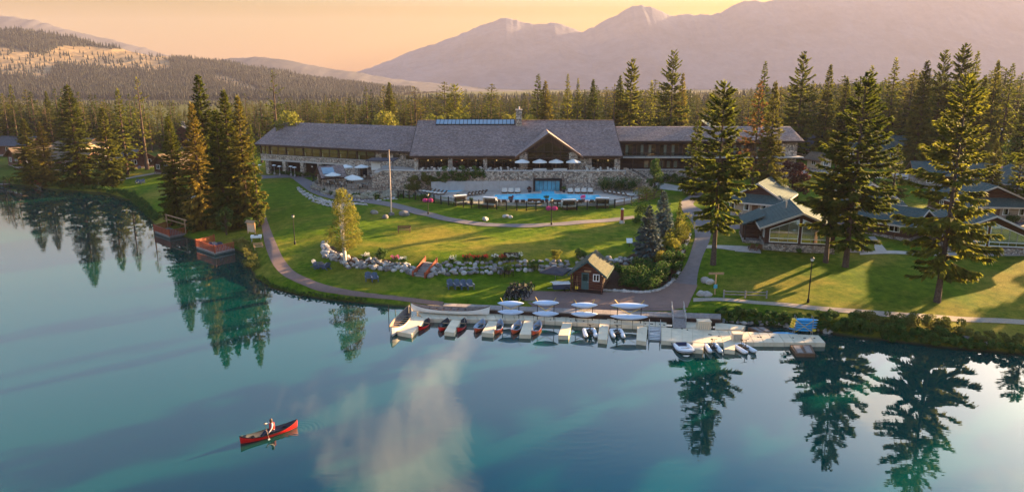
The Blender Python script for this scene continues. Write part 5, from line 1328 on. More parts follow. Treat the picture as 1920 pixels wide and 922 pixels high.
# shore stones by the right bank
ss = thing('shore_stones', 'grey stones lining the waterline left of the kayak rack', 'stones', G(1400, 606))
for i in range(60):
    px = rr.uniform(1345, 1560); py = np.interp(px, [1345, 1420, 1490, 1560], [602, 606, 613, 624]) + rr.uniform(-5, 2)
    put_rock(ss, G(px, py) + Vector((0, 0, 0.05)), rr.uniform(0.10, 0.26), 'stone')

# ------------------------------------------------------------------ shrubs, hedges, flowers
SH = {}
def shrub(px, py, w, h, label, mat='shrub', name='shrub', cat='shrub', n=1100, size=0.10, group=None, Y=None, depth=None):
    if Y is None: g = G(px, py)
    else: q = PY(px, py, Y); g = gp(q.x, Y)
    return shrub_at(g, w, h, label, mat, name, cat, n, size, group, depth)
def shrub_at(g, w, h, label, mat='shrub', name='shrub', cat='shrub', n=1100, size=0.10, group=None, depth=None):
    key = (mat, round(w / h, 0), size, n)
    if key not in SH: SH[key] = shrub_mesh(hash(str(key)) % 1000, 0.5 * w, 0.5 * (depth or w), h, n, size, mat)
    me = SH[key] if depth is None else shrub_mesh(rr.randrange(9999), 0.5 * w, 0.5 * depth, h, n, size, mat)
    o = addobj(name, me, None, loc=g); o.rotation_euler = (0, 0, rr.uniform(0, 6.28) if depth is None else 0)
    return tag(o, label, cat, group)
def hedge(name, pts, wid, h, label, mat='shrub', n=5000, size=0.10):
    """a clipped or free hedge along world points, leaves spread through its volume"""
    rs = np.random.RandomState(len(label) * 7 + n); pts = [Vector(p) for p in pts]; cs = []; rd = []
    for i in range(len(pts) - 1):
        m = max(1, int((pts[i + 1] - pts[i]).length / (wid * 0.22)))
        for k in range(m):
            p = pts[i].lerp(pts[i + 1], k / m)
            for q in range(3):
                cs.append((p.x + rs.uniform(-.42, .42) * wid, p.y + rs.uniform(-.42, .42) * wid, p.z + h * rs.uniform(0.12, 0.85) * rs.uniform(0.75, 1.1))); rd.append(min(wid, h) * rs.uniform(0.14, 0.36))
    V, F = leaf_cloud(rs, cs, rd, n, size)
    o0 = pts[0]; V -= np.array(o0)
    return tag(addobj(name, np_mesh(name, V, F, M[mat]), None, loc=o0), label, 'hedge')
hedge('hedge', [G(515, 326), G(560, 331), G(600, 331)], 1.1, 1.1, 'clipped dark hedge before the left wing arcade', n=5000)
y0 = 129.6
hedge('hedge', [Vector((PY(772, 345, y0).x, y0, DZ)), Vector((PY(795, 345, y0).x, y0 + .3, DZ + 0.5)), Vector((PY(812, 345, y0).x, y0 + .6, DZ + 1.0))], 2.4, 3.2, 'loose lighter hedge at left against terrace wall', 'reed', 5000, 0.11)
hedge('hedge', [Vector((PY(812, 345, y0).x, 130.75, DZ + 1.6)), Vector((PY(905, 345, y0).x, 130.8, DZ + 2.0))], 1.8, 2.9, 'tall dark green hedge growing above the concrete pool wall', 'shrub', 9000, 0.11)
for px, w, h, lb in ((1136, 3.7, 3.8, 'round dark green shrub right of the pool pavilion'), (1162, 3.6, 3.6, 'second round shrub right of the pool pavilion'), (1186, 2.6, 2.9, 'smaller round shrub next to the terrace stairs')):
    shrub(px, 350, w, h, lb, n=1500, Y=129.2)
shrub(1206, 366, 4.2, 2.3, 'broad yellow green bush right of the pool', 'shrub_yellow', n=1600, Y=122)
hedge('hedge', [G(1232, 340), G(1262, 343), G(1290, 347), G(1310, 350)], 2.2, 1.9, 'rounded dark hedge below the right wing porch', n=6000, size=0.12)
hedge('hedge', [G(1232, 335), G(1252, 338)], 2.4, 2.2, 'tall green hedge beside the terrace stairs', n=3000, size=0.12)
hedge('hedge', [G(760, 352), G(785, 356)], 2.2, 1.6, 'low dark bushes left of the pool fence', 'shrub', 2500, 0.11)
shrub(797, 378, 2.6, 1.9, 'rounded bush inside the fence near left flower basket', 'shrub', n=900)
shrub(860, 372, 1.3, 1.1, 'small yellow bush beside the lounge chairs', 'shrub_yellow', n=500)
shrub(1200, 412, 3.4, 3.0, 'dark round shrub at lawn corner left of blue spruces', 'shrub', n=1500)
shrub(1192, 420, 2.0, 1.6, 'smaller shrub in front of the dark corner shrub', 'shrub', n=700)
# shrub bed by the path
hedge('shrub_border', [G(1262, 470), G(1272, 452), G(1284, 432)], 2.6, 2.6, 'tall yellow green shrub border along the asphalt path', 'shrub_yellow', 5500, 0.12)
hedge('shrub_border', [G(1250, 520), G(1262, 500), G(1268, 480)], 2.4, 1.8, 'dark green shrub row at the middle of the path bed', 'shrub', 6000, 0.11)
shrub(1190, 530, 4.6, 2.2, 'wide dark shrub beside the boathouse', 'shrub', n=2200)
shrub(1226, 528, 3.6, 1.9, 'dark spreading shrub near the path bend', 'shrub', n=1800)
shrub(1204, 505, 3.4, 2.0, 'shrub at the feet of the blue spruce', 'shrub', n=1500)
for px_, py_, w_, h_, mt_, lb_ in ((1216, 540, 3.4, 1.6, 'shrub', 'low dark shrub beside the stone edging near boathouse'), (1238, 520, 3.4, 2.3, 'shrub', 'full dark shrub in the middle of the path bed'), (1250, 500, 3.0, 2.5, 'shrub', 'tall dark shrub right of the blue spruce foot'),
                                   (1176, 536, 2.6, 1.5, 'shrub', 'low shrub by the boathouse side wall'), (1256, 478, 3.0, 2.8, 'shrub_yellow', 'tall golden shrub next to the taller blue spruce'), (1222, 512, 3.0, 2.0, 'shrub', 'round dark shrub right below the blue spruce')):
    shrub(px_, py_, w_, h_, lb_, mt_, n=1700)
shrub(1196, 502, 1.0, 0.8, 'small yellow flowering clump in the shrub bed', 'shrub_yellow', n=300)
shrub(1242, 496, 3.0, 2.2, 'yellow tipped shrub under the taller blue spruce', 'shrub_yellow', n=1400)
shrub(1168, 520, 2.2, 1.5, 'green shrub at the rear corner of the boathouse', 'shrub', n=900)
shrub(715, 492, 2.0, 2.3, 'green leafy bush among boulders left of the steps', 'shrub', n=1100)
for i, (px, py, col, lb) in enumerate(((686, 488, 'white_flower', 'white flowering clump left of the leafy bush'), (742, 492, 'pink_flower', 'pink flowering clump by the leafy bush'), (756, 493, 'white_flower', 'white flowering clump left of the red steps'),
        (848, 493, 'white_flower', 'white roses at right of the red steps'), (874, 490, 'red_flower', 'bright red flower clump first from the steps'), (892, 490, 'red_flower', 'small red flower clump beside the first'),
        (908, 490, 'red_flower', 'red flower clump in middle of the flower row'), (928, 489, 'white_flower', 'white flower clump in the flower row'), (942, 489, 'red_flower', 'last red flower clump near the dark bench'),
        (972, 488, 'white_flower', 'big white flower clump right of the dark bench'), (957, 489, 'white_flower', 'white flower clump before the dark bench'))):
    g = G(px, py); root = thing('flower_clump', lb, 'flowers', g, 0, 'flowers along the boulder wall')
    addobj('leaves', SH.setdefault(('fl', i % 3), shrub_mesh(60 + i % 3, 0.75, 0.6, 0.9, 380, 0.08, 'shrub')), root)
    rsx = np.random.RandomState(i); V, F = leaf_cloud(rsx, [(rsx.uniform(-.45, .45), rsx.uniform(-.35, .35), rsx.uniform(0.5, 0.9)) for _ in range(14)], [0.16] * 14, 200, 0.06)
    addobj('blossoms', np_mesh('blossoms', V, F, M[col]), root)
shrub(1043, 488, 1.7, 1.7, 'yellow round bush above the boulder wall left of boathouse', 'shrub_yellow', n=800)
shrub(1000, 505, 1.9, 1.4, 'green bush on the boulder wall right of flower row', 'shrub', n=800)
shrub(1088, 484, 1.8, 1.3, 'green bush directly behind the boathouse ridge', 'shrub', n=800)
# reeds and shrubs on the right bank
reeds = [((1345, 590), 2.2, 1.0, 'shrub', 'low green bank shrubs beside the gangway'), ((1425, 592), 3.2, 1.2, 'shrub', 'dark green bank shrubs left of the kayak rack'), ((1500, 592), 3.0, 1.2, 'shrub', 'bank shrubs behind the kayak rack'),
         ((1560, 602), 3.2, 1.3, 'shrub', 'green bank shrubs right of the kayak rack')]
hedge('bank_shrubs', [G(1385, 592), G(1430, 596), G(1480, 601), G(1520, 606)], 2.0, 1.1, 'dark green bank shrubs behind the kayak rack', 'shrub', 6000, 0.10)
hedge('bank_shrubs', [G(1530, 606), G(1590, 612), G(1650, 620), G(1700, 626)], 2.4, 1.4, 'thick green bank shrubs right of the kayak rack', 'shrub', 8000, 0.10)
hedge('golden_reeds', [G(1610, 606), G(1680, 612), G(1740, 617), G(1800, 622)], 1.7, 1.5, 'golden sunlit reeds along the right shore', 'reed', 8000, 0.10)
hedge('bank_shrubs', [G(1700, 627), G(1760, 636), G(1810, 642)], 2.2, 1.2, 'green reeds hanging over the water at right', 'shrub', 6000, 0.10)
hedge('bank_shrubs', [G(1810, 634), G(1860, 640), G(1925, 647)], 1.8, 1.0, 'bank shrubs running out at the right edge', 'reed', 5000, 0.10)
hedge('bank_shrubs', [G(1345, 588), G(1385, 592)], 1.4, 0.8, 'low green bank shrubs beside the gangway landing', 'shrub', 2200, 0.09)
hedge('bank_shrubs', [G(1540, 616), G(1600, 624), G(1660, 632), G(1720, 640)], 1.6, 1.0, 'leafy fringe hanging into water below golden reeds', 'shrub', 7000, 0.10)
hedge('bank_shrubs', [G(1725, 640), G(1790, 647), G(1860, 654), G(1925, 660)], 1.6, 0.9, 'leafy water fringe at the lower right shore', 'shrub', 7000, 0.10)
hedge('bank_shrubs', [G(1350, 598), G(1420, 603), G(1490, 610), G(1535, 616)], 1.2, 0.6, 'low waterside greenery above the shore stones', 'shrub', 5000, 0.09)
# left shore bank
hedge('bank_shrubs', [G(10, 338), G(60, 346), G(120, 352), G(180, 357)], 2.4, 1.3, 'dark shoreline shrubs under the left spruces', 'shrub', 7000, 0.14)
hedge('bank_shrubs', [G(185, 357), G(235, 366), G(262, 382)], 2.2, 1.3, 'green shoreline shrubs below the left lawn', 'shrub', 5000, 0.13)
hedge('bank_shrubs', [G(262, 384), G(280, 400), G(292, 415)], 2.0, 1.3, 'shoreline shrubs left of the upper red deck', 'shrub', 4000, 0.12)
hedge('bank_shrubs', [G(340, 425), G(365, 436)], 2.0, 1.5, 'dark bushes between the two red decks', 'shrub', 4000, 0.12)
hedge('bank_shrubs', [G(448, 455), G(463, 468), G(470, 490), G(478, 508)], 1.8, 1.2, 'sunlit bank shrubs right of the lower red deck', 'reed', 5000, 0.10)
hedge('bank_grass', [G(484, 520), G(512, 538), G(560, 550), G(620, 559), G(690, 566)], 0.9, 0.4, 'grassy fringe along the lake path', 'shrub', 5000, 0.07)
shrub(470, 430, 3.0, 2.4, 'leafy bush at the head of the lake path', 'shrub', n=1400)
shrub(486, 405, 2.6, 1.6, 'green bush beside the path by the big left clump', 'shrub', n=900)
# cabin garden shrubs
for px, py, w, h, m, lb in ((1650, 412, 2.6, 1.5, 'shrub', 'rounded dark shrub before the middle right cabin'), (1895, 418, 3.0, 1.7, 'shrub', 'rounded shrub before the far right cabin'), (1428, 418, 1.8, 1.5, 'shrub', 'dark bush by the large cabin left corner'),
                            (1498, 300, 3.0, 1.6, 'shrub', 'green bush at the lodge right end'), (1530, 335, 3.2, 1.8, 'shrub', 'bush by the pale road behind the cabins')):
    shrub(px, py, w, h, lb, m, n=1100)
# ------------------------------------------------------------------ boardwalk and floating docks
DT = 0.42                                              # dock top above water
def Dk(px, py, z=DT): return Pz(px, py, z)
bw = thing('boardwalk', 'grey timber boardwalk edging the shore behind the docks', 'boardwalk', Pz(1090, 586, 0.9))
e0 = smooth_line([Pz(833, 568, 0.92), Pz(1000, 575, 0.92), Pz(1200, 583, 0.92), Pz(1352, 588, 0.92)], 14)
e1 = smooth_line([Pz(830, 575, 0.92), Pz(1000, 583, 0.92), Pz(1200, 591, 0.92), Pz(1352, 597, 0.92)], 14)
for i in range(len(e0) - 1):
    q = [e1[i], e1[i + 1].lerp(e1[i], 0.02), e0[i + 1].lerp(e0[i], 0.02), e0[i]]
    b = MB(Matrix.Translation(-bw.location)); b.prism([p - Vector((0, 0, 0.12)) for p in q], (0, 0, 0.12)); b.build('deck_board', M['grey_timber'], bw)
    if i % 3 == 0:
        b = MB(Matrix.Translation(-bw.location)); b.box(e1[i].x - 0.1, e1[i].y + 0.05, -0.8, e1[i].x + 0.1, e1[i].y + 0.25, 0.8); b.build('pile', M['dark_timber'], bw)
b = MB(Matrix.Translation(-bw.location))
for i in range(len(e1) - 1): b.prism([e1[i] + Vector((0, 0.02, -0.75)), e1[i + 1] + Vector((0, 0.02, -0.75)), e1[i + 1] + Vector((0, 0.02, -0.13)), e1[i] + Vector((0, 0.02, -0.13))], (0, 0.1, 0))
b.build('fascia_beam', M['dark_timber'], bw)

dock = thing('floating_dock', 'beige modular floating dock with canoe fingers', 'dock', Dk(1000, 600, 0))
def dq(c, nu=1, nv=1, name='float_module', par=None, top=DT, mat=None, gap=0.006):
    par = par or dock
    P = [Dk(*p, top) for p in c]
    def bl(u, v): return P[0].lerp(P[1], u).lerp(P[3].lerp(P[2], u), v)
    for i in range(nu):
        for j in range(nv):
            m = MB(Matrix.Translation(-par.location)); cu = (P[1] - P[0]).length / nu; g = gap / max(cu, 0.2)
            q = [bl(i / nu + g * 0.3, (j + 1) / nv), bl((i + 1) / nu - g * 0.3, (j + 1) / nv), bl((i + 1) / nu - g * 0.3, j / nv + 0.001), bl(i / nu + g * 0.3, j / nv + 0.001)]
            cen = sum(q, Vector()) / 4
            lo = [p - Vector((0, 0, top + 0.25)) for p in q]; md = [p - Vector((0, 0, 0.014)) for p in q]; hi = [cen + (p - cen) * (1 - 0.014 / max((p - cen).length, 0.3)) for p in q]
            m.add(lo + md + hi, [(0, 1, 5, 4), (1, 2, 6, 5), (2, 3, 7, 6), (3, 0, 4, 7), (4, 5, 9, 8), (5, 6, 10, 9), (6, 7, 11, 10), (7, 4, 8, 11), (8, 9, 10, 11)])
            m.build(name, mat or M['dock_plastic'], par)
dq([(781, 570), (935, 579), (935, 590), (781, 584)], 8, 1)
dq([(781, 584), (1000, 592), (1000, 600), (795, 597)], 12, 1)
dq([(935, 579), (1000, 584), (1000, 592), (935, 590)], 3, 1)
dq([(1000, 592), (1250, 604), (1250, 612), (1000, 600)], 12, 1)
dq([(1056, 585), (1071, 586), (1067, 595), (1051, 594)], 1, 1); dq([(1144, 590), (1157, 591), (1151, 599), (1138, 598)], 1, 1)
FING = [[(775, 590), (798, 597), (772, 626), (745, 621)], [(847, 599), (864, 600), (852, 623), (833, 621)], [(916, 601), (933, 602), (925, 625), (903, 623)], [(983, 601), (1001, 601), (995, 627), (974, 626)],
        [(1055, 604), (1072, 605), (1066, 629), (1047, 628)], [(1124, 607), (1142, 608), (1138, 637), (1121, 635)], [(1195, 611), (1214, 612), (1212, 640), (1193, 637)]]
for q in FING: dq(q, 1, 4)
dq([(1240, 613), (1318, 617), (1318, 642), (1240, 638)], 4, 2)
dq([(1284, 601), (1331, 604), (1322, 616), (1284, 614)], 2, 1)
dq([(1318, 617), (1346, 619), (1356, 641), (1318, 642)], 2, 2)
dq([(1299, 642), (1320, 643), (1318, 655), (1297, 653)], 1, 1); dq([(1356, 641), (1378, 641), (1378, 656), (1358, 654)], 1, 1)
dq([(1346, 619), (1535, 628), (1548, 642), (1356, 641)], 10, 2)
fl = thing('small_float', 'pale square float moored behind the dock right of storage box', 'dock', Dk(1366, 612, 0))
dq([(1341, 604), (1398, 610), (1392, 617), (1341, 617)], 2, 1, par=fl)
# connecting pins on the dock top
for k in range(26):
    px = rr.uniform(1010, 1530); py = np.interp(px, [1010, 1240, 1346, 1530], [598, 608, 630, 634]); p = Dk(px, py) - dock.location
    b = MB(); b.lathe([(0.09, 0), (0.09, 0.03), (0.05, 0.05)], 8, tuple(p)); b.build('pin', M['black_metal'], dock)
for i, (c, lb) in enumerate((([(1481, 646), (1521, 646), (1529, 663), (1493, 663)], 'wooden swim raft with brown mats at dock right end'), ([(1402, 613), (1432, 612), (1449, 622), (1425, 623)], 'wooden swim raft with mats behind the right dock'))):
    raft = thing('swim_raft', lb, 'raft', Dk(*c[0], 0)); dq(c, 1, 1, 'raft_deck', raft, 0.30, M['brown_timber'])
    P = [Dk(*p, 0.32) for p in c]
    for u0, u1 in ((0.12, 0.42), (0.58, 0.88)):
        m = MB(Matrix.Translation(-raft.location)); q = [P[3].lerp(P[2], u0).lerp(P[0].lerp(P[1], u0), 0.1), P[3].lerp(P[2], u1).lerp(P[0].lerp(P[1], u1), 0.1), P[0].lerp(P[1], u1).lerp(P[3].lerp(P[2], u1), 0.1), P[0].lerp(P[1], u0).lerp(P[3].lerp(P[2], u0), 0.1)]
        m.prism(q, (0, 0, 0.015)); m.build('mat', M['grey_timber'], raft)
# gangway down from the boardwalk
ga = thing('gangway', 'sloping metal gangway with side rails from boardwalk to dock', 'gangway', Dk(1272, 612, 0.4))
g0, g1, g2, g3 = Pz(1259, 581, 1.05), Pz(1281, 581, 1.05), Dk(1286, 614, 0.50), Dk(1262, 614, 0.50)
m = MB(Matrix.Translation(-ga.location)); m.prism([p - Vector((0, 0, 0.1)) for p in (g3, g2, g1, g0)], (0, 0, 0.1)); m.build('ramp', M['grey_timber'], ga)
for (a, c) in ((g0, g3), (g1, g2)):
    m = MB(Matrix.Translation(-ga.location)); u = Vector((0, 0, 0.95))
    m.tube([a + u, c + u], 0.035, 5); m.tube([a + u * 0.5, c + u * 0.5], 0.025, 5)
    for k in range(5): p = a.lerp(c, k / 4); m.tube([p, p + u], 0.03, 5)
    m.build('handrail', M['grey_metal'], ga)
ld = thing('launch_ramp', 'narrow white launch ramp with rungs and rails between docks', 'ramp', Dk(1227, 625, 0))
l0, l1, l2, l3 = Dk(1217, 612, 0.4), Dk(1238, 613, 0.4), Dk(1238, 638, 0.12), Dk(1217, 637, 0.12)
for (a, c) in ((l0, l3), (l1, l2)):
    m = MB(Matrix.Translation(-ld.location)); m.bar(a, c, 0.12, 0.18); m.tube([a + Vector((0, 0, .8)), c + Vector((0, 0, .8))], 0.03, 5); m.tube([a, a + Vector((0, 0, .8))], 0.03, 5); m.tube([c, c + Vector((0, 0, .8))], 0.03, 5); m.build('side_rail', M['grey_metal'], ld)
for k in range(9):
    m = MB(Matrix.Translation(-ld.location)); a = l0.lerp(l3, (k + 0.5) / 9); c = l1.lerp(l2, (k + 0.5) / 9); m.bar(a, c, 0.10, 0.05); m.build('rung', M['rubber_white'], ld)
for px, py, lb, sz in ((1319, 615, 'larger pale storage box on dock beside the gangway', (1.25, 0.8, 0.85)), (1381, 638, 'slatted pale storage box on the right dock', (0.85, 0.7, 0.8))):
    o = thing('storage_box', lb, 'box', Dk(px, py)); m = MB(); m.box(-sz[0] / 2, -sz[1] / 2, 0.0, sz[0] / 2, sz[1] / 2, sz[2] * 0.86); m.build('body', M['dock_plastic'], o)
    m = MB(); m.box(-sz[0] / 2 - 0.04, -sz[1] / 2 - 0.04, sz[2] * 0.86 + 0.004, sz[0] / 2 + 0.04, sz[1] / 2 + 0.04, sz[2]); m.build('lid', M['dock_plastic'], o)
    for k in range(6): m = MB(); x = -sz[0] / 2 + (k + 0.5) * sz[0] / 6; m.box(x - 0.05, -sz[1] / 2 - 0.02, 0.05, x + 0.05, -sz[1] / 2 - 0.003, sz[2] * 0.8); m.build('rib', M['dock_side'], o)

# ------------------------------------------------------------------ boats
def canoe_parts(L, Bm, Dp, sheer=0.35, n=22, m=8, hollow=True):
    """hull outside, inside and gunwale of an open canoe, x along, z up from keel"""
    so = []; si = []
    for i in range(n + 1):
        t = -1 + 2 * i / n; hw = Bm / 2 * max(0.0, (1 - abs(t) ** 2.3)) ** 0.85 + 0.012; top = Dp + sheer * abs(t) ** 3.2; keel = 0.10 * abs(t) ** 5
        ro = []; ri = []
        for k in range(m + 1):
            a = math.pi * k / m; y = -hw * math.cos(a); s = abs(math.sin(a)) ** 0.6; z = top - (top - keel) * s
            ro.append((t * L / 2 * (1.0 + 0.02 * (z / max(top, .1))), y, z)); ri.append((t * L / 2 * 0.985, y * 0.93, max(z + 0.03, keel + 0.035) if 0 < k < m else z))
        so.append(ro); si.append(ri)
    def skin(rows, flip):
        mb = MB(); vs = [p for r in rows for p in r]; w = m + 1; fs = []
        for i in range(n):
            for k in range(m):
                f = (i * w + k, (i + 1) * w + k, (i + 1) * w + k + 1, i * w + k + 1); fs.append(f if not flip else f[::-1])
        mb.add(vs, fs); return mb
    gun = MB()
    for side in (0, m):
        gun.tube([Vector(r[side]) + Vector((0, 0, 0.012)) for r in so], 0.028, 5)
    return skin(so, False), skin(si, True), gun
CN = {}
def canoe(label, A, Bp, Bm, Dp, hull, inside, gunw, seats=2, sheer=0.3, sink=0.10, thw=None, name='canoe', group=None):
    d = Bp - A; L = d.length; key = (round(L, 1), hull, inside, Bm)
    o = thing(name, label, 'canoe', ((A.x + Bp.x) / 2, (A.y + Bp.y) / 2, (A.z + Bp.z) / 2 - sink), math.atan2(d.y, d.x), group)
    if key not in CN:
        h, i, g = canoe_parts(L, Bm, Dp, sheer); CN[key] = (h.mesh('hull', M[hull], True), i.mesh('inner_hull', M[inside], True), g.mesh('gunwale', M[gunw]))
    a, b, c = CN[key]; addobj('hull', a, o); addobj('inner_hull', b, o); addobj('gunwale', c, o)
    for k in range(seats):
        x = L * (0.28 - 0.56 * k / max(1, seats - 1)); hw = Bm / 2 * (1 - abs(2 * x / L) ** 2.3) ** 0.85 * 0.92
        m = MB(); m.box(x - (0.11 if seats < 4 else 0.06), -hw, Dp * 0.72, x + (0.11 if seats < 4 else 0.06), hw, Dp * 0.72 + 0.03); m.build('seat', M['raw_timber'] if thw is None else M[thw], o)
    return o
def at_w(px, py, z=0.15): return Pz(px, py, z)
canoe('long white voyageur canoe afloat beside the first dock finger', at_w(767, 585, 0.3), at_w(735, 626, 0.3), 1.55, 0.62, 'birch_white', 'grey_timber', 'raw_timber', 7, 0.55, 0.40, 'raw_timber', 'voyageur_canoe')
canoe('long white voyageur canoe lying on the dock', Dk(772, 583, 0.5), Dk(917, 590, 0.5), 1.35, 0.55, 'birch_white', 'grey_timber', 'dark_timber', 7, 0.45, 0.07, 'dark_timber', 'voyageur_canoe')
REN = [((804, 603), (785, 618), 'canoe_red', 'canoe_inside', 'red canoe first from the voyageur canoe with dark inside'), ((839, 603), (825, 620), 'canoe_red', 'canoe_inside', 'red canoe left of the second dock finger'),
       ((871, 603), (858, 621), 'canoe_red', 'canoe_inside', 'red canoe right of the second dock finger'), ((906, 604), (892, 622), 'canoe_orange', 'canoe_inside_pale', 'orange canoe with grey inside left of third finger'),
       ((939, 605), (928, 625), 'canoe_orange', 'canoe_inside_pale', 'orange canoe with grey inside right of third finger'), ((974, 606), (962, 625), 'canoe_orange', 'canoe_inside_pale', 'orange canoe with grey inside left of fourth finger'),
       ((1012, 607), (998, 627), 'canoe_orange', 'canoe_inside_pale', 'orange canoe with grey inside right of fourth finger')]
for a, c, h, i, lb in REN: canoe(lb, at_w(*a, 0.12), at_w(*c, 0.12), 0.95, 0.36, h, i, 'black_metal' if i == 'canoe_inside' else 'canoe_inside_pale', 2, 0.26, 0.20, group='canoes moored at the dock fingers')

# the paddled canoe and its paddler
ca = canoe('bright red canoe out on the lake carrying a paddler', at_w(451, 829, 0.1), at_w(557, 797, 0.1), 0.92, 0.36, 'canoe_red', 'canoe_inside', 'black_metal', 2, 0.30, 0.20, 'black_metal')
m = MB(); m.box(0.40, -0.14, 0.05, 0.66, 0.10, 0.24); m.build('pack', M['cloth_cream'], ca) if False else None
def person_paddling(parent_obj):
    L0 = parent_obj.matrix_basis.copy()
    p = thing('person', 'paddler in red life vest and pale shirt sitting in the red canoe', 'person', parent_obj.location, parent_obj.rotation_euler.z)
    # local x runs from the left bow to the right stern; the paddler faces -x and sits aft of the middle
    sx = 0.25
    import bmesh
    J = {'pel': (sx, 0, 0.40, .16), 'wai': (sx - .02, 0, 0.60, .14), 'che': (sx - .06, 0, 0.84, .165), 'nec': (sx - .08, 0, 1.02, .06), 'hed': (sx - .11, 0, 1.12, .085), 'top': (sx - .10, 0, 1.24, .07),
         'hl': (sx - .02, .11, 0.38, .10), 'kl': (sx - .48, .13, 0.46, .075), 'al': (sx - .82, .12, 0.18, .05), 'fl': (sx - .96, .12, 0.17, .04),
         'hr': (sx - .02, -.11, 0.38, .10), 'kr': (sx - .48, -.13, 0.46, .075), 'ar': (sx - .82, -.12, 0.18, .05), 'fr': (sx - .96, -.12, 0.17, .04),
         'sl': (sx - .06, .19, 0.92, .07), 'el': (sx - .26, .30, 0.86, .048), 'wl': (sx - .44, .16, 0.98, .034), 'sr': (sx - .06, -.19, 0.92, .07), 'er': (sx - .18, -.34, 0.70, .048), 'wr': (sx - .40, -.44, 0.56, .034)}
    E = [('pel', 'wai'), ('wai', 'che'), ('che', 'nec'), ('nec', 'hed'), ('hed', 'top'), ('pel', 'hl'), ('hl', 'kl'), ('kl', 'al'), ('al', 'fl'), ('pel', 'hr'), ('hr', 'kr'), ('kr', 'ar'), ('ar', 'fr'),
         ('che', 'sl'), ('sl', 'el'), ('el', 'wl'), ('che', 'sr'), ('sr', 'er'), ('er', 'wr')]
    def fingers(base, d, side, tag_):
        b = Vector(base); d = Vector(d).normalized()
        J['p' + tag_] = (*(b + d * 0.06), .030); E.append((('wl' if tag_ == 'l' else 'wr'), 'p' + tag_))
        for k in range(5):
            off = Vector((0, 0, 1)).cross(d) * (k - 2) * 0.019; a = b + d * (0.09 if k < 4 else 0.05) + off; e = a + d * (0.035 + 0.006 * (2 - abs(k - 1))) + Vector((0, 0, -0.02))
            J['f%s%d' % (tag_, k)] = (*a, .0095); J['g%s%d' % (tag_, k)] = (*e, .008); E.append(('p' + tag_, 'f%s%d' % (tag_, k))); E.append(('f%s%d' % (tag_, k), 'g%s%d' % (tag_, k)))
    fingers(J['wl'][:3], (-0.6, -0.5, 0.1), 1, 'l'); fingers(J['wr'][:3], (-0.6, -0.3, -0.3), -1, 'r')
    ks = list(J); me = bpy.data.meshes.new('body'); me.from_pydata([J[k][:3] for k in ks], [(ks.index(a), ks.index(b)) for a, b in E], [])
    o = addobj('body', me, p); sk = o.modifiers.new('skin', 'SKIN'); sk.use_smooth_shade = True
    for v, k in zip(me.skin_vertices[0].data, ks): v.radius = (J[k][3], J[k][3]); v.use_root = (k == 'pel')
    sub = o.modifiers.new('sub', 'SUBSURF'); sub.levels = 1; sub.render_levels = 1
    dg = bpy.context.evaluated_depsgraph_get(); ev = bpy.data.meshes.new_from_object(o.evaluated_get(dg))
    o.modifiers.clear(); o.data = ev; ev.name = 'body'
    for mm in ('skin', 'cloth_cream', 'cloth_navy'): ev.materials.append(M[mm])
    for f in ev.polygons:
        c = f.center; q = 0
        if c.z < 0.52 and c.x < sx + 0.3: q = 2 if c.x > sx - 0.86 else 0
        if c.z >= 0.50 and c.z < 1.0 and c.x > sx - 0.36: q = 1
        if c.x < sx - 0.38 and c.z > 0.5: q = 0
        f.material_index = q
    # hair, vest, face details
    m = MB(); m.lathe([(0.02, 0.145), (0.075, 0.12), (0.105, 0.05), (0.10, -0.03), (0.085, -0.16), (0.05, -0.20)], 12, (sx - 0.075, 0, 1.165)); h = m.build('hair', M['hair'], p, True)
    m = MB(); m.lathe([(0.01, -0.03), (0.016, 0.0), (0.006, 0.03)], 8, (sx - 0.205, 0, 1.145)); m.build('nose', M['skin'], p, True)
    m = MB()
    pr = [(0.165, 0.46), (0.185, 0.60), (0.195, 0.78), (0.185, 0.93), (0.11, 1.00)]
    m.lathe([(r_, z_) for r_, z_ in pr], 14, (sx - 0.04, 0, 0)); m.build('life_vest', M['vest_red'], p, True)
    pd = thing('paddle', 'pale wooden paddle held by the canoe paddler', 'paddle', parent_obj.location, parent_obj.rotation_euler.z)
    t0, t1 = Vector((sx - 0.50, 0.10, 1.02)), Vector((sx - 0.50, -0.62, 0.16))
    m = MB(); m.tube([t0, t1], 0.018, 6); m.build('shaft', M['raw_timber'], pd); d = (t1 - t0).normalized()
    m = MB(); m.prism([t1 + Vector((-.07, 0, 0)), t1 + Vector((.07, 0, 0)), t1 + d * 0.45 + Vector((.085, 0, 0)), t1 + d * 0.5, t1 + d * 0.45 + Vector((-.085, 0, 0))], (0, 0.02, 0.01)); m.build('blade', M['cloth_cream'], pd)
    m = MB(); m.bar(t0 + Vector((-.06, 0, 0.01)), t0 + Vector((.06, 0, 0.01)), 0.03); m.build('grip', M['raw_timber'], pd)
person_paddling(ca)

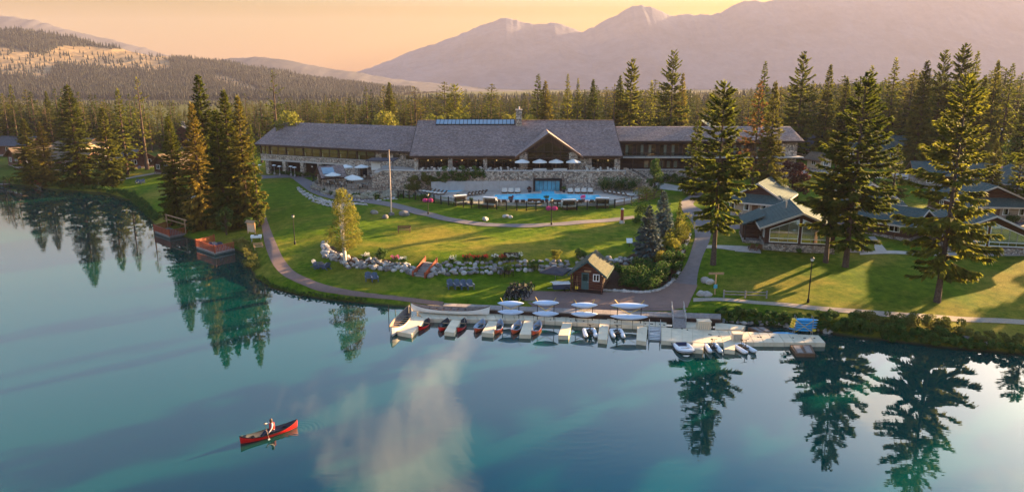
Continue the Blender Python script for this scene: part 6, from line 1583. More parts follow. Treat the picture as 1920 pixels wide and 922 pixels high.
def kayak_mesh(L, W, H, mat, n=16, m=10, name='hull'):
    vs = []; fs = []
    for i in range(n + 1):
        t = -1 + 2 * i / n; hw = W / 2 * (1 - abs(t) ** 1.9) + 0.01; hh = H / 2 * (1 - abs(t) ** 2.2) ** 0.85 + 0.015; zc = 0.10 * H * abs(t) ** 2
        for k in range(m): a = 2 * math.pi * k / m; vs.append((t * L / 2, hw * math.cos(a), zc + hh * math.sin(a)))
    for i in range(n):
        for k in range(m): fs.append((i * m + k, i * m + (k + 1) % m, (i + 1) * m + (k + 1) % m, (i + 1) * m + k))
    fs += [tuple(range(m - 1, -1, -1)), tuple(n * m + k for k in range(m))]
    mb = MB(); mb.add(vs, fs); return mb.mesh(name, M[mat], True)
KM = {L: kayak_mesh(L, 0.98, 0.52, 'kayak_blue') for L in (2.75, 3.85)}
for i, (px, yu, yl, L, nm) in enumerate(((957.5, 569, 585, 2.75, 'leftmost'), (1023, 568, 588, 2.75, 'second from left'), (1095, 572, 589, 2.75, 'third from left'), (1179, 573, 594, 3.85, 'rightmost, longer'))):
    Yr = Dk(px, yl + 12, DT).y + (0.0 if i < 1 else 0.9)
    base = Dk(px, yl + 11, DT)
    rk = thing('kayak_rack', '%s black two tier kayak rack with yellow cross bars' % {0: 'first', 1: 'second', 2: 'third', 3: 'widest right'}[i], 'rack', base, R(-3), 'kayak racks on the dock')
    zu, zl = PY(px, yu, base.y).z - base.z, PY(px, yl, base.y).z - base.z
    hw = L * 0.31
    for s in (-1, 1):
        m = MB(); m.box(s * hw - 0.035, -0.035, 0, s * hw + 0.035, 0.035, zu + 0.2); m.build('post', M['black_metal'], rk)
        for z in (zu, zl): m = MB(); m.box(s * hw - 0.03, -0.42, z - 0.21, s * hw + 0.03, 0.42, z - 0.165); m.build('arm', M['black_metal'], rk)
        m = MB(); m.bar((s * hw, 0.10, zu - 0.25), (-s * hw * 0.1, 0.10, zl + 0.25), 0.035); m.build('brace', M['yellow_plastic'], rk)
        m = MB(); m.bar((s * hw * 0.9, -0.1, zu + 0.15), (s * hw * 1.25, 0.1, zu + 0.6), 0.03); m.build('prong', M['yellow_plastic'], rk)
    for z, w in ((zu, 'upper'), (zl, 'lower')):
        o = addobj('kayak', KM[L], None, loc=base + Vector((0, 0, z)), rz=R(-3) + R(1.5 if w == 'upper' else -1.0)); tag(o, 'pale blue kayak on the %s tier of the %s rack' % (w, nm), 'kayak', 'pale kayaks on the racks')
# stack of blue boards on a stand
sb = thing('board_rack', 'metal stand holding stacked blue boards at dock right end', 'rack', Pz(1505, 622, 0.3), R(-8))
for s in (-1, 1):
    for yy in (-0.25, 0.25): m = MB(); m.tube([(s * 0.85, yy, -0.3), (s * 0.80, yy, 1.65)], 0.035, 6); m.build('leg', M['grey_metal'], sb)
m = MB(); m.bar((-0.8, -0.35, 0.1), (0.8, -0.35, 1.3), 0.035); m.build('cross_brace', M['yellow_plastic'], sb); m = MB(); m.bar((0.8, -0.36, 0.1), (-0.8, -0.36, 1.3), 0.035); m.build('cross_brace', M['yellow_plastic'], sb)
BM2 = kayak_mesh(2.55, 0.80, 0.20, 'board_blue', name='board'); BT = kayak_mesh(0.55, 0.66, 0.215, 'yellow_plastic', name='tip')
for k in range(5):
    o = thing('paddle_board', ['lowest', 'second', 'middle', 'fourth', 'topmost'][k] + ' blue paddle board with yellow tip on the metal stand', 'board', sb.location + Vector((0.04 * k - 0.05, 0, 0.26 + 0.25 * k)), R(-8) + R(k * 1.5 - 3), 'blue boards on the stand')
    addobj('board', BM2, o); addobj('tip', BT, o, loc=(1.02 if k < 1 else -1.02, 0, 0.0))
m = kayak_mesh(2.6, 0.8, 0.16, 'board_blue'); o = addobj('paddle_board', m, None, loc=Pz(1470, 625, 0.08), rz=R(-6)); tag(o, 'blue board floating flat behind the right dock', 'board')
# pedal catamarans and the dinghy
def pontoon():
    m = MB(); pts = [(0, -1.25, 0.05), (0, -1.1, 0.10), (0, -0.4, 0.12), (0, 0.8, 0.12), (0, 1.2, 0.20), (0, 1.45, 0.36)]; m.tube(pts, [0.07, 0.22, 0.25, 0.25, 0.19, 0.05], 10); return m.mesh('pontoon', M['rubber_white'], True)
PON = pontoon()
for px, py, rz, lb in ((1106, 627, 3.14, 'white pedal catamaran left of the sixth dock finger'), (1157, 628, 3.14, 'white pedal catamaran right of the sixth dock finger'), (1336, 655, 3.14, 'white pedal catamaran between dinghy and dock finger'), (1394, 656, 3.45, 'white pedal catamaran slightly turned at the right dock')):
    o = thing('pedal_catamaran', lb, 'boat', Pz(px, py, 0.0), rz, 'pedal catamarans at the dock'); o.scale = (0.88, 0.88, 0.88)
    for s in (-1, 1):
        addobj('pontoon', PON, o, loc=(s * 0.55, 0, 0.08))
        m = MB(); m.tube([(s * 0.55, 0.85, 0.2), (s * 0.55, 1.28, 0.34)], [0.19, 0.12], 8); m.build('bow_patch', M['rubber_navy'], o)
    for yy in (-0.55, 0.35): m = MB(); m.bar((-0.6, yy, 0.36), (0.6, yy, 0.36), 0.07); m.build('cross_bar', M['black_metal'], o)
    m = MB(); m.tube([(-0.55, -0.95, 0.3), (0.55, -0.95, 0.3)], 0.16, 8); m.build('stern_tube', M['rubber_white'], o)
    m = MB(); m.box(-0.16, -0.75, 0.36, 0.16, 0.6, 0.44); m.build('frame', M['black_metal'], o)
    m = MB(); m.tube([(0, 0.35, 0.4), (0, 0.30, 1.25)], 0.035, 6); m.build('mast', M['black_metal'], o)
    m = MB(); m.tube([(-0.38, 0.22, 1.30), (0, 0.30, 1.25), (0.38, 0.22, 1.30)], 0.025, 6); m.build('handlebar', M['black_metal'], o)
    m = MB(); m.tube([(0, -0.35, 0.4), (0, -0.40, 0.95)], 0.03, 6); m.build('seat_post', M['black_metal'], o)
    m = MB(); m.prism([(-0.11, -0.55, 0.96), (0.11, -0.55, 0.96), (0.04, -0.25, 0.96), (-0.04, -0.25, 0.96)], (0, 0, 0.07)); m.build('saddle', M['black_metal'], o)
    m = MB(); m.tube([(-0.18, 0.0, 0.55), (0.18, 0.0, 0.35)], 0.05, 6); m.build('pedal', M['grey_metal'], o)
    m = MB(); m.box(-0.04, -0.95, -0.45, 0.04, -0.65, 0.4); m.build('drive_leg', M['black_metal'], o)
dg_ = thing('inflatable_dinghy', 'white inflatable dinghy with navy stripe moored at the dock', 'boat', Pz(1282, 656, 0.0), R(183))
tube = [(-0.62, 1.1, 0.24), (-0.64, 0.4, 0.22), (-0.64, -0.3, 0.24), (-0.56, -0.80, 0.30), (-0.30, -1.10, 0.38), (0, -1.2, 0.40), (0.30, -1.10, 0.38), (0.56, -0.80, 0.30), (0.64, -0.3, 0.24), (0.64, 0.4, 0.22), (0.62, 1.1, 0.24)]
m = MB(); m.tube([(x, -y, z) for x, y, z in tube], [0.08] + [0.21] * 9 + [0.08], 10); m.build('tube', M['rubber_white'], dg_, True)
m = MB(); m.tube([(x * 1.31, -y * 1.17, z - 0.02) for x, y, z in tube], 0.035, 5); m.build('rub_strake', M['rubber_navy'], dg_)
m = MB(); m.box(-0.5, -0.95, 0.06, 0.5, 0.95, 0.12); m.build('floor', M['grey_timber'], dg_)
m = MB(); m.box(-0.55, -0.1, 0.28, 0.55, 0.15, 0.33); m.build('thwart', M['rubber_white'], dg_)
m = MB(); m.box(-0.5, -1.0, 0.08, 0.5, -0.92, 0.42); m.build('transom', M['rubber_navy'], dg_)
# mooring poles and buoys in the water
for px, py, lb in ((729, 596, 'thin mooring pole standing in water left of the white canoe'), ):
    o = thing('mooring_pole', lb, 'pole', Pz(px, py, 0)); m = MB(); m.tube([(0, 0, -1), (0, 0, 1.5)], 0.04, 6); m.build('shaft', M['black_metal'], o)
# ------------------------------------------------------------------ cabins and houses
def window_part(par, c, w, h, T=None, panes=2, frame='white_paint', curtain=True, axis='x', normal=-1, depth=0.08):
    """a framed window on a wall whose outside faces local -y (axis x) or +-x (axis y); c = centre of the outer wall face"""
    def tr(u, n, z):
        return (c[0] + u, c[1] + normal * n, c[2] + z) if axis == 'x' else (c[0] + normal * n, c[1] + u, c[2] + z)
    def bx(mb, u0, u1, n0, n1, z0, z1):
        a = tr(u0, n0, z0); b = tr(u1, n1, z1); mb.box(min(a[0], b[0]), min(a[1], b[1]), min(a[2], b[2]), max(a[0], b[0]), max(a[1], b[1]), max(a[2], b[2]))
    f = MB(); t = 0.09
    bx(f, -w / 2, w / 2, 0.0, depth, -h / 2, -h / 2 + t); bx(f, -w / 2, w / 2, 0.0, depth, h / 2 - t, h / 2)
    for k in range(panes + 1): u = -w / 2 + t / 2 + k * (w - t) / panes; bx(f, u - t / 2, u + t / 2, 0.003, depth - 0.004, -h / 2 + t, h / 2 - t)
    fo = f.build('window', M[frame], par)
    b = MB(); bx(b, -w / 2 + 0.02, w / 2 - 0.02, 0.004, 0.010, -h / 2 + 0.02, h / 2 - 0.02); b.build('room', M['interior'], fo)  # flat dark sheet on the wall, shade of the unlit space is its colour
    for k in range(panes):
        u0 = -w / 2 + t + k * (w - t) / panes; u1 = -w / 2 + (k + 1) * (w - t) / panes
        p = MB(); bx(p, u0, u1, depth * 0.6, depth * 0.6 + 0.012, -h / 2 + t, h / 2 - t); p.build('pane', M['window_glass'], fo)
        if curtain and k % 2 == 0: p = MB(); bx(p, u0, u0 + (u1 - u0) * 0.45, 0.02, 0.03, -h / 2 + t, h / 2 - t); p.build('curtain', M['curtain'], fo)
    return fo
def gable_roof(par, W, D, he, hr, ov, roofm, front_ov=0.9, fascia='fascia_cream', name='roof', y0=0.0):
    """gable ends face local -y and +y"""
    r = MB(); th = 0.18; k = (hr - he) / (W / 2); xo = W / 2 + ov; zo = he - ov * k
    for s in (-1, 1):
        q = [(s * xo, y0 - front_ov, zo), (0, y0 - front_ov, hr), (0, y0 + D + front_ov, hr), (s * xo, y0 + D + front_ov, zo)]
        slab(r, q if s < 0 else q[::-1], th)
    ro = r.build(name, M[roofm], par)
    for s in (-1, 1):
        for yy in (y0 - front_ov - 0.06, y0 + D + front_ov):
            b = MB(); b.prism([(s * xo, yy, zo - 0.24), (0, yy, hr - 0.24), (0, yy, hr + 0.03), (s * xo, yy, zo + 0.03)], (0, 0.06, 0)); b.build('barge_board', M[fascia], ro)
        b = MB(); x0, x1 = sorted((s * xo, s * (xo + 0.06))); b.box(x0, y0 - front_ov, zo - 0.26, x1, y0 + D + front_ov, zo - 0.02); b.build('gutter', M[fascia], ro)
    b = MB(); b.prism([(-0.18, y0 - front_ov, hr - 0.05), (0.18, y0 - front_ov, hr - 0.05), (0, y0 - front_ov, hr + 0.06)], (0, D + 2 * front_ov, 0)); b.build('ridge_cap', M[roofm], ro)
    # shingle courses
    b = MB(); n = int(xo / 0.38)
    for s in (-1, 1):
        for i in range(n):
            u = xo - i * xo / n; z = hr - u * k; u2 = u - 0.3
            q = [(s * u, y0 - front_ov + 0.02, z - 0.01), (s * u2, y0 - front_ov + 0.02, z + 0.3 * k - 0.01), (s * u, y0 - front_ov + 0.02, z + 0.03)]
            b.prism(q, (0, D + 2 * front_ov - 0.04, 0))
    tag(b.build('shingle_courses', M[roofm], ro), kind='stuff')
    return ro
def gable_walls(par, W, D, he, hr, hb, wallm, basem='river_stone', z0=-1.0, y0=0.0, name='wall'):
    if hb: b = MB(); b.box(-W / 2 - 0.12, y0 - 0.12, z0, W / 2 + 0.12, y0 + D + 0.12, hb); b.build('stone_base', M[basem], par)
    w = MB(); k = 0.2
    w.prism([(-W / 2, y0, hb), (W / 2, y0, hb), (W / 2, y0, he - 0.1), (0, y0, hr - 0.28), (-W / 2, y0, he - 0.1)], (0, k, 0))
    w.prism([(-W / 2, y0 + D - k, hb), (W / 2, y0 + D - k, hb), (W / 2, y0 + D - k, he - 0.1), (0, y0 + D - k, hr - 0.28), (-W / 2, y0 + D - k, he - 0.1)], (0, k, 0))
    w.box(-W / 2, y0 + k, hb, -W / 2 + k, y0 + D - k, he - 0.12); w.box(W / 2 - k, y0 + k, hb, W / 2, y0 + D - k, he - 0.12)
    return w.build(name, M[wallm], par)
def big_glass(par, xs, zb, ztop, y=-0.10, zmid=None, curtain=()):
    """row of tall panes whose heads follow the roof; ztop(x) gives the head height"""
    f = MB(); t = 0.07
    for x in (xs[0], xs[-1]): f.box(x - t / 2, y, zb, x + t / 2, y + 0.10, ztop(x))
    f.box(xs[0] - t / 2, y - 0.004, zb - 0.10, xs[-1] + t / 2, y + 0.104, zb); f.box(xs[0] + t / 2, y + 0.004, zb + 0.42, xs[-1] - t / 2, y + 0.096, zb + 0.50)
    f.prism([(xs[0] - t / 2, y - 0.003, ztop(xs[0]) - 0.01), (xs[-1] + t / 2, y - 0.003, ztop(xs[-1]) - 0.01), (xs[-1] + t / 2, y - 0.003, ztop(xs[-1]) + 0.09), (xs[0] - t / 2, y - 0.003, ztop(xs[0]) + 0.09)], (0, 0.106, 0))
    fo = f.build('window', M['white_paint'], par)
    for x in xs[1:-1]: q = MB(); q.box(x - t / 2, y + 0.005, zb, x + t / 2, y + 0.095, ztop(x) - 0.012); q.build('mullion', M['grey_metal'], fo)
    for i in range(len(xs) - 1):
        a, c = xs[i] + t / 2, xs[i + 1] - t / 2
        p = MB(); p.prism([(a, y + 0.04, zb), (c, y + 0.04, zb), (c, y + 0.04, ztop(c)), (a, y + 0.04, ztop(a))], (0, 0.012, 0)); p.build('pane', M['view_glass'], fo)
        p = MB(); p.prism([(a, y + 0.094, zb + 0.5), (c, y + 0.094, zb + 0.5), (c, y + 0.094, ztop(c)), (a, y + 0.094, ztop(a))], (0, 0.004, 0)); p.build('curtain' if i in curtain else 'room', M['curtain'] if i in curtain else M['dim_room'], fo)  # sheet behind the pane, the indoor dimness is put into its colour
    return fo
plain('dim_room', (0.30, 0.27, 0.24, 1), 0.8, 0.2, 0.35, 0.7)
def deck_chair(par_label, p, rz, mat='brown_timber', group=None, cat='chair', name='armchair'):
    o = thing(name, par_label, cat, p, rz, group)
    for i, s in enumerate((-1, 1)):
        m = MB(); m.box(s * 0.33 - 0.04, -0.36, 0, s * 0.33 + 0.04, -0.28, 0.52); m.build('leg', M[mat], o); m = MB(); m.box(s * 0.33 - 0.04, 0.30, 0, s * 0.33 + 0.04, 0.38, 0.50); m.build('leg', M[mat], o)
        m = MB(); m.box(s * 0.36 - 0.07, -0.42, 0.52, s * 0.36 + 0.07, 0.38, 0.56); m.build('armrest', M[mat], o)
    m = MB(); m.box(-0.32, -0.38, 0.30, 0.32, 0.32, 0.36); m.build('seat', M[mat], o)
    m = MB(); m.prism([(-0.32, 0.26, 0.34), (0.32, 0.26, 0.34), (0.30, 0.50, 0.95), (-0.30, 0.50, 0.95)], (0, 0.06, 0.02)); m.build('backrest', M[mat], o)
    return o

# large cabin by the firs
def ground_at(px, py): return G(px, py)
g0 = G(1497, 476)
mc = thing('lake_cabin', 'large brown cabin with green roof and wide gable windows on stone base', 'cabin', (PY(1497, 470, 89.0).x, 89.0, 2.4), R(-13))
W, Dp, he, hr, hb = 8.6, 9.2, 3.75, 5.55, 1.15
gable_walls(mc, W, Dp, he, hr, hb, 'brown_siding'); gable_roof(mc, W, Dp, he, hr, 0.85, 'green_shingle', 1.0)
b = MB(); b.box(-W / 2 - 0.05, -0.16, hb, W / 2 + 0.05, -0.003, hb + 0.16); b.build('sill_beam', M['dark_timber'], mc)
hz = lambda x: hr - 0.95 - abs(x) * (hr - he) / (W / 2)
big_glass(mc, [-3.75, -2.6, -1.45, -0.22], hb + 0.3, hz, curtain=(2,)); big_glass(mc, [0.22, 1.4, 2.55, 3.7], hb + 0.3, hz, curtain=(0, 1, 2))
b = MB(); b.box(-2.75, -0.030, hb + 0.55, -1.95, -0.012, hb + 1.2); b.build('lamp_glow', M['lit_lamp'] if False else M['cream_wall'], mc)  # plain cream panel, a lamp's glow is put into its colour
window_part(mc, (-W / 2, 1.4, 2.3), 1.3, 1.1, axis='y', normal=-1); window_part(mc, (-W / 2, 5.2, 2.5), 1.4, 1.2, axis='y', normal=-1); window_part(mc, (W / 2, 2.0, 2.5), 1.6, 1.2, axis='y', normal=1)
b = MB(); b.tube([(-1.2, 5.5, 5.0), (-1.2, 5.5, 6.0)], 0.12, 8); b.build('vent_pipe', M['grey_metal'], mc)
# rear wing roof at a step lower
wing = MB(); k = (hr - he) / (W / 2)
slab(wing, [(-W / 2 - 2.6, 3.2, he - 0.75), (-W / 2 + 0.2, 3.2, he + 0.55), (-W / 2 + 0.2, 9.6, he + 0.55), (-W / 2 - 2.6, 9.6, he - 0.75)], 0.18); wo = wing.build('porch_roof', M['green_shingle'], mc)
for yy in (3.4, 9.2): b = MB(); b.box(-W / 2 - 2.3, yy - 0.1, -0.5, -W / 2 - 2.1, yy + 0.1, he - 0.82); b.build('porch_post', M['dark_timber'], mc)
b = MB(); b.box(-W / 2 - 2.5, 3.0, -1, -W / 2 - 0.15, 9.4, 0.75); b.build('porch_base', M['river_stone'], mc)
b = MB(); b.box(-W / 2 - 2.4, 5.0, 0.75, -W / 2 - 0.15, 9.2, 2.6); b.build('porch_room', M['brown_siding'], mc)
b = MB(); b.box(-W / 2 - 2.4, 3.1, 1.5, -W / 2 - 0.15, 3.18, 1.6); b.build('porch_rail', M['dark_timber'], mc)
pt = sheet('cabin_patio', [(1375, 463), (1424, 464), (1427, 476), (1378, 472)], M['paver_tan'], 'paved patio left of the large cabin', 0.08)
deck_chair('brown wooden armchair on patio left of large cabin, nearer the path', G(1409, 469), R(180)); deck_chair('brown wooden armchair on patio against the large cabin wall', G(1422, 470), R(180))
sheet('cabin_patio', [(1590, 462), (1622, 462), (1630, 474), (1588, 474)], M['paver_tan'], 'paved patio right of the large cabin', 0.08)
deck_chair('brown armchair on right patio nearest the fir trunk', G(1598, 470), R(190)); deck_chair('brown armchair with pale cushion on right patio', G(1613, 471), R(170))
for px, lb in ((1497, 'round dark planter bush at the large cabin stone base'), ):
    shrub(px, 475, 0.9, 0.8, lb, 'shrub', n=250)

# right cabin, partly behind the big fir
rc = thing('lake_cabin', 'brown cabin with curtained gable window at the right edge', 'cabin', (PY(1852, 480, 88.0).x, 88.0, 2.5), R(-14))
W, Dp, he, hr, hb = 9.6, 9.5, 3.1, 5.3, 0.95
gable_walls(rc, W, Dp, he, hr, hb, 'brown_siding'); gable_roof(rc, W, Dp, he, hr, 0.8, 'green_shingle', 1.0)
hz = lambda x: hr - 1.0 - abs(x) * (hr - he) / (W / 2)
big_glass(rc, [-0.1, 1.1, 2.1, 3.0, 4.0], hb + 0.25, hz, curtain=(0, 1, 2, 3)); big_glass(rc, [-4.0, -2.8, -1.7, -0.5], hb + 0.25, hz, curtain=(0, 2))
window_part(rc, (-W / 2, 3.0, 2.2), 1.4, 1.1, axis='y', normal=-1)
sw = thing('lake_cabin', 'low brown cabin with green roof behind the broad fir', 'cabin', (PY(1722, 445, 96.0).x, 96.0, 2.8), R(38))
gable_walls(sw, 6.5, 9.0, 2.7, 4.3, 0.5, 'brown_siding'); gable_roof(sw, 6.5, 9.0, 2.7, 4.3, 0.8, 'green_shingle', 0.9)
window_part(sw, (-6.5 / 2, 2.0, 1.7), 1.5, 1.2, axis='y', normal=-1); window_part(sw, (-1.2, 0, 1.7), 1.6, 1.2); window_part(sw, (1.4, 0, 1.7), 1.6, 1.2); window_part(sw, (-6.5 / 2, 6.0, 1.7), 1.5, 1.2, axis='y', normal=-1)
deck_chair('brown armchair left of pair before the low cabin behind the fir', G(1674, 447), R(200)); deck_chair('brown armchair right of pair before the low cabin behind the fir', G(1692, 449), R(190))
# second row: gable over a skirt roof, taupe walls, white windows
def skirt_cabin(label, px, py, rz, W=9.5, Dp=9.0, Y=None, roofm='green_shingle', wallm='taupe_wall', sc=1.0):
    g = G(px, py) if Y is None else gp(PY(px, py, Y).x, Y)
    o = thing('guest_cabin', label, 'cabin', g, rz)
    he, hr, hb = 2.9, 5.4, 0.6
    gable_walls(o, W, Dp, he, hr, hb, 'brown_siding'); gable_roof(o, W, Dp, he + 0.2, hr, 0.6, roofm, 0.7)
    s = MB(); slab(s, [(-W / 2 - 0.9, -2.0, he - 0.55), (W / 2 + 0.9, -2.0, he - 0.55), (W / 2 - 0.3, 0.1, he + 0.65), (-W / 2 + 0.3, 0.1, he + 0.65)], 0.16); so = s.build('skirt_roof', M[roofm], o)
    b = MB(); b.box(-W / 2 - 0.9, -2.08, he - 0.8, W / 2 + 0.9, -2.0, he - 0.55); b.build('gutter', M['fascia_cream'], so)
    b = MB(); b.box(-W / 2 + 0.1, -1.4, hb, W / 2 - 0.1, -0.003, he - 0.3); b.build('front_wall', M[wallm], o)
    b = MB(); b.box(-W / 2, -1.5, -1, W / 2, -0.12, hb - 0.004); b.build('porch_base', M['river_stone'], o)
    for x in (-3.6, -1.3, 1.3, 3.6): window_part(o, (x, -1.4, 1.75), 0.85, 1.5, panes=1)
    b = MB(); b.box(-0.45, -1.46, hb, 0.45, -1.404, 2.55); b.build('door', M['brown_timber'], o)
    window_part(o, (-W / 2, Dp * 0.5, 1.8), 1.2, 1.1, axis='y', normal=-1); window_part(o, (W / 2, Dp * 0.5, 1.8), 1.2, 1.1, axis='y', normal=1)
    return o
skirt_cabin('taupe cabin with green skirt roof at far right behind the gable cabin', 1856, 412, R(-6), 10.5, 9)
skirt_cabin('taupe cabin with sunlit roof half hidden by the two firs', 1628, 406, R(-16), 8.0, 9)
skirt_cabin('cabin with tan sunlit roof slope behind the large cabin', 1418, 405, R(-32), 7.5, 9)
skirt_cabin('small cabin with green roof cut by the right edge', 1935, 375, R(-8), 8, 8)
# more distant houses
def house(label, px, Y, W, Dp, he, hr, rz, roofm, wallm, top=None, wins=3, name='guest_house', chimney=False, hb=0.4):
    x = PY(px, 280, Y).x; o = thing(name, label, 'house', gp(x, Y), rz)
    gable_walls(o, W, Dp, he, hr, hb, wallm); ro = gable_roof(o, W, Dp, he, hr, 0.7, roofm, 0.8, fascia='brown_timber')
    for i in range(wins): window_part(o, (-W / 2 + (i + 0.5) * W / wins, 0, he * 0.55 + 0.2), min(1.4, W / wins * 0.55), 1.2)
    for s in (-1, 1):
        n = max(1, int(Dp / 4))
        for i in range(n): window_part(o, (s * W / 2, (i + 0.5) * Dp / n, he * 0.55 + 0.2), 1.3, 1.2, axis='y', normal=s)
    if chimney: b = MB(); b.box(-0.5, Dp * 0.4, hr - 0.5, 0.5, Dp * 0.4 + 0.9, hr + 1.2); b.build('chimney', M['river_stone'], ro)
    return o
HP = R(90)
house('red log cabin with tan roof at the left edge of the shore', 22, 188, 7.5, 9, 3.2, 5.2, R(-35), 'brown_shingle', 'red_log', wins=2)
house('long grey roofed red house behind the left spruces', 70, 214, 8, 34, 3.4, 5.6, R(82), 'slate_shingle', 'red_log', wins=2)
house('cream walled house with tan roof between the left spruces', 178, 200, 8, 14, 4.2, 6.2, R(60), 'brown_shingle', 'cream_wall', wins=2)
house('tan roofed cabin behind the tall shore spruce', 170, 186, 7, 12, 2.8, 4.8, R(70), 'brown_shingle', 'red_log', wins=2)
house('slate roofed red cabin behind the bare pine', 262, 186, 7, 11, 2.8, 5.0, R(40), 'slate_shingle', 'red_log', wins=2)
house('red cabin with tan gable roof left of the big clump', 300, 174, 6.5, 9, 2.8, 5.0, R(-30), 'brown_shingle', 'red_log', wins=2)
house('dark roofed house with pale chimney far behind the left clump', 345, 226, 9, 12, 4, 7, R(20), 'slate_shingle', 'red_log', wins=2, chimney=True)
house('hipped red house with chimney behind the lodge right wing', 1312, 196, 11, 12, 5.2, 9.2, R(-25), 'green_shingle', 'red_log', wins=3, chimney=True)
house('tan roofed house glimpsed between trees behind the main roof', 1118, 215, 10, 20, 5.4, 8.2, R(84), 'brown_shingle', 'red_log', wins=2)
house('slate roofed pale house behind the lodge right end', 1562, 180, 9, 12, 3.2, 6.4, R(60), 'slate_shingle', 'taupe_wall', wins=3)
house('dark slate roofed house left of the pale one behind lodge', 1515, 188, 9, 11, 3.6, 7.2, R(-20), 'slate_shingle', 'brown_siding', wins=3)
house('green roofed house between the firs at right rear', 1690, 172, 9, 14, 3.8, 6.8, R(70), 'green_shingle', 'taupe_wall', wins=2)
house('small sunlit cream shed at the lodge right end', 1551, 158, 3.2, 4, 2.8, 3.9, R(20), 'brown_shingle', 'cream_wall', wins=1)
house('stone house with green and tan roof at the far right', 1862, 134, 8, 13, 2.8, 4.9, R(72), 'green_shingle', 'river_stone', wins=2)
house('red house deep in the trees behind the left wing', 120, 250, 10, 18, 4, 7, R(75), 'brown_shingle', 'red_log', wins=2)

# boathouse
bh = thing('boathouse', 'small red log boathouse with green roof beside the dock', 'hut', (Pz(1102, 545, 1.05).x, Pz(1102, 545, 1.05).y, 1.02), R(-17))
W, Dp, he, hr, hb = 3.3, 4.2, 2.45, 3.75, 0.15
w_ = gable_walls(bh, W, Dp, he, hr, hb, 'red_log', 'dark_timber', z0=-0.3); gable_roof(bh, W, Dp, he, hr, 0.55, 'moss_shingle', 0.6, fascia='green_shingle')
for i in range(9):
    z = 0.32 + i * 0.25
    for s in (-1, 1): m = MB(); m.tube([(s * W / 2, -0.22, z), (s * W / 2, Dp + 0.2, z)], 0.115, 7); m.build('log', M['red_log'], bh)
m = MB(); m.box(-0.75, -0.06, 0.2, 0.1, -0.003, 2.15); d = m.build('door', plain('door_green', (0.05, 0.10, 0.10, 1), 0.6, 0.3, 0.15, 3), bh)
m = MB(); m.box(-0.62, -0.075, 1.2, -0.03, -0.062, 2.0); m.build('door_pane', M['window_glass'], d); m = MB(); m.box(0.0, -0.12, 1.05, 0.05, -0.062, 1.2); m.build('handle', M['grey_metal'], d)
window_part(bh, (0.95, 0, 1.65), 0.75, 0.85, panes=2, curtain=False); window_part(bh, (W / 2 + 0.1, 2.2, 1.6), 0.8, 0.8, axis='y', normal=1, curtain=False)
m = MB(); m.box(-W / 2 - 0.2, -1.1, -0.2, W / 2 + 0.2, -0.12, 0.18); m.build('porch_floor', M['dark_timber'], bh)
m = MB(); m.box(-0.9, -1.35, -0.2, 0.6, -1.1, 0.05); m.build('step', M['dark_timber'], bh)
for s in (-1, 1): m = MB(); m.box(s * (W / 2 + 0.1) - 0.07, -1.0, 0.18, s * (W / 2 + 0.1) + 0.07, -0.86, he - 0.25); m.build('porch_post', M['red_log'], bh)
m = MB(); m.box(-0.45, -0.09, 2.28, 0.35, -0.05, 2.46); m.build('name_board', M['raw_timber'], bh)
for x, a in ((-1.35, 0.05), (-1.15, -0.05)):
    o = thing('paddle', 'yellow paddle leaning on the boathouse wall, %s' % ('outer one' if x < -1.2 else 'next to the door'), 'paddle', bh.location, R(-17)); m = MB(); m.tube([(x, -0.30, 0.55), (x + a, -0.10, 1.75)], 0.02, 5); m.build('shaft', M['raw_timber'], o); m = MB(); m.prism([(x - .07, -0.36, 0.22), (x + .07, -0.36, 0.22), (x + .08, -0.31, 0.55), (x - .08, -0.31, 0.55)], (0, 0.02, 0)); m.build('blade', M['yellow_plastic'], o)

# small shingled entry porch of the patio
en = thing('entry_porch', 'small gabled stone entry porch before the left wing patio', 'porch', (PY(602, 335, 141).x, 141.0, 3.6), R(-62))
for x in (-2.2, 2.2):
    for y in (0.2, 3.7): m = MB(); m.box(x - 0.4, y - 0.4, -0.6, x + 0.4, y + 0.4, 2.5); m.build('stone_pillar', M['field_stone'], en)
gable_roof(en, 5.0, 4.0, 2.6, 4.3, 0.5, 'cedar_shingle', 0.6, fascia='dark_timber')
m = MB(); m.prism([(-1.2, 0.1, 2.5), (1.2, 0.1, 2.5), (0, 0.1, 3.6)], (0, 0.1, 0)); m.build('gable_panel', M['canvas_white'], en)
m = MB(); slab(m, [(0.5, 0.0, 4.10), (2.0, 0.0, 3.08), (2.0, 2.4, 3.08), (0.5, 2.4, 4.10)], 0.1); m.build('roof_skylight', M['skylight_glass'], en)
# black canopy over the service door
cn = thing('canopy', 'flat dark canopy with white panel by the stone wall', 'canopy', (PY(716, 315, 139.8).x, 139.8, 7.3)); 
m = MB(); m.prism([(-3.0, -1.2, 1.9), (2.6, -1.6, 1.9), (3.4, 1.2, 2.2), (-2.2, 1.4, 2.2)], (0, 0, 0.18)); m.build('roof', M['canvas_dark'], cn); m = MB(); m.box(-2.2, 0.4, 0, -0.4, 0.5, 1.9); m.build('panel', M['white_paint'], cn)
for x in (-2.4, 2.4): m = MB(); m.box(x - .05, -1.0, 0, x + .05, -0.9, 1.9); m.build('post', M['black_metal'], cn)

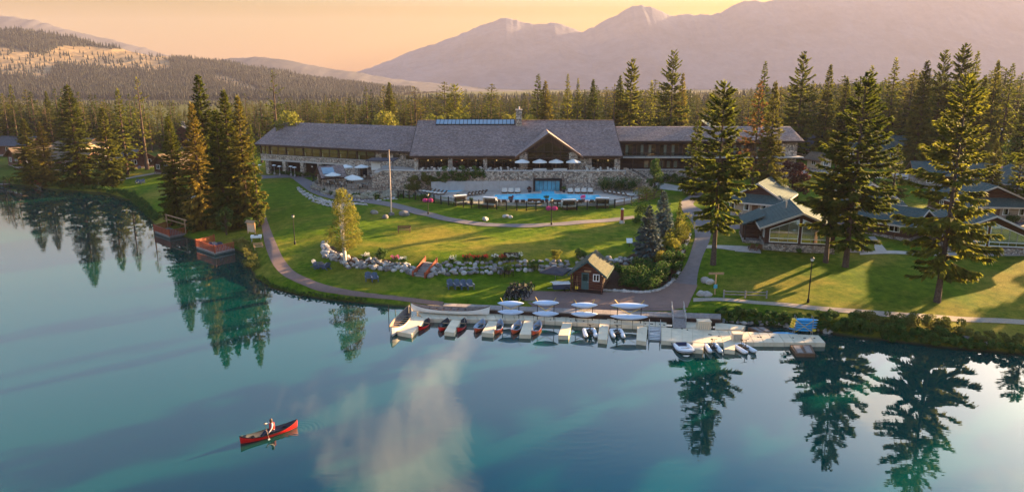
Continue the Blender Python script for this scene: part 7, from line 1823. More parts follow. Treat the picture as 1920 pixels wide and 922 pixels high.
# red decks on the left shore
def red_deck(label, pts_px, z, pergola=False, seed=1):
    P = [Pz(*p, z) for p in pts_px]; c = sum(P, Vector()) / 4; o = thing('red_deck', label, 'deck', Vector((c.x, c.y, 0)))
    Q = [p - o.location for p in P]
    m = MB(); m.prism([q - Vector((0, 0, 0.22)) for q in Q], (0, 0, 0.22)); m.build('platform', M['grey_timber'], o)
    m = MB()
    for i in range(4):
        a, b2 = Q[i], Q[(i + 1) % 4]; m.prism([a + Vector((0, 0, -z)), b2 + Vector((0, 0, -z)), b2 + Vector((0, 0, -0.24)), a + Vector((0, 0, -0.24))], (0.01, 0.04, 0))
    m.build('skirting', plain('skirt_green', (0.055, 0.075, 0.07, 1), 0.8, 0.2, 0.2, 3) if 'skirt_green' not in M else M['skirt_green'], o)  # dark skirting carries the shade under the platform in its colour
    for i in range(4):
        a, b2 = Q[i], Q[(i + 1) % 4]; L = (b2 - a).length
        if i == 2: continue
        m = MB(); m.bar(a + Vector((0, 0, 1.0)), b2 + Vector((0, 0, 1.0)), 0.14, 0.06); m.build('top_rail', M['red_timber'], o)
        n = max(3, int(L / 0.24))
        for k in range(n):
            p = a.lerp(b2, (k + 0.5) / n); m = MB(); m.cbox((p.x, p.y, p.z + 0.52), 0.15, 0.035, 0.9, math.atan2(b2.y - a.y, b2.x - a.x)); m.build('slat', M['red_timber'], o)
        m = MB(); m.box(a.x - .09, a.y - .09, a.z, a.x + .09, a.y + .09, a.z + 1.15); m.build('post', M['red_timber'], o)
    if pergola:
        a, b2 = Q[3].lerp(Q[0], 0.25), Q[2].lerp(Q[1], 0.1) 
        for p in (a, b2): m = MB(); m.box(p.x - .1, p.y - .1, z - 0.02, p.x + .1, p.y + .1, z + 2.2); m.build('arch_post', M['raw_timber'], o)
        for h in (2.25, 1.5): m = MB(); m.bar(a + Vector((0, 0, h)) + (a - b2) * 0.1, b2 + Vector((0, 0, h)) + (b2 - a) * 0.1, 0.16, 0.16 if h > 2 else 0.08); m.build('arch_beam', M['raw_timber'], o)
    return o, P
red_deck('red slatted lake deck with timber arch near the left shore', [(290, 433), (318, 443), (352, 437), (322, 425)], 0.45, True)
o, P = red_deck('lower red slatted lake deck beneath the spruce clump', [(368, 462), (403, 474), (440, 466), (402, 453)], 0.45)
red_deck('small red deck among the far left shore spruces', [(58, 344), (76, 349), (90, 346), (72, 341)], 0.6)
deck_chair('slate blue chair on the lower red deck, left one', Pz(401, 464, 0.46), R(160), 'slate_blue'); deck_chair('slate blue chair on the lower red deck, right one', Pz(413, 464, 0.46), R(200), 'slate_blue')
ac = None
for i, (px, py) in enumerate(((350, 412), (358, 415))):
    p = G(px, py); o = addobj('overturned_canoe', canoe_parts(4.6, 0.95, 0.36, 0.2)[0].mesh('overturned_canoe', M['grey_metal'], True), None, loc=p + Vector((1.2, 1.0, 0.75))); o.rotation_euler = (math.pi, 0, R(40)); tag(o, 'overturned silver canoe %s beneath the spruces by the arch deck' % ('behind' if i == 0 else 'in front'), 'canoe')
    b = thing('canoe_trestle', 'dark trestle carrying the %s overturned canoe' % ('rear' if i == 0 else 'front'), 'trestle', p + Vector((1.2, 1.0, 0))); m = MB(); m.box(-0.9, -0.6, 0, -0.8, 0.6, 0.42); m.box(0.8, -0.6, 0, 0.9, 0.6, 0.42); m.box(-0.8, -0.05, 0.2, 0.8, 0.05, 0.3); m.build('beam', M['dark_timber'], b)
# ------------------------------------------------------------------ pool yard
pd = thing('pool_deck', 'pale paved pool deck below the terrace wall', 'deck', Pz(1000, 370, DZ))
OUT = [(778, 356), (790, 366), (830, 375), (880, 381), (930, 384), (1040, 385.5), (1130, 384), (1180, 378), (1205, 368), (1215, 358)]
P = [Pz(a, b, DZ) for a, b in OUT] + [Vector((tx1 + 2, 130.9, DZ)), Vector((PY(790, 350, 130.9).x, 130.9, DZ))]
m = MB(Matrix.Translation(-pd.location)); m.prism([p - Vector((0, 0, 0.9)) for p in P], (0, 0, 0.9)); m.build('paving', M['paver_tan'], pd)
pool = thing('swimming_pool', 'bright blue T shaped swimming pool below the lodge', 'pool', Pz(1020, 370, DZ))
PW = [Pz(a, b, DZ) for a, b in ((923, 369.5), (928, 365), (1013, 363), (1014, 357.5), (1040, 357.5), (1042, 363.5), (1124, 366), (1129, 370), (1122, 375.5), (1060, 377.5), (990, 377), (933, 374.5))]
m = MB(Matrix.Translation(-pool.location)); m.prism([p + Vector((0, 0, 0.006)) for p in PW], (0, 0, 0.04)); m.build('water', M['pool_water'], pool)
for i in range(len(PW)):
    a, b2 = PW[i] - pool.location, PW[(i + 1) % len(PW)] - pool.location; m = MB(); m.bar(a + Vector((0, 0, 0.05)), b2 + Vector((0, 0, 0.05)), 0.35, 0.11); m.build('coping', M['coping'], pool)
wp = thing('wading_pool', 'small round blue wading pool at left of the pool yard', 'pool', Pz(846, 358, DZ)); m = MB()
m.prism([(math.cos(a) * 2.3, math.sin(a) * 2.2, 0.006) for a in [k * 6.283 / 24 for k in range(24)]], (0, 0, 0.05)); m.build('water', M['pool_water'], wp)
m = MB(); ring = [(math.cos(k * 6.283 / 24) * 2.4, math.sin(k * 6.283 / 24) * 2.3, 0.05) for k in range(25)]; m.tube(ring, 0.12, 5, cap=False); m.build('coping', M['coping'], wp)
def lounger(label, p, rz, group, mat='wicker'):
    if 'lng' not in SH:
        o = thing('sun_lounger', label, 'lounger', p, rz, group)
        m = MB(); m.box(-0.34, -1.0, 0.22, 0.34, 0.25, 0.32); m.build('base', M['wicker'], o)
        m = MB(); m.prism([(-0.34, 0.25, 0.26), (0.34, 0.25, 0.26), (0.34, 0.85, 0.80), (-0.34, 0.85, 0.80)], (0, 0.06, -0.04)); m.build('backrest', M['wicker'], o)
        m = MB(); m.box(-0.31, -0.97, 0.324, 0.31, 0.24, 0.40); m.build('cushion', M['cushion'], o)
        for x in (-0.3, 0.3):
            for y in (-0.9, 0.2): m = MB(); m.box(x - .03, y - .03, 0, x + .03, y + .03, 0.22); m.build('leg', M['wicker'], o)
        SH['lng'] = o; return o
    o = copy_tree(SH['lng']); o.location = p; o.rotation_euler = (0, 0, rz); return tag(o, label, 'lounger', group)
LX = [922.7, 934.3, 945, 969, 980.6, 993, 1003.7, 1016, 1035, 1045.5, 1059, 1072, 1087, 1108.7, 1118.5, 1130]
ORD = ['first', 'second', 'third', 'fourth', 'fifth', 'sixth', 'seventh', 'eighth', 'ninth', 'tenth', 'eleventh', 'twelfth', 'thirteenth', 'fourteenth', 'fifteenth', 'sixteenth']
for i, x in enumerate(LX): lounger('brown lounger facing the pool, %s from left in the front row' % ORD[i], Pz(x, 381.5, DZ), R(180), 'front row of pool loungers')
for i in range(6): lounger('cushioned lounger at the curved left pool edge, %s from left' % ORD[i], Pz(873 + i * 6.5, 368.5 - i * 0.9, DZ), R(-60), 'loungers on curved left pool edge')
for i in range(6): lounger('brown lounger near the wading pool, %s from left' % ORD[i], Pz(795 + i * 7, 360.5 + i * 1.0, DZ), R(-70), 'loungers near the wading pool')
for i in range(6): lounger('pale lounger right of the pool by the shrubs, %s from left' % ORD[i], Pz(1136 + i * 8.5, 362 + i * 1.3, DZ), R(65), 'loungers right of the pool')
for i, x in enumerate((946, 958, 970.5, 1069.5, 1083, 1095, 1107)):
    o = thing('round_chair', 'round cushioned lounge chair behind pool, %s from left' % ORD[i], 'chair', Pz(x, 363, DZ), 0, 'round chairs behind the pool')
    m = MB(); m.lathe([(0.45, 0.05), (0.55, 0.15), (0.55, 0.35), (0.5, 0.36)], 12); m.build('base', M['wicker'], o); m = MB(); m.lathe([(0.5, 0.365), (0.5, 0.48), (0.3, 0.54)], 12); m.build('cushion', M['cushion'], o)
    m = MB(); m.prism([(-0.5, 0.25, 0.3), (0.5, 0.25, 0.3), (0.42, 0.5, 0.95), (-0.42, 0.5, 0.95)], (0, 0.12, 0)); m.build('backrest', M['cushion'], o)
def daybed(label, p, rz, hood=True):
    o = thing('daybed', label, 'daybed', p, rz, 'hooded daybeds inside the pool fence')
    m = MB(); m.box(-1.1, -0.8, 0.0, 1.1, 0.7, 0.34); m.build('base', M['brown_timber'], o); m = MB(); m.box(-1.05, -0.75, 0.344, 1.05, 0.6, 0.48); m.build('cushion', M['cushion'], o)
    if hood:
        pr = [(0.75, 0.0), (0.85, 0.7), (0.65, 1.3), (0.2, 1.55), (-0.45, 1.5)]
        mb = MB()
        for i in range(len(pr) - 1):
            (y0, z0), (y1, z1) = pr[i], pr[i + 1]; mb.prism([(-1.12, y0, z0), (1.12, y0, z0), (1.12, y1, z1), (-1.12, y1, z1)], (0, 0.07, 0.05))
        mb.build('hood', M['canvas_white'], o)
        m = MB(); m.box(-1.0, 0.45, 0.48, 1.0, 0.62, 1.1); m.build('backrest', M['wicker'], o)
        for s in (-1, 1): m = MB(); m.prism([(s * 1.12, 0.75, 0.05), (s * 1.12, 0.85, 0.7), (s * 1.12, 0.65, 1.3), (s * 1.12, -0.3, 1.45), (s * 1.12, 0.1, 0.5)], (s * 0.03, 0, 0)); m.build('side', M['canvas_white'], o)
    else:
        m = MB(); m.box(-1.1, 0.5, 0.34, 1.1, 0.7, 0.85); m.build('backrest', M['wicker'], o)
    return o
daybed('hooded daybed with white canvas at left inside the pool fence', G(863, 383), R(25)); daybed('hooded daybed with sunlit canvas behind the fence left of centre', G(918, 387), R(-20))
daybed('hooded daybed right of the pink flower lamp', G(1067, 391), R(12)); daybed('hooded daybed at the right end of the fence', G(1129, 388), R(-8))
daybed('low brown sofa on the grass left of the flower lamp', G(1002, 383), R(0), False); daybed('low brown sofa on the grass right of the flower lamp', G(1050, 385), R(0), False)
for px, py, col, lb in ((958, 379, 'maroon_leaf', 'dark planter between the pool loungers, left'), (1025, 379, 'shrub', 'green planter in the middle of the pool loungers'), (1093.6, 379, 'pink_flower', 'pink flower planter between the pool loungers'), (993, 361, 'maroon_leaf', 'red leaved planter left of the pavilion'), (1057, 361, 'shrub', 'palm planter right of the pavilion'), (884, 384, 'shrub', 'dark bush between the two left daybeds')):
    o = thing('planter', lb, 'planter', Pz(px, py, DZ)); m = MB(); m.lathe([(0.22, 0), (0.34, 0.5), (0.30, 0.5)], 10); m.build('pot', M['canvas_dark'], o); addobj('plant', shrub_mesh(int(px), 0.55, 0.55, 0.9, 260, 0.09, col), o, loc=(0, 0, 0.45))
# black fence with glass between the posts
FP = [(746.7, 372), (757, 372), (767.5, 373), (779, 375), (790, 377), (802, 379), (814, 381), (827, 383), (841, 385), (855, 387), (869, 388.5), (884, 389.5), (898, 391), (914, 392), (931, 393), (949.5, 393.8), (969, 394.5), (987, 395), (1005, 395), (1026, 395), (1045, 395), (1063, 394.7), (1081.5, 394), (1100.7, 393.4), (1119.4, 392), (1135, 391), (1152.6, 390)]
fen = thing('pool_fence', 'black metal and glass fence curving below the pool', 'fence', G(1000, 395))
FW = [G(*p) for p in FP]
for i, p in enumerate(FW):
    q = p - fen.location; m = MB(); m.box(q.x - 0.09, q.y - 0.09, q.z - 0.1, q.x + 0.09, q.y + 0.09, q.z + 1.5); m.build('post', M['black_metal'], fen)
    if i + 1 < len(FW):
        r2 = FW[i + 1] - fen.location
        for h in (0.12, 1.35): m = MB(); m.bar(q + Vector((0, 0, h)), r2 + Vector((0, 0, h)), 0.05, 0.05); m.build('rail', M['black_metal'], fen)
        d = (r2 - q).normalized(); a, c = q + d * 0.1, r2 - d * 0.1
        m = MB(); m.prism([a + Vector((0, 0, 0.18)), c + Vector((0, 0, 0.18)), c + Vector((0, 0, 1.3)), a + Vector((0, 0, 1.3))], (0, 0.012, 0)); m.build('glass_panel', M['window_glass'], fen)
wf = thing('timber_fence', 'brown timber rail fence right of the pool lawn', 'fence', G(1200, 385))
FW = [G(*p) for p in ((1152, 389), (1170, 386), (1184, 383), (1198, 380), (1212, 377), (1226, 373), (1240, 368))]
for i, p in enumerate(FW):
    q = p - wf.location; m = MB(); m.box(q.x - 0.07, q.y - 0.07, q.z - 0.1, q.x + 0.07, q.y + 0.07, q.z + 1.35); m.build('post', M['brown_timber'], wf)
    if i + 1 < len(FW):
        r2 = FW[i + 1] - wf.location
        for h in (0.2, 0.7, 1.25): m = MB(); m.bar(q + Vector((0, 0, h)), r2 + Vector((0, 0, h)), 0.06, 0.09); m.build('rail', M['brown_timber'], wf)
# ------------------------------------------------------------------ umbrellas, terrace furniture, patio
def umbrella(label, p, h=2.7, w=1.55, mat='canvas_white', group=None, n=8):
    o = thing('parasol', label, 'umbrella', p, R(20), group)
    m = MB(); m.tube([(0, 0, 0), (0, 0, h)], 0.035, 6); m.build('pole', M['raw_timber'] if mat == 'canvas_white' else M['grey_metal'], o)
    vs = [(0, 0, h)] + [(w * math.cos(k * 6.283 / n), w * math.sin(k * 6.283 / n), h - 0.55) for k in range(n)] + [(w * 1.0 * math.cos(k * 6.283 / n), w * math.sin(k * 6.283 / n), h - 0.70) for k in range(n)]
    m = MB(); m.add(vs, [(0, 1 + k, 1 + (k + 1) % n) for k in range(n)] + [(1 + k, 1 + n + k, 1 + n + (k + 1) % n, 1 + (k + 1) % n) for k in range(n)]); m.build('canopy', M[mat], o)
    m = MB(); m.lathe([(0.3, 0), (0.3, 0.08), (0.06, 0.12)], 10); m.build('base', M['grey_metal'], o)
    return o
for i, px in enumerate((979, 1012, 1042.5, 1075)): umbrella('white parasol on the terrace, %s from left' % ORD[i], Vector((PY(px, 310, 134).x, 134, FLZ)), 2.55, 1.5, group='white parasols on the terrace')
def table_set(label, p, rz, seats=4, group=None, mat='wicker'):
    o = thing('dining_set', label, 'table', p, rz, group) if False else None
    t = thing('dining_table', 'dining table ' + label, 'table', p, rz, (group or '') + ' tables')
    m = MB(); m.box(-0.45, -0.45, 0.70, 0.45, 0.45, 0.75); m.build('tabletop', M['dark_timber'], t); m = MB(); m.tube([(0, 0, 0), (0, 0, 0.7)], 0.05, 6); m.build('leg', M['black_metal'], t)
    for k in range(seats):
        a = rz + k * 2 * math.pi / seats; q = p + Vector((math.sin(a) * 0.78, -math.cos(a) * 0.78, 0))
        cside = ['near', 'right', 'far', 'left'][k % 4]
        if 'dch' not in SH:
            c = thing('dining_chair', 'x', 'chair', q, a); m = MB(); m.box(-0.22, -0.22, 0.42, 0.22, 0.22, 0.47); m.build('seat', M['wicker'], c); m = MB(); m.box(-0.22, -0.24, 0.47, 0.22, -0.20, 0.88); m.build('backrest', M['cushion'], c)
            for x in (-.19, .19):
                for y in (-.19, .19): m = MB(); m.box(x - .02, y - .02, 0, x + .02, y + .02, 0.42); m.build('leg', M['black_metal'], c)
            SH['dch'] = c
        else: c = copy_tree(SH['dch'])
        c.location = q; c.rotation_euler = (0, 0, a); tag(c, 'dining chair on the %s side of the table %s' % (cside, label), 'chair', (group or '') + ' chairs')
for i in range(13):
    px = (792, 812, 832, 858, 880, 902, 924, 946, 962, 1100, 1117, 1133, 1149)[i]
    table_set('on the terrace, %s from left' % ORD[i], Vector((PY(px, 315, 133.6 + (i % 2) * 1.2).x, 133.6 + (i % 2) * 1.2, FLZ)), R(20 * i), 4, 'terrace')
for px, lb in ((1012, 'pale cushioned sofa under the second terrace parasol'), (1050, 'pale cushioned sofa under the third terrace parasol')):
    o = thing('sofa', lb, 'sofa', Vector((PY(px, 317, 132.6).x, 132.6, FLZ))); m = MB(); m.box(-1.3, -0.4, 0.1, 1.3, 0.45, 0.42); m.build('base', M['wicker'], o); m = MB(); m.box(-1.3, -0.42, 0.42, 1.3, -0.2, 0.92); m.build('backrest', M['cushion'], o); m = MB(); m.box(-1.25, -0.19, 0.424, 1.25, 0.42, 0.55); m.build('cushion', M['cushion'], o)
# patio at the left
PZ_ = 4.35
pa = thing('dining_patio', 'curved brown dining patio with low stone rim left of flagpole', 'patio', Pz(665, 345, PZ_))
PO = [Pz(a, b, PZ_) for a, b in ((588, 341), (596, 349), (620, 356), (660, 360), (705, 360), (740, 356), (744, 345), (730, 334), (690, 326), (640, 326), (605, 331))]
m = MB(Matrix.Translation(-pa.location)); m.prism([p - Vector((0, 0, 1.2)) for p in PO], (0, 0, 1.2)); m.build('paving', plain('patio_brown', (0.30, 0.20, 0.13, 1), 0.85, 0.2, 0.15, 2), pa)
for i in range(len(PO)):
    a, c = PO[i] - pa.location, PO[(i + 1) % len(PO)] - pa.location
    if i in (7, 8, 9): continue
    m = MB(); m.bar(a + Vector((0, 0, -0.4)), c + Vector((0, 0, -0.4)), 0.5, 0.7); m.build('rim_wall', M['river_stone'], pa)
    n = max(2, int((c - a).length / 1.3))
    for k in range(n):
        p = a.lerp(c, k / n); m = MB(); m.box(p.x - .03, p.y - .03, p.z + 0.15, p.x + .03, p.y + .03, p.z + 1.15); m.build('rail_post', M['black_metal'], pa)
    for h in (0.6, 1.1): m = MB(); m.bar(a + Vector((0, 0, h)), c + Vector((0, 0, h)), 0.035); m.build('rail', M['black_metal'], pa)
for i, (px, py, lb) in enumerate(((648, 330, 'white parasol at the back of the patio left of fireplace'), (678, 330, 'white parasol at the back of the patio right side'), (625, 347, 'white parasol at the left patio edge'), (662, 352, 'white parasol in patio middle'), (667, 355, 'white parasol at the front of the patio'))):
    umbrella(lb, Pz(px, py, PZ_) if i > 1 else Vector((PY(px, 310, 146.4).x, 146.4, PZ_)), 2.6 if i > 1 else 3.4, 1.6, group='white parasols on the patio')
for i, (px, py) in enumerate(((618, 346), (640, 350), (655, 343), (680, 352), (700, 346), (715, 352), (690, 336))): table_set('on the brown patio, %s from left' % ORD[i], Pz(px, py, PZ_), R(25 * i), 4, 'patio')
fp = thing('patio_fireplace', 'grey stone fireplace at the back of the patio', 'fireplace', Pz(682, 331, PZ_)); m = MB(); m.box(-1.8, 0, 0, -0.8, 0.9, 2.0); m.box(0.8, 0, 0, 1.8, 0.9, 2.0); m.box(-1.8, 0, 2.0, 1.8, 0.9, 2.6); m.box(-0.8, 0.6, 0, 0.8, 0.9, 2.0); m.build('stone_surround', M['river_stone'], fp)
m = MB(); m.box(-0.8, 0.4, 0, 0.8, 0.598, 2.0); m.build('firebox', M['black_metal'], fp)
# banded planting below the patio: pale grasses and stones
bg = thing('grass_border', 'pale ornamental grasses and stones around the patio', 'planting', G(640, 368))
for i in range(150):
    t = rr.random(); px = 586 + 160 * t; py = np.interp(px, [586, 610, 650, 700, 746], [350, 361, 369, 371, 366]) + rr.uniform(-5, 4)
    g = G(px, py); me = SH.setdefault(('bgr', i % 4, i % 5 == 0), shrub_mesh(200 + i % 7, 0.6, 0.6, 0.85, 170, 0.12, 'bunch_grass' if i % 5 else 'shrub'))
    o = addobj('grass_clump', me, bg, loc=g - bg.location); o.scale = (1, 1, rr.uniform(0.8, 1.3))
    if i % 2: put_rock(bg, G(px + rr.uniform(-4, 4), py + rr.uniform(1, 5)), rr.uniform(0.2, 0.36), 'stone', rr.randrange(6, 12))
rg = thing('rock_garden', 'grey rock garden between patio and pool fence', 'rock garden', G(735, 350))
for i in range(60): put_rock(rg, G(rr.uniform(700, 758), rr.uniform(340, 366)) + Vector((0, 0, 0.1)), rr.uniform(0.25, 0.5), 'stone')
# patio heaters along the arcade
for i, px in enumerate((487, 504, 525, 541, 556, 569)):
    o = thing('patio_heater', 'slim patio heater before the left wing arcade, %s from left' % ORD[i], 'heater', TW @ Vector((lw_x(px), -1.2 - (i % 2) * 1.0, 3.75)), 0, 'patio heaters along the arcade')
    m = MB(); m.tube([(0, 0, 0), (0, 0, 2.1)], 0.05, 6); m.build('post', M['grey_metal'], o); m = MB(); m.lathe([(0.5, 2.1), (0.42, 2.18), (0.08, 2.3)], 12); m.build('hood', M['white_paint'], o); m = MB(); m.lathe([(0.22, 0), (0.22, 0.5), (0.1, 0.55)], 8); m.build('base', M['grey_metal'], o)
# ------------------------------------------------------------------ lamps, flagpole, benches, signs
def lamp_post(label, px, base, top, basket=None, at=None):
    g = at or G(px, base); h = PY(px, top, g.y).z - g.z; o = thing('lamp_post', label, 'lamp post', g)
    m = MB(); m.lathe([(0.14, 0), (0.14, 0.35), (0.07, 0.5), (0.05, h - 0.6), (0.05, h - 0.45)], 10); m.build('post', M['black_metal'], o)
    m = MB(); m.lathe([(0.08, h - 0.45), (0.16, h - 0.40), (0.20, h - 0.12)], 8); m.build('lantern', M['lamp_glass'], o); m = MB(); m.lathe([(0.24, h - 0.12), (0.10, h - 0.02), (0.03, h + 0.05)], 8); m.build('lantern_cap', M['black_metal'], o)
    for k in range(4): a = k * 1.57 + 0.78; m = MB(); m.bar((0.09 * math.cos(a), 0.09 * math.sin(a), h - 0.45), (0.21 * math.cos(a), 0.21 * math.sin(a), h - 0.12), 0.02); m.build('lantern_bar', M['black_metal'], o)
    if basket:
        for s in (-1, 1):
            m = MB(); m.tube([(0, 0, basket + 0.35), (s * 0.45, 0, basket + 0.35)], 0.02, 5); m.build('basket_arm', M['black_metal'], o)
            f = thing('flower_basket', 'pink flower basket %s of %s' % ('right' if s > 0 else 'left', ' '.join(label.split()[:11])), 'flower basket', g + Vector((s * 0.45, 0, basket))); rs2 = np.random.RandomState(int(px) + s); V, F = leaf_cloud(rs2, [(0, 0, 0)], [0.42], 420, 0.08); addobj('blossoms', np_mesh('blossoms', V, F, M['pink_flower']), f); V, F = leaf_cloud(rs2, [(0, 0, -0.15)], [0.34], 160, 0.08); addobj('leaves', np_mesh('leaves', V, F, M['shrub']), f)
    return o
lamp_post('black lamp post on the lawn near the lake path', 553, 458, 402)
lamp_post('tall black lamp post on the right lawn by the shore', 1515, 567, 482)
lamp_post('black lamp post by the curved path below the pool', 1034, 422, 372, basket=2.55)
lamp_post('black lamp post on the lawn left of the pool fence', 803, 402, 362, basket=2.3)
lamp_post('distant lamp post on the right meadow', 1886, 300, 262, basket=1.7, at=gp(PY(1886, 300, 150).x, 150))
lamp_post('short lamp post by the entry porch', 587, 342, 310); 
lamp_post('lamp post beside the house lane at right', 1868, 310, 240, at=gp(PY(1868, 310, 148).x, 148))
g = G(734, 403); fpz = PY(732, 283, g.y).z - g.z
o = thing('flagpole', 'tall pale wooden flagpole on the upper lawn', 'flagpole', g); m = MB(); m.tube([(0, 0, 0), (0, 0, fpz)], [0.12, 0.07], 8); m.build('pole', plain('pole_pink', (0.50, 0.38, 0.31, 1), 0.7, 0.2, 0.15, 2), o); m = MB(); m.lathe([(0.5, -0.1), (0.45, 0.35), (0.2, 0.45)], 10); m.build('base', M['rock'], o); m = MB(); m.lathe([(0.02, 0), (0.12, 0.08), (0.02, 0.2)], 8, (0, 0, fpz)); m.build('finial', M['raw_timber'], o)
def bench(label, p, rz, mat, L=1.7):
    o = thing('bench', label, 'bench', p, rz)
    for k in range(3): m = MB(); m.box(-L / 2, -0.28 + k * 0.17, 0.43, L / 2, -0.14 + k * 0.17, 0.47); m.build('seat_slat', M[mat], o)
    for k in range(3): m = MB(); m.box(-L / 2, 0.26 + k * 0.03, 0.56 + k * 0.15, L / 2, 0.30 + k * 0.03, 0.67 + k * 0.15); m.build('back_slat', M[mat], o)
    for s in (-1, 1):
        m = MB(); m.box(s * (L / 2 - 0.12) - 0.04, -0.26, 0, s * (L / 2 - 0.12) + 0.04, -0.18, 0.43); m.build('leg', M[mat], o); m = MB(); m.prism([(s * (L / 2 - 0.12) - 0.04, 0.18, 0), (s * (L / 2 - 0.12) + 0.04, 0.18, 0), (s * (L / 2 - 0.12) + 0.04, 0.34, 1.0), (s * (L / 2 - 0.12) - 0.04, 0.34, 1.0)], (0, 0.07, 0)); m.build('leg', M[mat], o)
        m = MB(); m.box(s * (L / 2 - 0.05) - 0.05, -0.3, 0.64, s * (L / 2 - 0.05) + 0.05, 0.28, 0.68); m.build('armrest', M[mat], o)
    return o
bench('brown wooden bench alone on the sunny upper lawn', G(758, 436), R(5), 'brown_timber', 1.9); bench('dark bench behind the flowers on the boulder wall', G(958, 486), R(180), 'dark_timber', 1.8)
bench('low pale bench on grass beside the lower red deck', G(485, 468), R(30), 'raw_timber', 1.3)
# adirondack chairs
def adirondack(label, p, rz, group=None):
    if 'adi' not in SH:
        o = thing('garden_chair', label, 'chair', p, rz, group)
        for k in range(5): m = MB(); x = -0.28 + k * 0.14; m.prism([(x - 0.06, 0.22, 0.28), (x + 0.06, 0.22, 0.28), (x + 0.06, 0.58, 1.0 - 0.05 * abs(k - 2)), (x - 0.06, 0.58, 1.0 - 0.05 * abs(k - 2))], (0, 0.03, 0.015)); m.build('back_slat', M['slate_blue'], o)
        m = MB(); m.prism([(-0.30, -0.40, 0.38), (0.30, -0.40, 0.38), (0.30, 0.28, 0.24), (-0.30, 0.28, 0.24)], (0, 0, 0.04)); m.build('seat', M['slate_blue'], o)
        for s in (-1, 1):
            m = MB(); m.box(s * 0.36 - 0.075, -0.48, 0.56, s * 0.36 + 0.075, 0.36, 0.595); m.build('armrest', M['slate_blue'], o); m = MB(); m.box(s * 0.34 - 0.04, -0.44, 0, s * 0.34 + 0.04, -0.34, 0.56); m.build('leg', M['slate_blue'], o); m = MB(); m.prism([(s * 0.32 - 0.02, -0.36, 0.30), (s * 0.32 - 0.02, 0.75, 0.0), (s * 0.32 - 0.02, 0.75, 0.10), (s * 0.32 - 0.02, -0.36, 0.42)], (0.04, 0, 0)); m.build('leg', M['slate_blue'], o)
        SH['adi'] = o; return o
    o = copy_tree(SH['adi']); o.location = p; o.rotation_euler = (0, 0, rz); return tag(o, label, 'chair', group)
for i, (px, py) in enumerate(((845, 540), (858, 540.5), (870, 541), (882, 541))): adirondack('slate blue garden chair in row of four, %s from left' % ORD[i], G(px, py), R(18), 'row of four blue chairs on the lower lawn')
adirondack('slate blue garden chair, left of the pair on the lawn', G(691, 526), R(18)); adirondack('slate blue garden chair, right of the pair on the lawn', G(703, 527), R(18))
for i, (px, py) in enumerate(((594, 501), (600, 503), (606, 502), (612, 504))): adirondack('dark garden chair grouped left of the boulder wall, %s from left' % ORD[i], G(px, py), R(60 + i * 55))
for i, (px, py) in enumerate(((258, 344), (263, 345), (268, 344))): adirondack('dark garden chair on the far left lawn, %s from left' % ORD[i], G(px, py), R(10))
adirondack('dark garden chair alone on the far left lawn near the pine', G(262, 318), R(30))
# steps with red sides
g = G(787, 519); g2 = G(806, 493)
o = thing('lawn_steps', 'short wooden steps with red side boards through boulder wall', 'steps', g, math.atan2(g2.y - g.y, g2.x - g.x) - R(90)); L = math.hypot(g2.x - g.x, g2.y - g.y); Hh = g2.z - g.z + 0.1
for k in range(6): m = MB(); y = k * L / 6; m.box(-0.75, y, -0.2, 0.75, y + L / 6 + 0.05, (k + 1) * Hh / 6); m.build('step', M['grey_timber'], o)
for s in (-1, 1): m = MB(); m.prism([(s * 0.8, -0.15, -0.1), (s * 0.8, L + 0.2, Hh - 0.1), (s * 0.8, L + 0.2, Hh + 0.55), (s * 0.8, -0.15, 0.62)], (s * 0.07, 0, 0)); m.build('side_board', M['red_timber'], o); m = MB(); m.box(s * 0.84 - 0.08, -0.25, -0.2, s * 0.84 + 0.08, -0.154, 0.72); m.build('post', M['red_timber'], o); m = MB(); m.box(s * 0.84 - 0.08, L + 0.204, -0.2, s * 0.84 + 0.08, L + 0.33, Hh + 0.65); m.build('post', M['red_timber'], o)
# signs
g = G(1340, 552); o = thing('signpost', 'wooden T signpost with small blue panel by the path', 'sign', g); m = MB(); m.tube([(0, 0, -0.1), (0, 0, 2.55)], 0.08, 7); m.build('post', M['raw_timber'], o); m = MB(); m.box(-0.85, -0.12, 2.35, 0.85, -0.084, 2.6); m.build('board', M['raw_timber'], o); m = MB(); m.box(-0.2, -0.13, 0.75, 0.2, -0.084, 1.2); m.build('panel', M['sign_blue'], o)
g = G(1166, 418); o = thing('trail_post', 'reddish timber marker post on pale stone foot by the lawn path', 'marker post', g); m = MB(); m.lathe([(0.45, -0.1), (0.35, 0.4), (0.3, 0.45)], 8); m.build('foot', M['pale_rock'], o); m = MB(); m.tube([(0, 0, 0.4), (0, 0, 2.1)], 0.24, 8); m.build('post', M['red_timber'], o); m = MB(); m.lathe([(0.27, 2.1), (0.2, 2.25), (0.05, 2.3)], 8); m.build('cap', M['grey_metal'], o)
g = G(1180, 463); o = thing('notice_stand', 'small white slanted notice stand left of the blue spruce', 'sign', g); m = MB(); m.box(-0.05, 0.1, 0, 0.05, 0.2, 0.8); m.build('leg', M['black_metal'], o); m = MB(); m.prism([(-0.4, -0.2, 0.6), (0.4, -0.2, 0.6), (0.4, 0.3, 1.15), (-0.4, 0.3, 1.15)], (0, 0.03, -0.03)); m.build('panel', M['white_paint'], o)
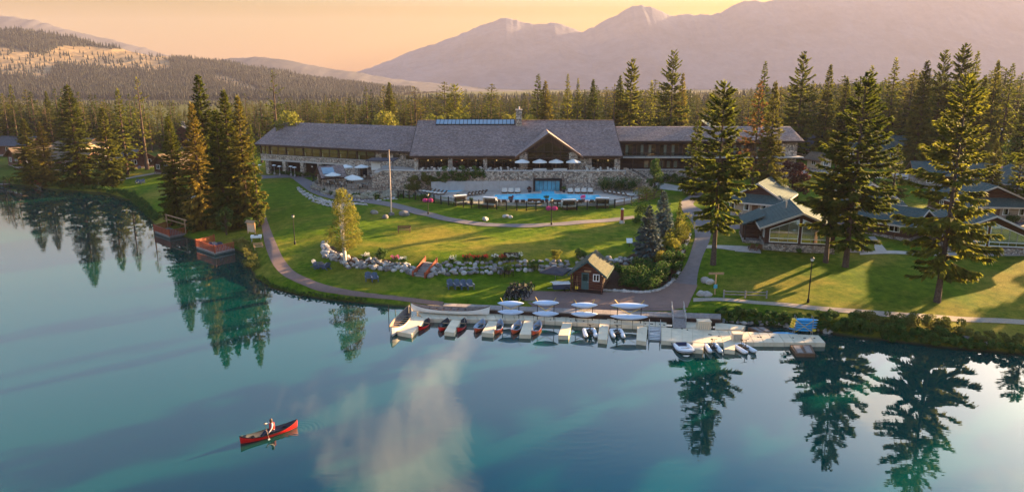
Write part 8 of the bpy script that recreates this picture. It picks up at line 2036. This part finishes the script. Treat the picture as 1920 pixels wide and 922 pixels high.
# low log fence
FW = [G(*p) for p in ((1357, 557), (1397, 558.5), (1437, 559))]; lf = thing('log_fence', 'low grey log rail fence on lawn left of tall lamp post', 'fence', FW[1])
for i, p in enumerate(FW):
    q = p - lf.location; m = MB(); m.tube([q + Vector((0, 0, -.1)), q + Vector((0, 0, 0.85))], 0.09, 7); m.build('post', M['grey_timber'], lf)
    if i < 2:
        for h in (0.35, 0.68): m = MB(); m.tube([q + Vector((0, 0, h)), FW[i + 1] - lf.location + Vector((0, 0, h))], 0.06, 6); m.build('rail', M['grey_timber'], lf)
# dark parasol and cart beside the boathouse
umbrella('dark grey parasol left of the boathouse', G(1041, 539), 2.6, 2.0, 'canvas_dark', n=4)
g = G(1052, 546); ct = thing('boat_cart', 'dark cart with wheels and white board on top beside boathouse', 'cart', g, R(8)); m = MB(); m.box(-0.95, -0.4, 0.35, 0.95, 0.4, 0.95); m.build('body', M['cloth_navy'], ct); m = MB(); m.box(-1.0, -0.45, 0.954, 1.0, 0.45, 1.06); m.build('lid', M['rubber_white'], ct)
for s in (-1, 1): m = MB(); pts = [(0.55 + 0.30 * math.cos(k * 6.283 / 14), s * 0.47, 0.33 + 0.30 * math.sin(k * 6.283 / 14)) for k in range(15)]; m.tube(pts, 0.045, 6, cap=False); m.build('wheel', M['black_metal'], ct)
m = MB(); m.tube([(-0.9, 0, 0.5), (-1.6, 0, 0.45)], 0.03, 6); m.build('drawbar', M['grey_metal'], ct)
o = addobj('spare_board', kayak_mesh(1.6, 0.5, 0.1, 'rubber_white'), None, loc=g + Vector((-0.5, 0, 1.13)), rz=R(10)); tag(o, 'white board lying on top of the dark cart', 'board')
m = MB(); m.box(-0.5, -0.3, 1.09, 0.6, 0.3, 1.3)
# bicycles
def bike_proto(p, rz, label, group):
    if 'bike' not in SH:
        o = thing('bicycle', label, 'bicycle', p, rz, group)
        for x, nm in ((-0.52, 'wheel'), (0.52, 'wheel')):
            m = MB(); m.tube([(x + 0.33 * math.cos(k * 6.283 / 18), 0, 0.35 + 0.33 * math.sin(k * 6.283 / 18)) for k in range(19)], 0.045, 5, cap=False); w = m.build('wheel', M['black_metal'], o)
            m = MB()
            for k in range(6): a = k * math.pi / 6; m.bar((x - 0.3 * math.cos(a), 0, 0.35 - 0.3 * math.sin(a)), (x + 0.3 * math.cos(a), 0, 0.35 + 0.3 * math.sin(a)), 0.016)
            m.build('spokes', M['grey_metal'], w)
        m = MB()
        for a, c in (((-0.52, 0, 0.35), (-0.15, 0, 0.85)), ((-0.52, 0, 0.35), (-0.05, 0, 0.35)), ((-0.05, 0, 0.35), (-0.18, 0, 0.92)), ((-0.05, 0, 0.35), (0.40, 0, 0.85)), ((-0.15, 0, 0.85), (0.40, 0, 0.90)), ((0.52, 0, 0.35), (0.38, 0, 1.02))): m.tube([a, c], 0.035, 5)
        m.build('frame', M['black_metal'], o)
        m = MB(); m.tube([(0.28, -0.28, 1.06), (0.38, -0.1, 1.04), (0.38, 0.1, 1.04), (0.28, 0.28, 1.06)], 0.016, 5); m.build('handlebar', M['black_metal'], o); m = MB(); m.prism([(-0.34, -0.08, 0.93), (-0.34, 0.08, 0.93), (-0.06, 0.02, 0.93), (-0.06, -0.02, 0.93)], (0, 0, 0.05)); m.build('saddle', M['black_metal'], o)
        m = MB(); m.tube([(-0.05, -0.14, 0.22), (-0.05, 0.14, 0.48)], 0.03, 5); m.build('pedal', M['grey_metal'], o)
        SH['bike'] = o; return o
    o = copy_tree(SH['bike']); o.location = p; o.rotation_euler = (0, 0, rz); return tag(o, label, 'bicycle', group)
for i in range(12):
    px = 950 + i * 4.0; p = G(px, 561 - (i % 3) * 7); o = bike_proto(p, R(62 - 3 * (i % 4)), 'black bicycle in the packed row by the dock path, %s from left' % ORD[i], 'bicycles parked in a row')
    o.rotation_euler = (R(8 if i < 5 else -10), 0, R(62 - 3 * (i % 4))); o.scale = (1.15, 1.15, 1.15)
g = G(950, 518); o = thing('iron_table', 'black iron table with plant on lawn before the boulder wall', 'table', g); m = MB(); m.box(-0.9, -0.4, 0.70, 0.9, 0.4, 0.75); m.build('tabletop', M['black_metal'], o)
for x in (-.8, -.27, .27, .8):
    for y in (-.33, .33): m = MB(); m.box(x - .03, y - .03, 0, x + .03, y + .03, 0.7); m.build('leg', M['black_metal'], o)
shrub_at(g + Vector((0, 0, 0.754)), 1.6, 0.7, 'leafy plant standing on the black iron table', 'shrub', 'table_plant', 'plant', 500, 0.09)
# by the head of the lake path
g = G(481, 452); o = thing('outdoor_sink', 'white outdoor sink unit on grass beside the lake path', 'sink', g, R(15)); m = MB(); m.box(-0.75, -0.4, 0.55, 0.75, 0.4, 0.9); m.build('basin', M['white_paint'], o)
for x in (-.65, .65):
    for y in (-.3, .3): m = MB(); m.box(x - .05, y - .05, 0, x + .05, y + .05, 0.55); m.build('leg', M['grey_metal'], o)
m = MB(); m.box(-0.3, -0.25, 0.904, 0.3, 0.25, 0.92); m.build('bowl', M['black_metal'], o)
g = G(472, 438); o = thing('info_kiosk', 'small tan wooden kiosk at head of the lake path', 'kiosk', g, R(-25)); m = MB(); m.box(-0.7, -0.1, 0.3, 0.7, 0.1, 1.7); m.build('board', M['cream_wall'], o); m = MB(); m.prism([(-0.9, -0.4, 1.7), (0.9, -0.4, 1.7), (0.9, 0, 2.05), (-0.9, 0, 2.05)], (0, 0.05, 0.05)); m.build('roof', M['raw_timber'], o)
for x in (-.75, .75): m = MB(); m.box(x - .06, -.06, 0, x + .06, .06, 1.75); m.build('post', M['raw_timber'], o)
# jetty at the far left edge
jt = thing('old_jetty', 'dark wooden jetty at the far left edge of the lake', 'jetty', Pz(6, 350, 0)); m = MB(); m.box(-6, -1.2, 0.5, 1.2, 1.0, 0.65); m.build('deck', M['dark_timber'], jt)
for x in (-4, -2, 0, 1):
    for y in (-1.1, 0.9): m = MB(); m.tube([(x, y, -1.0), (x, y, 1.5)], 0.08, 6); m.build('post', M['dark_timber'], jt)
m = MB(); m.box(-6, -1.16, 1.35, 1.2, -1.06, 1.43); m.build('rail', M['dark_timber'], jt)
# wall lamps that are lit in the photograph
for p, lb in ((Vector((PY(1266, 324, 140.9).x, 140.85, 6.35)), 'glowing wall lamp on the right wing porch wall'),):
    o = thing('wall_lamp', lb, 'lamp', p); m = MB(); m.lathe([(0.05, -0.15), (0.13, 0), (0.05, 0.18)], 8); m.build('globe', M['lit_lamp'], o); m = MB(); m.box(-0.05, 0.02, -0.2, 0.05, 0.14, -0.14); m.build('bracket', M['black_metal'], o)
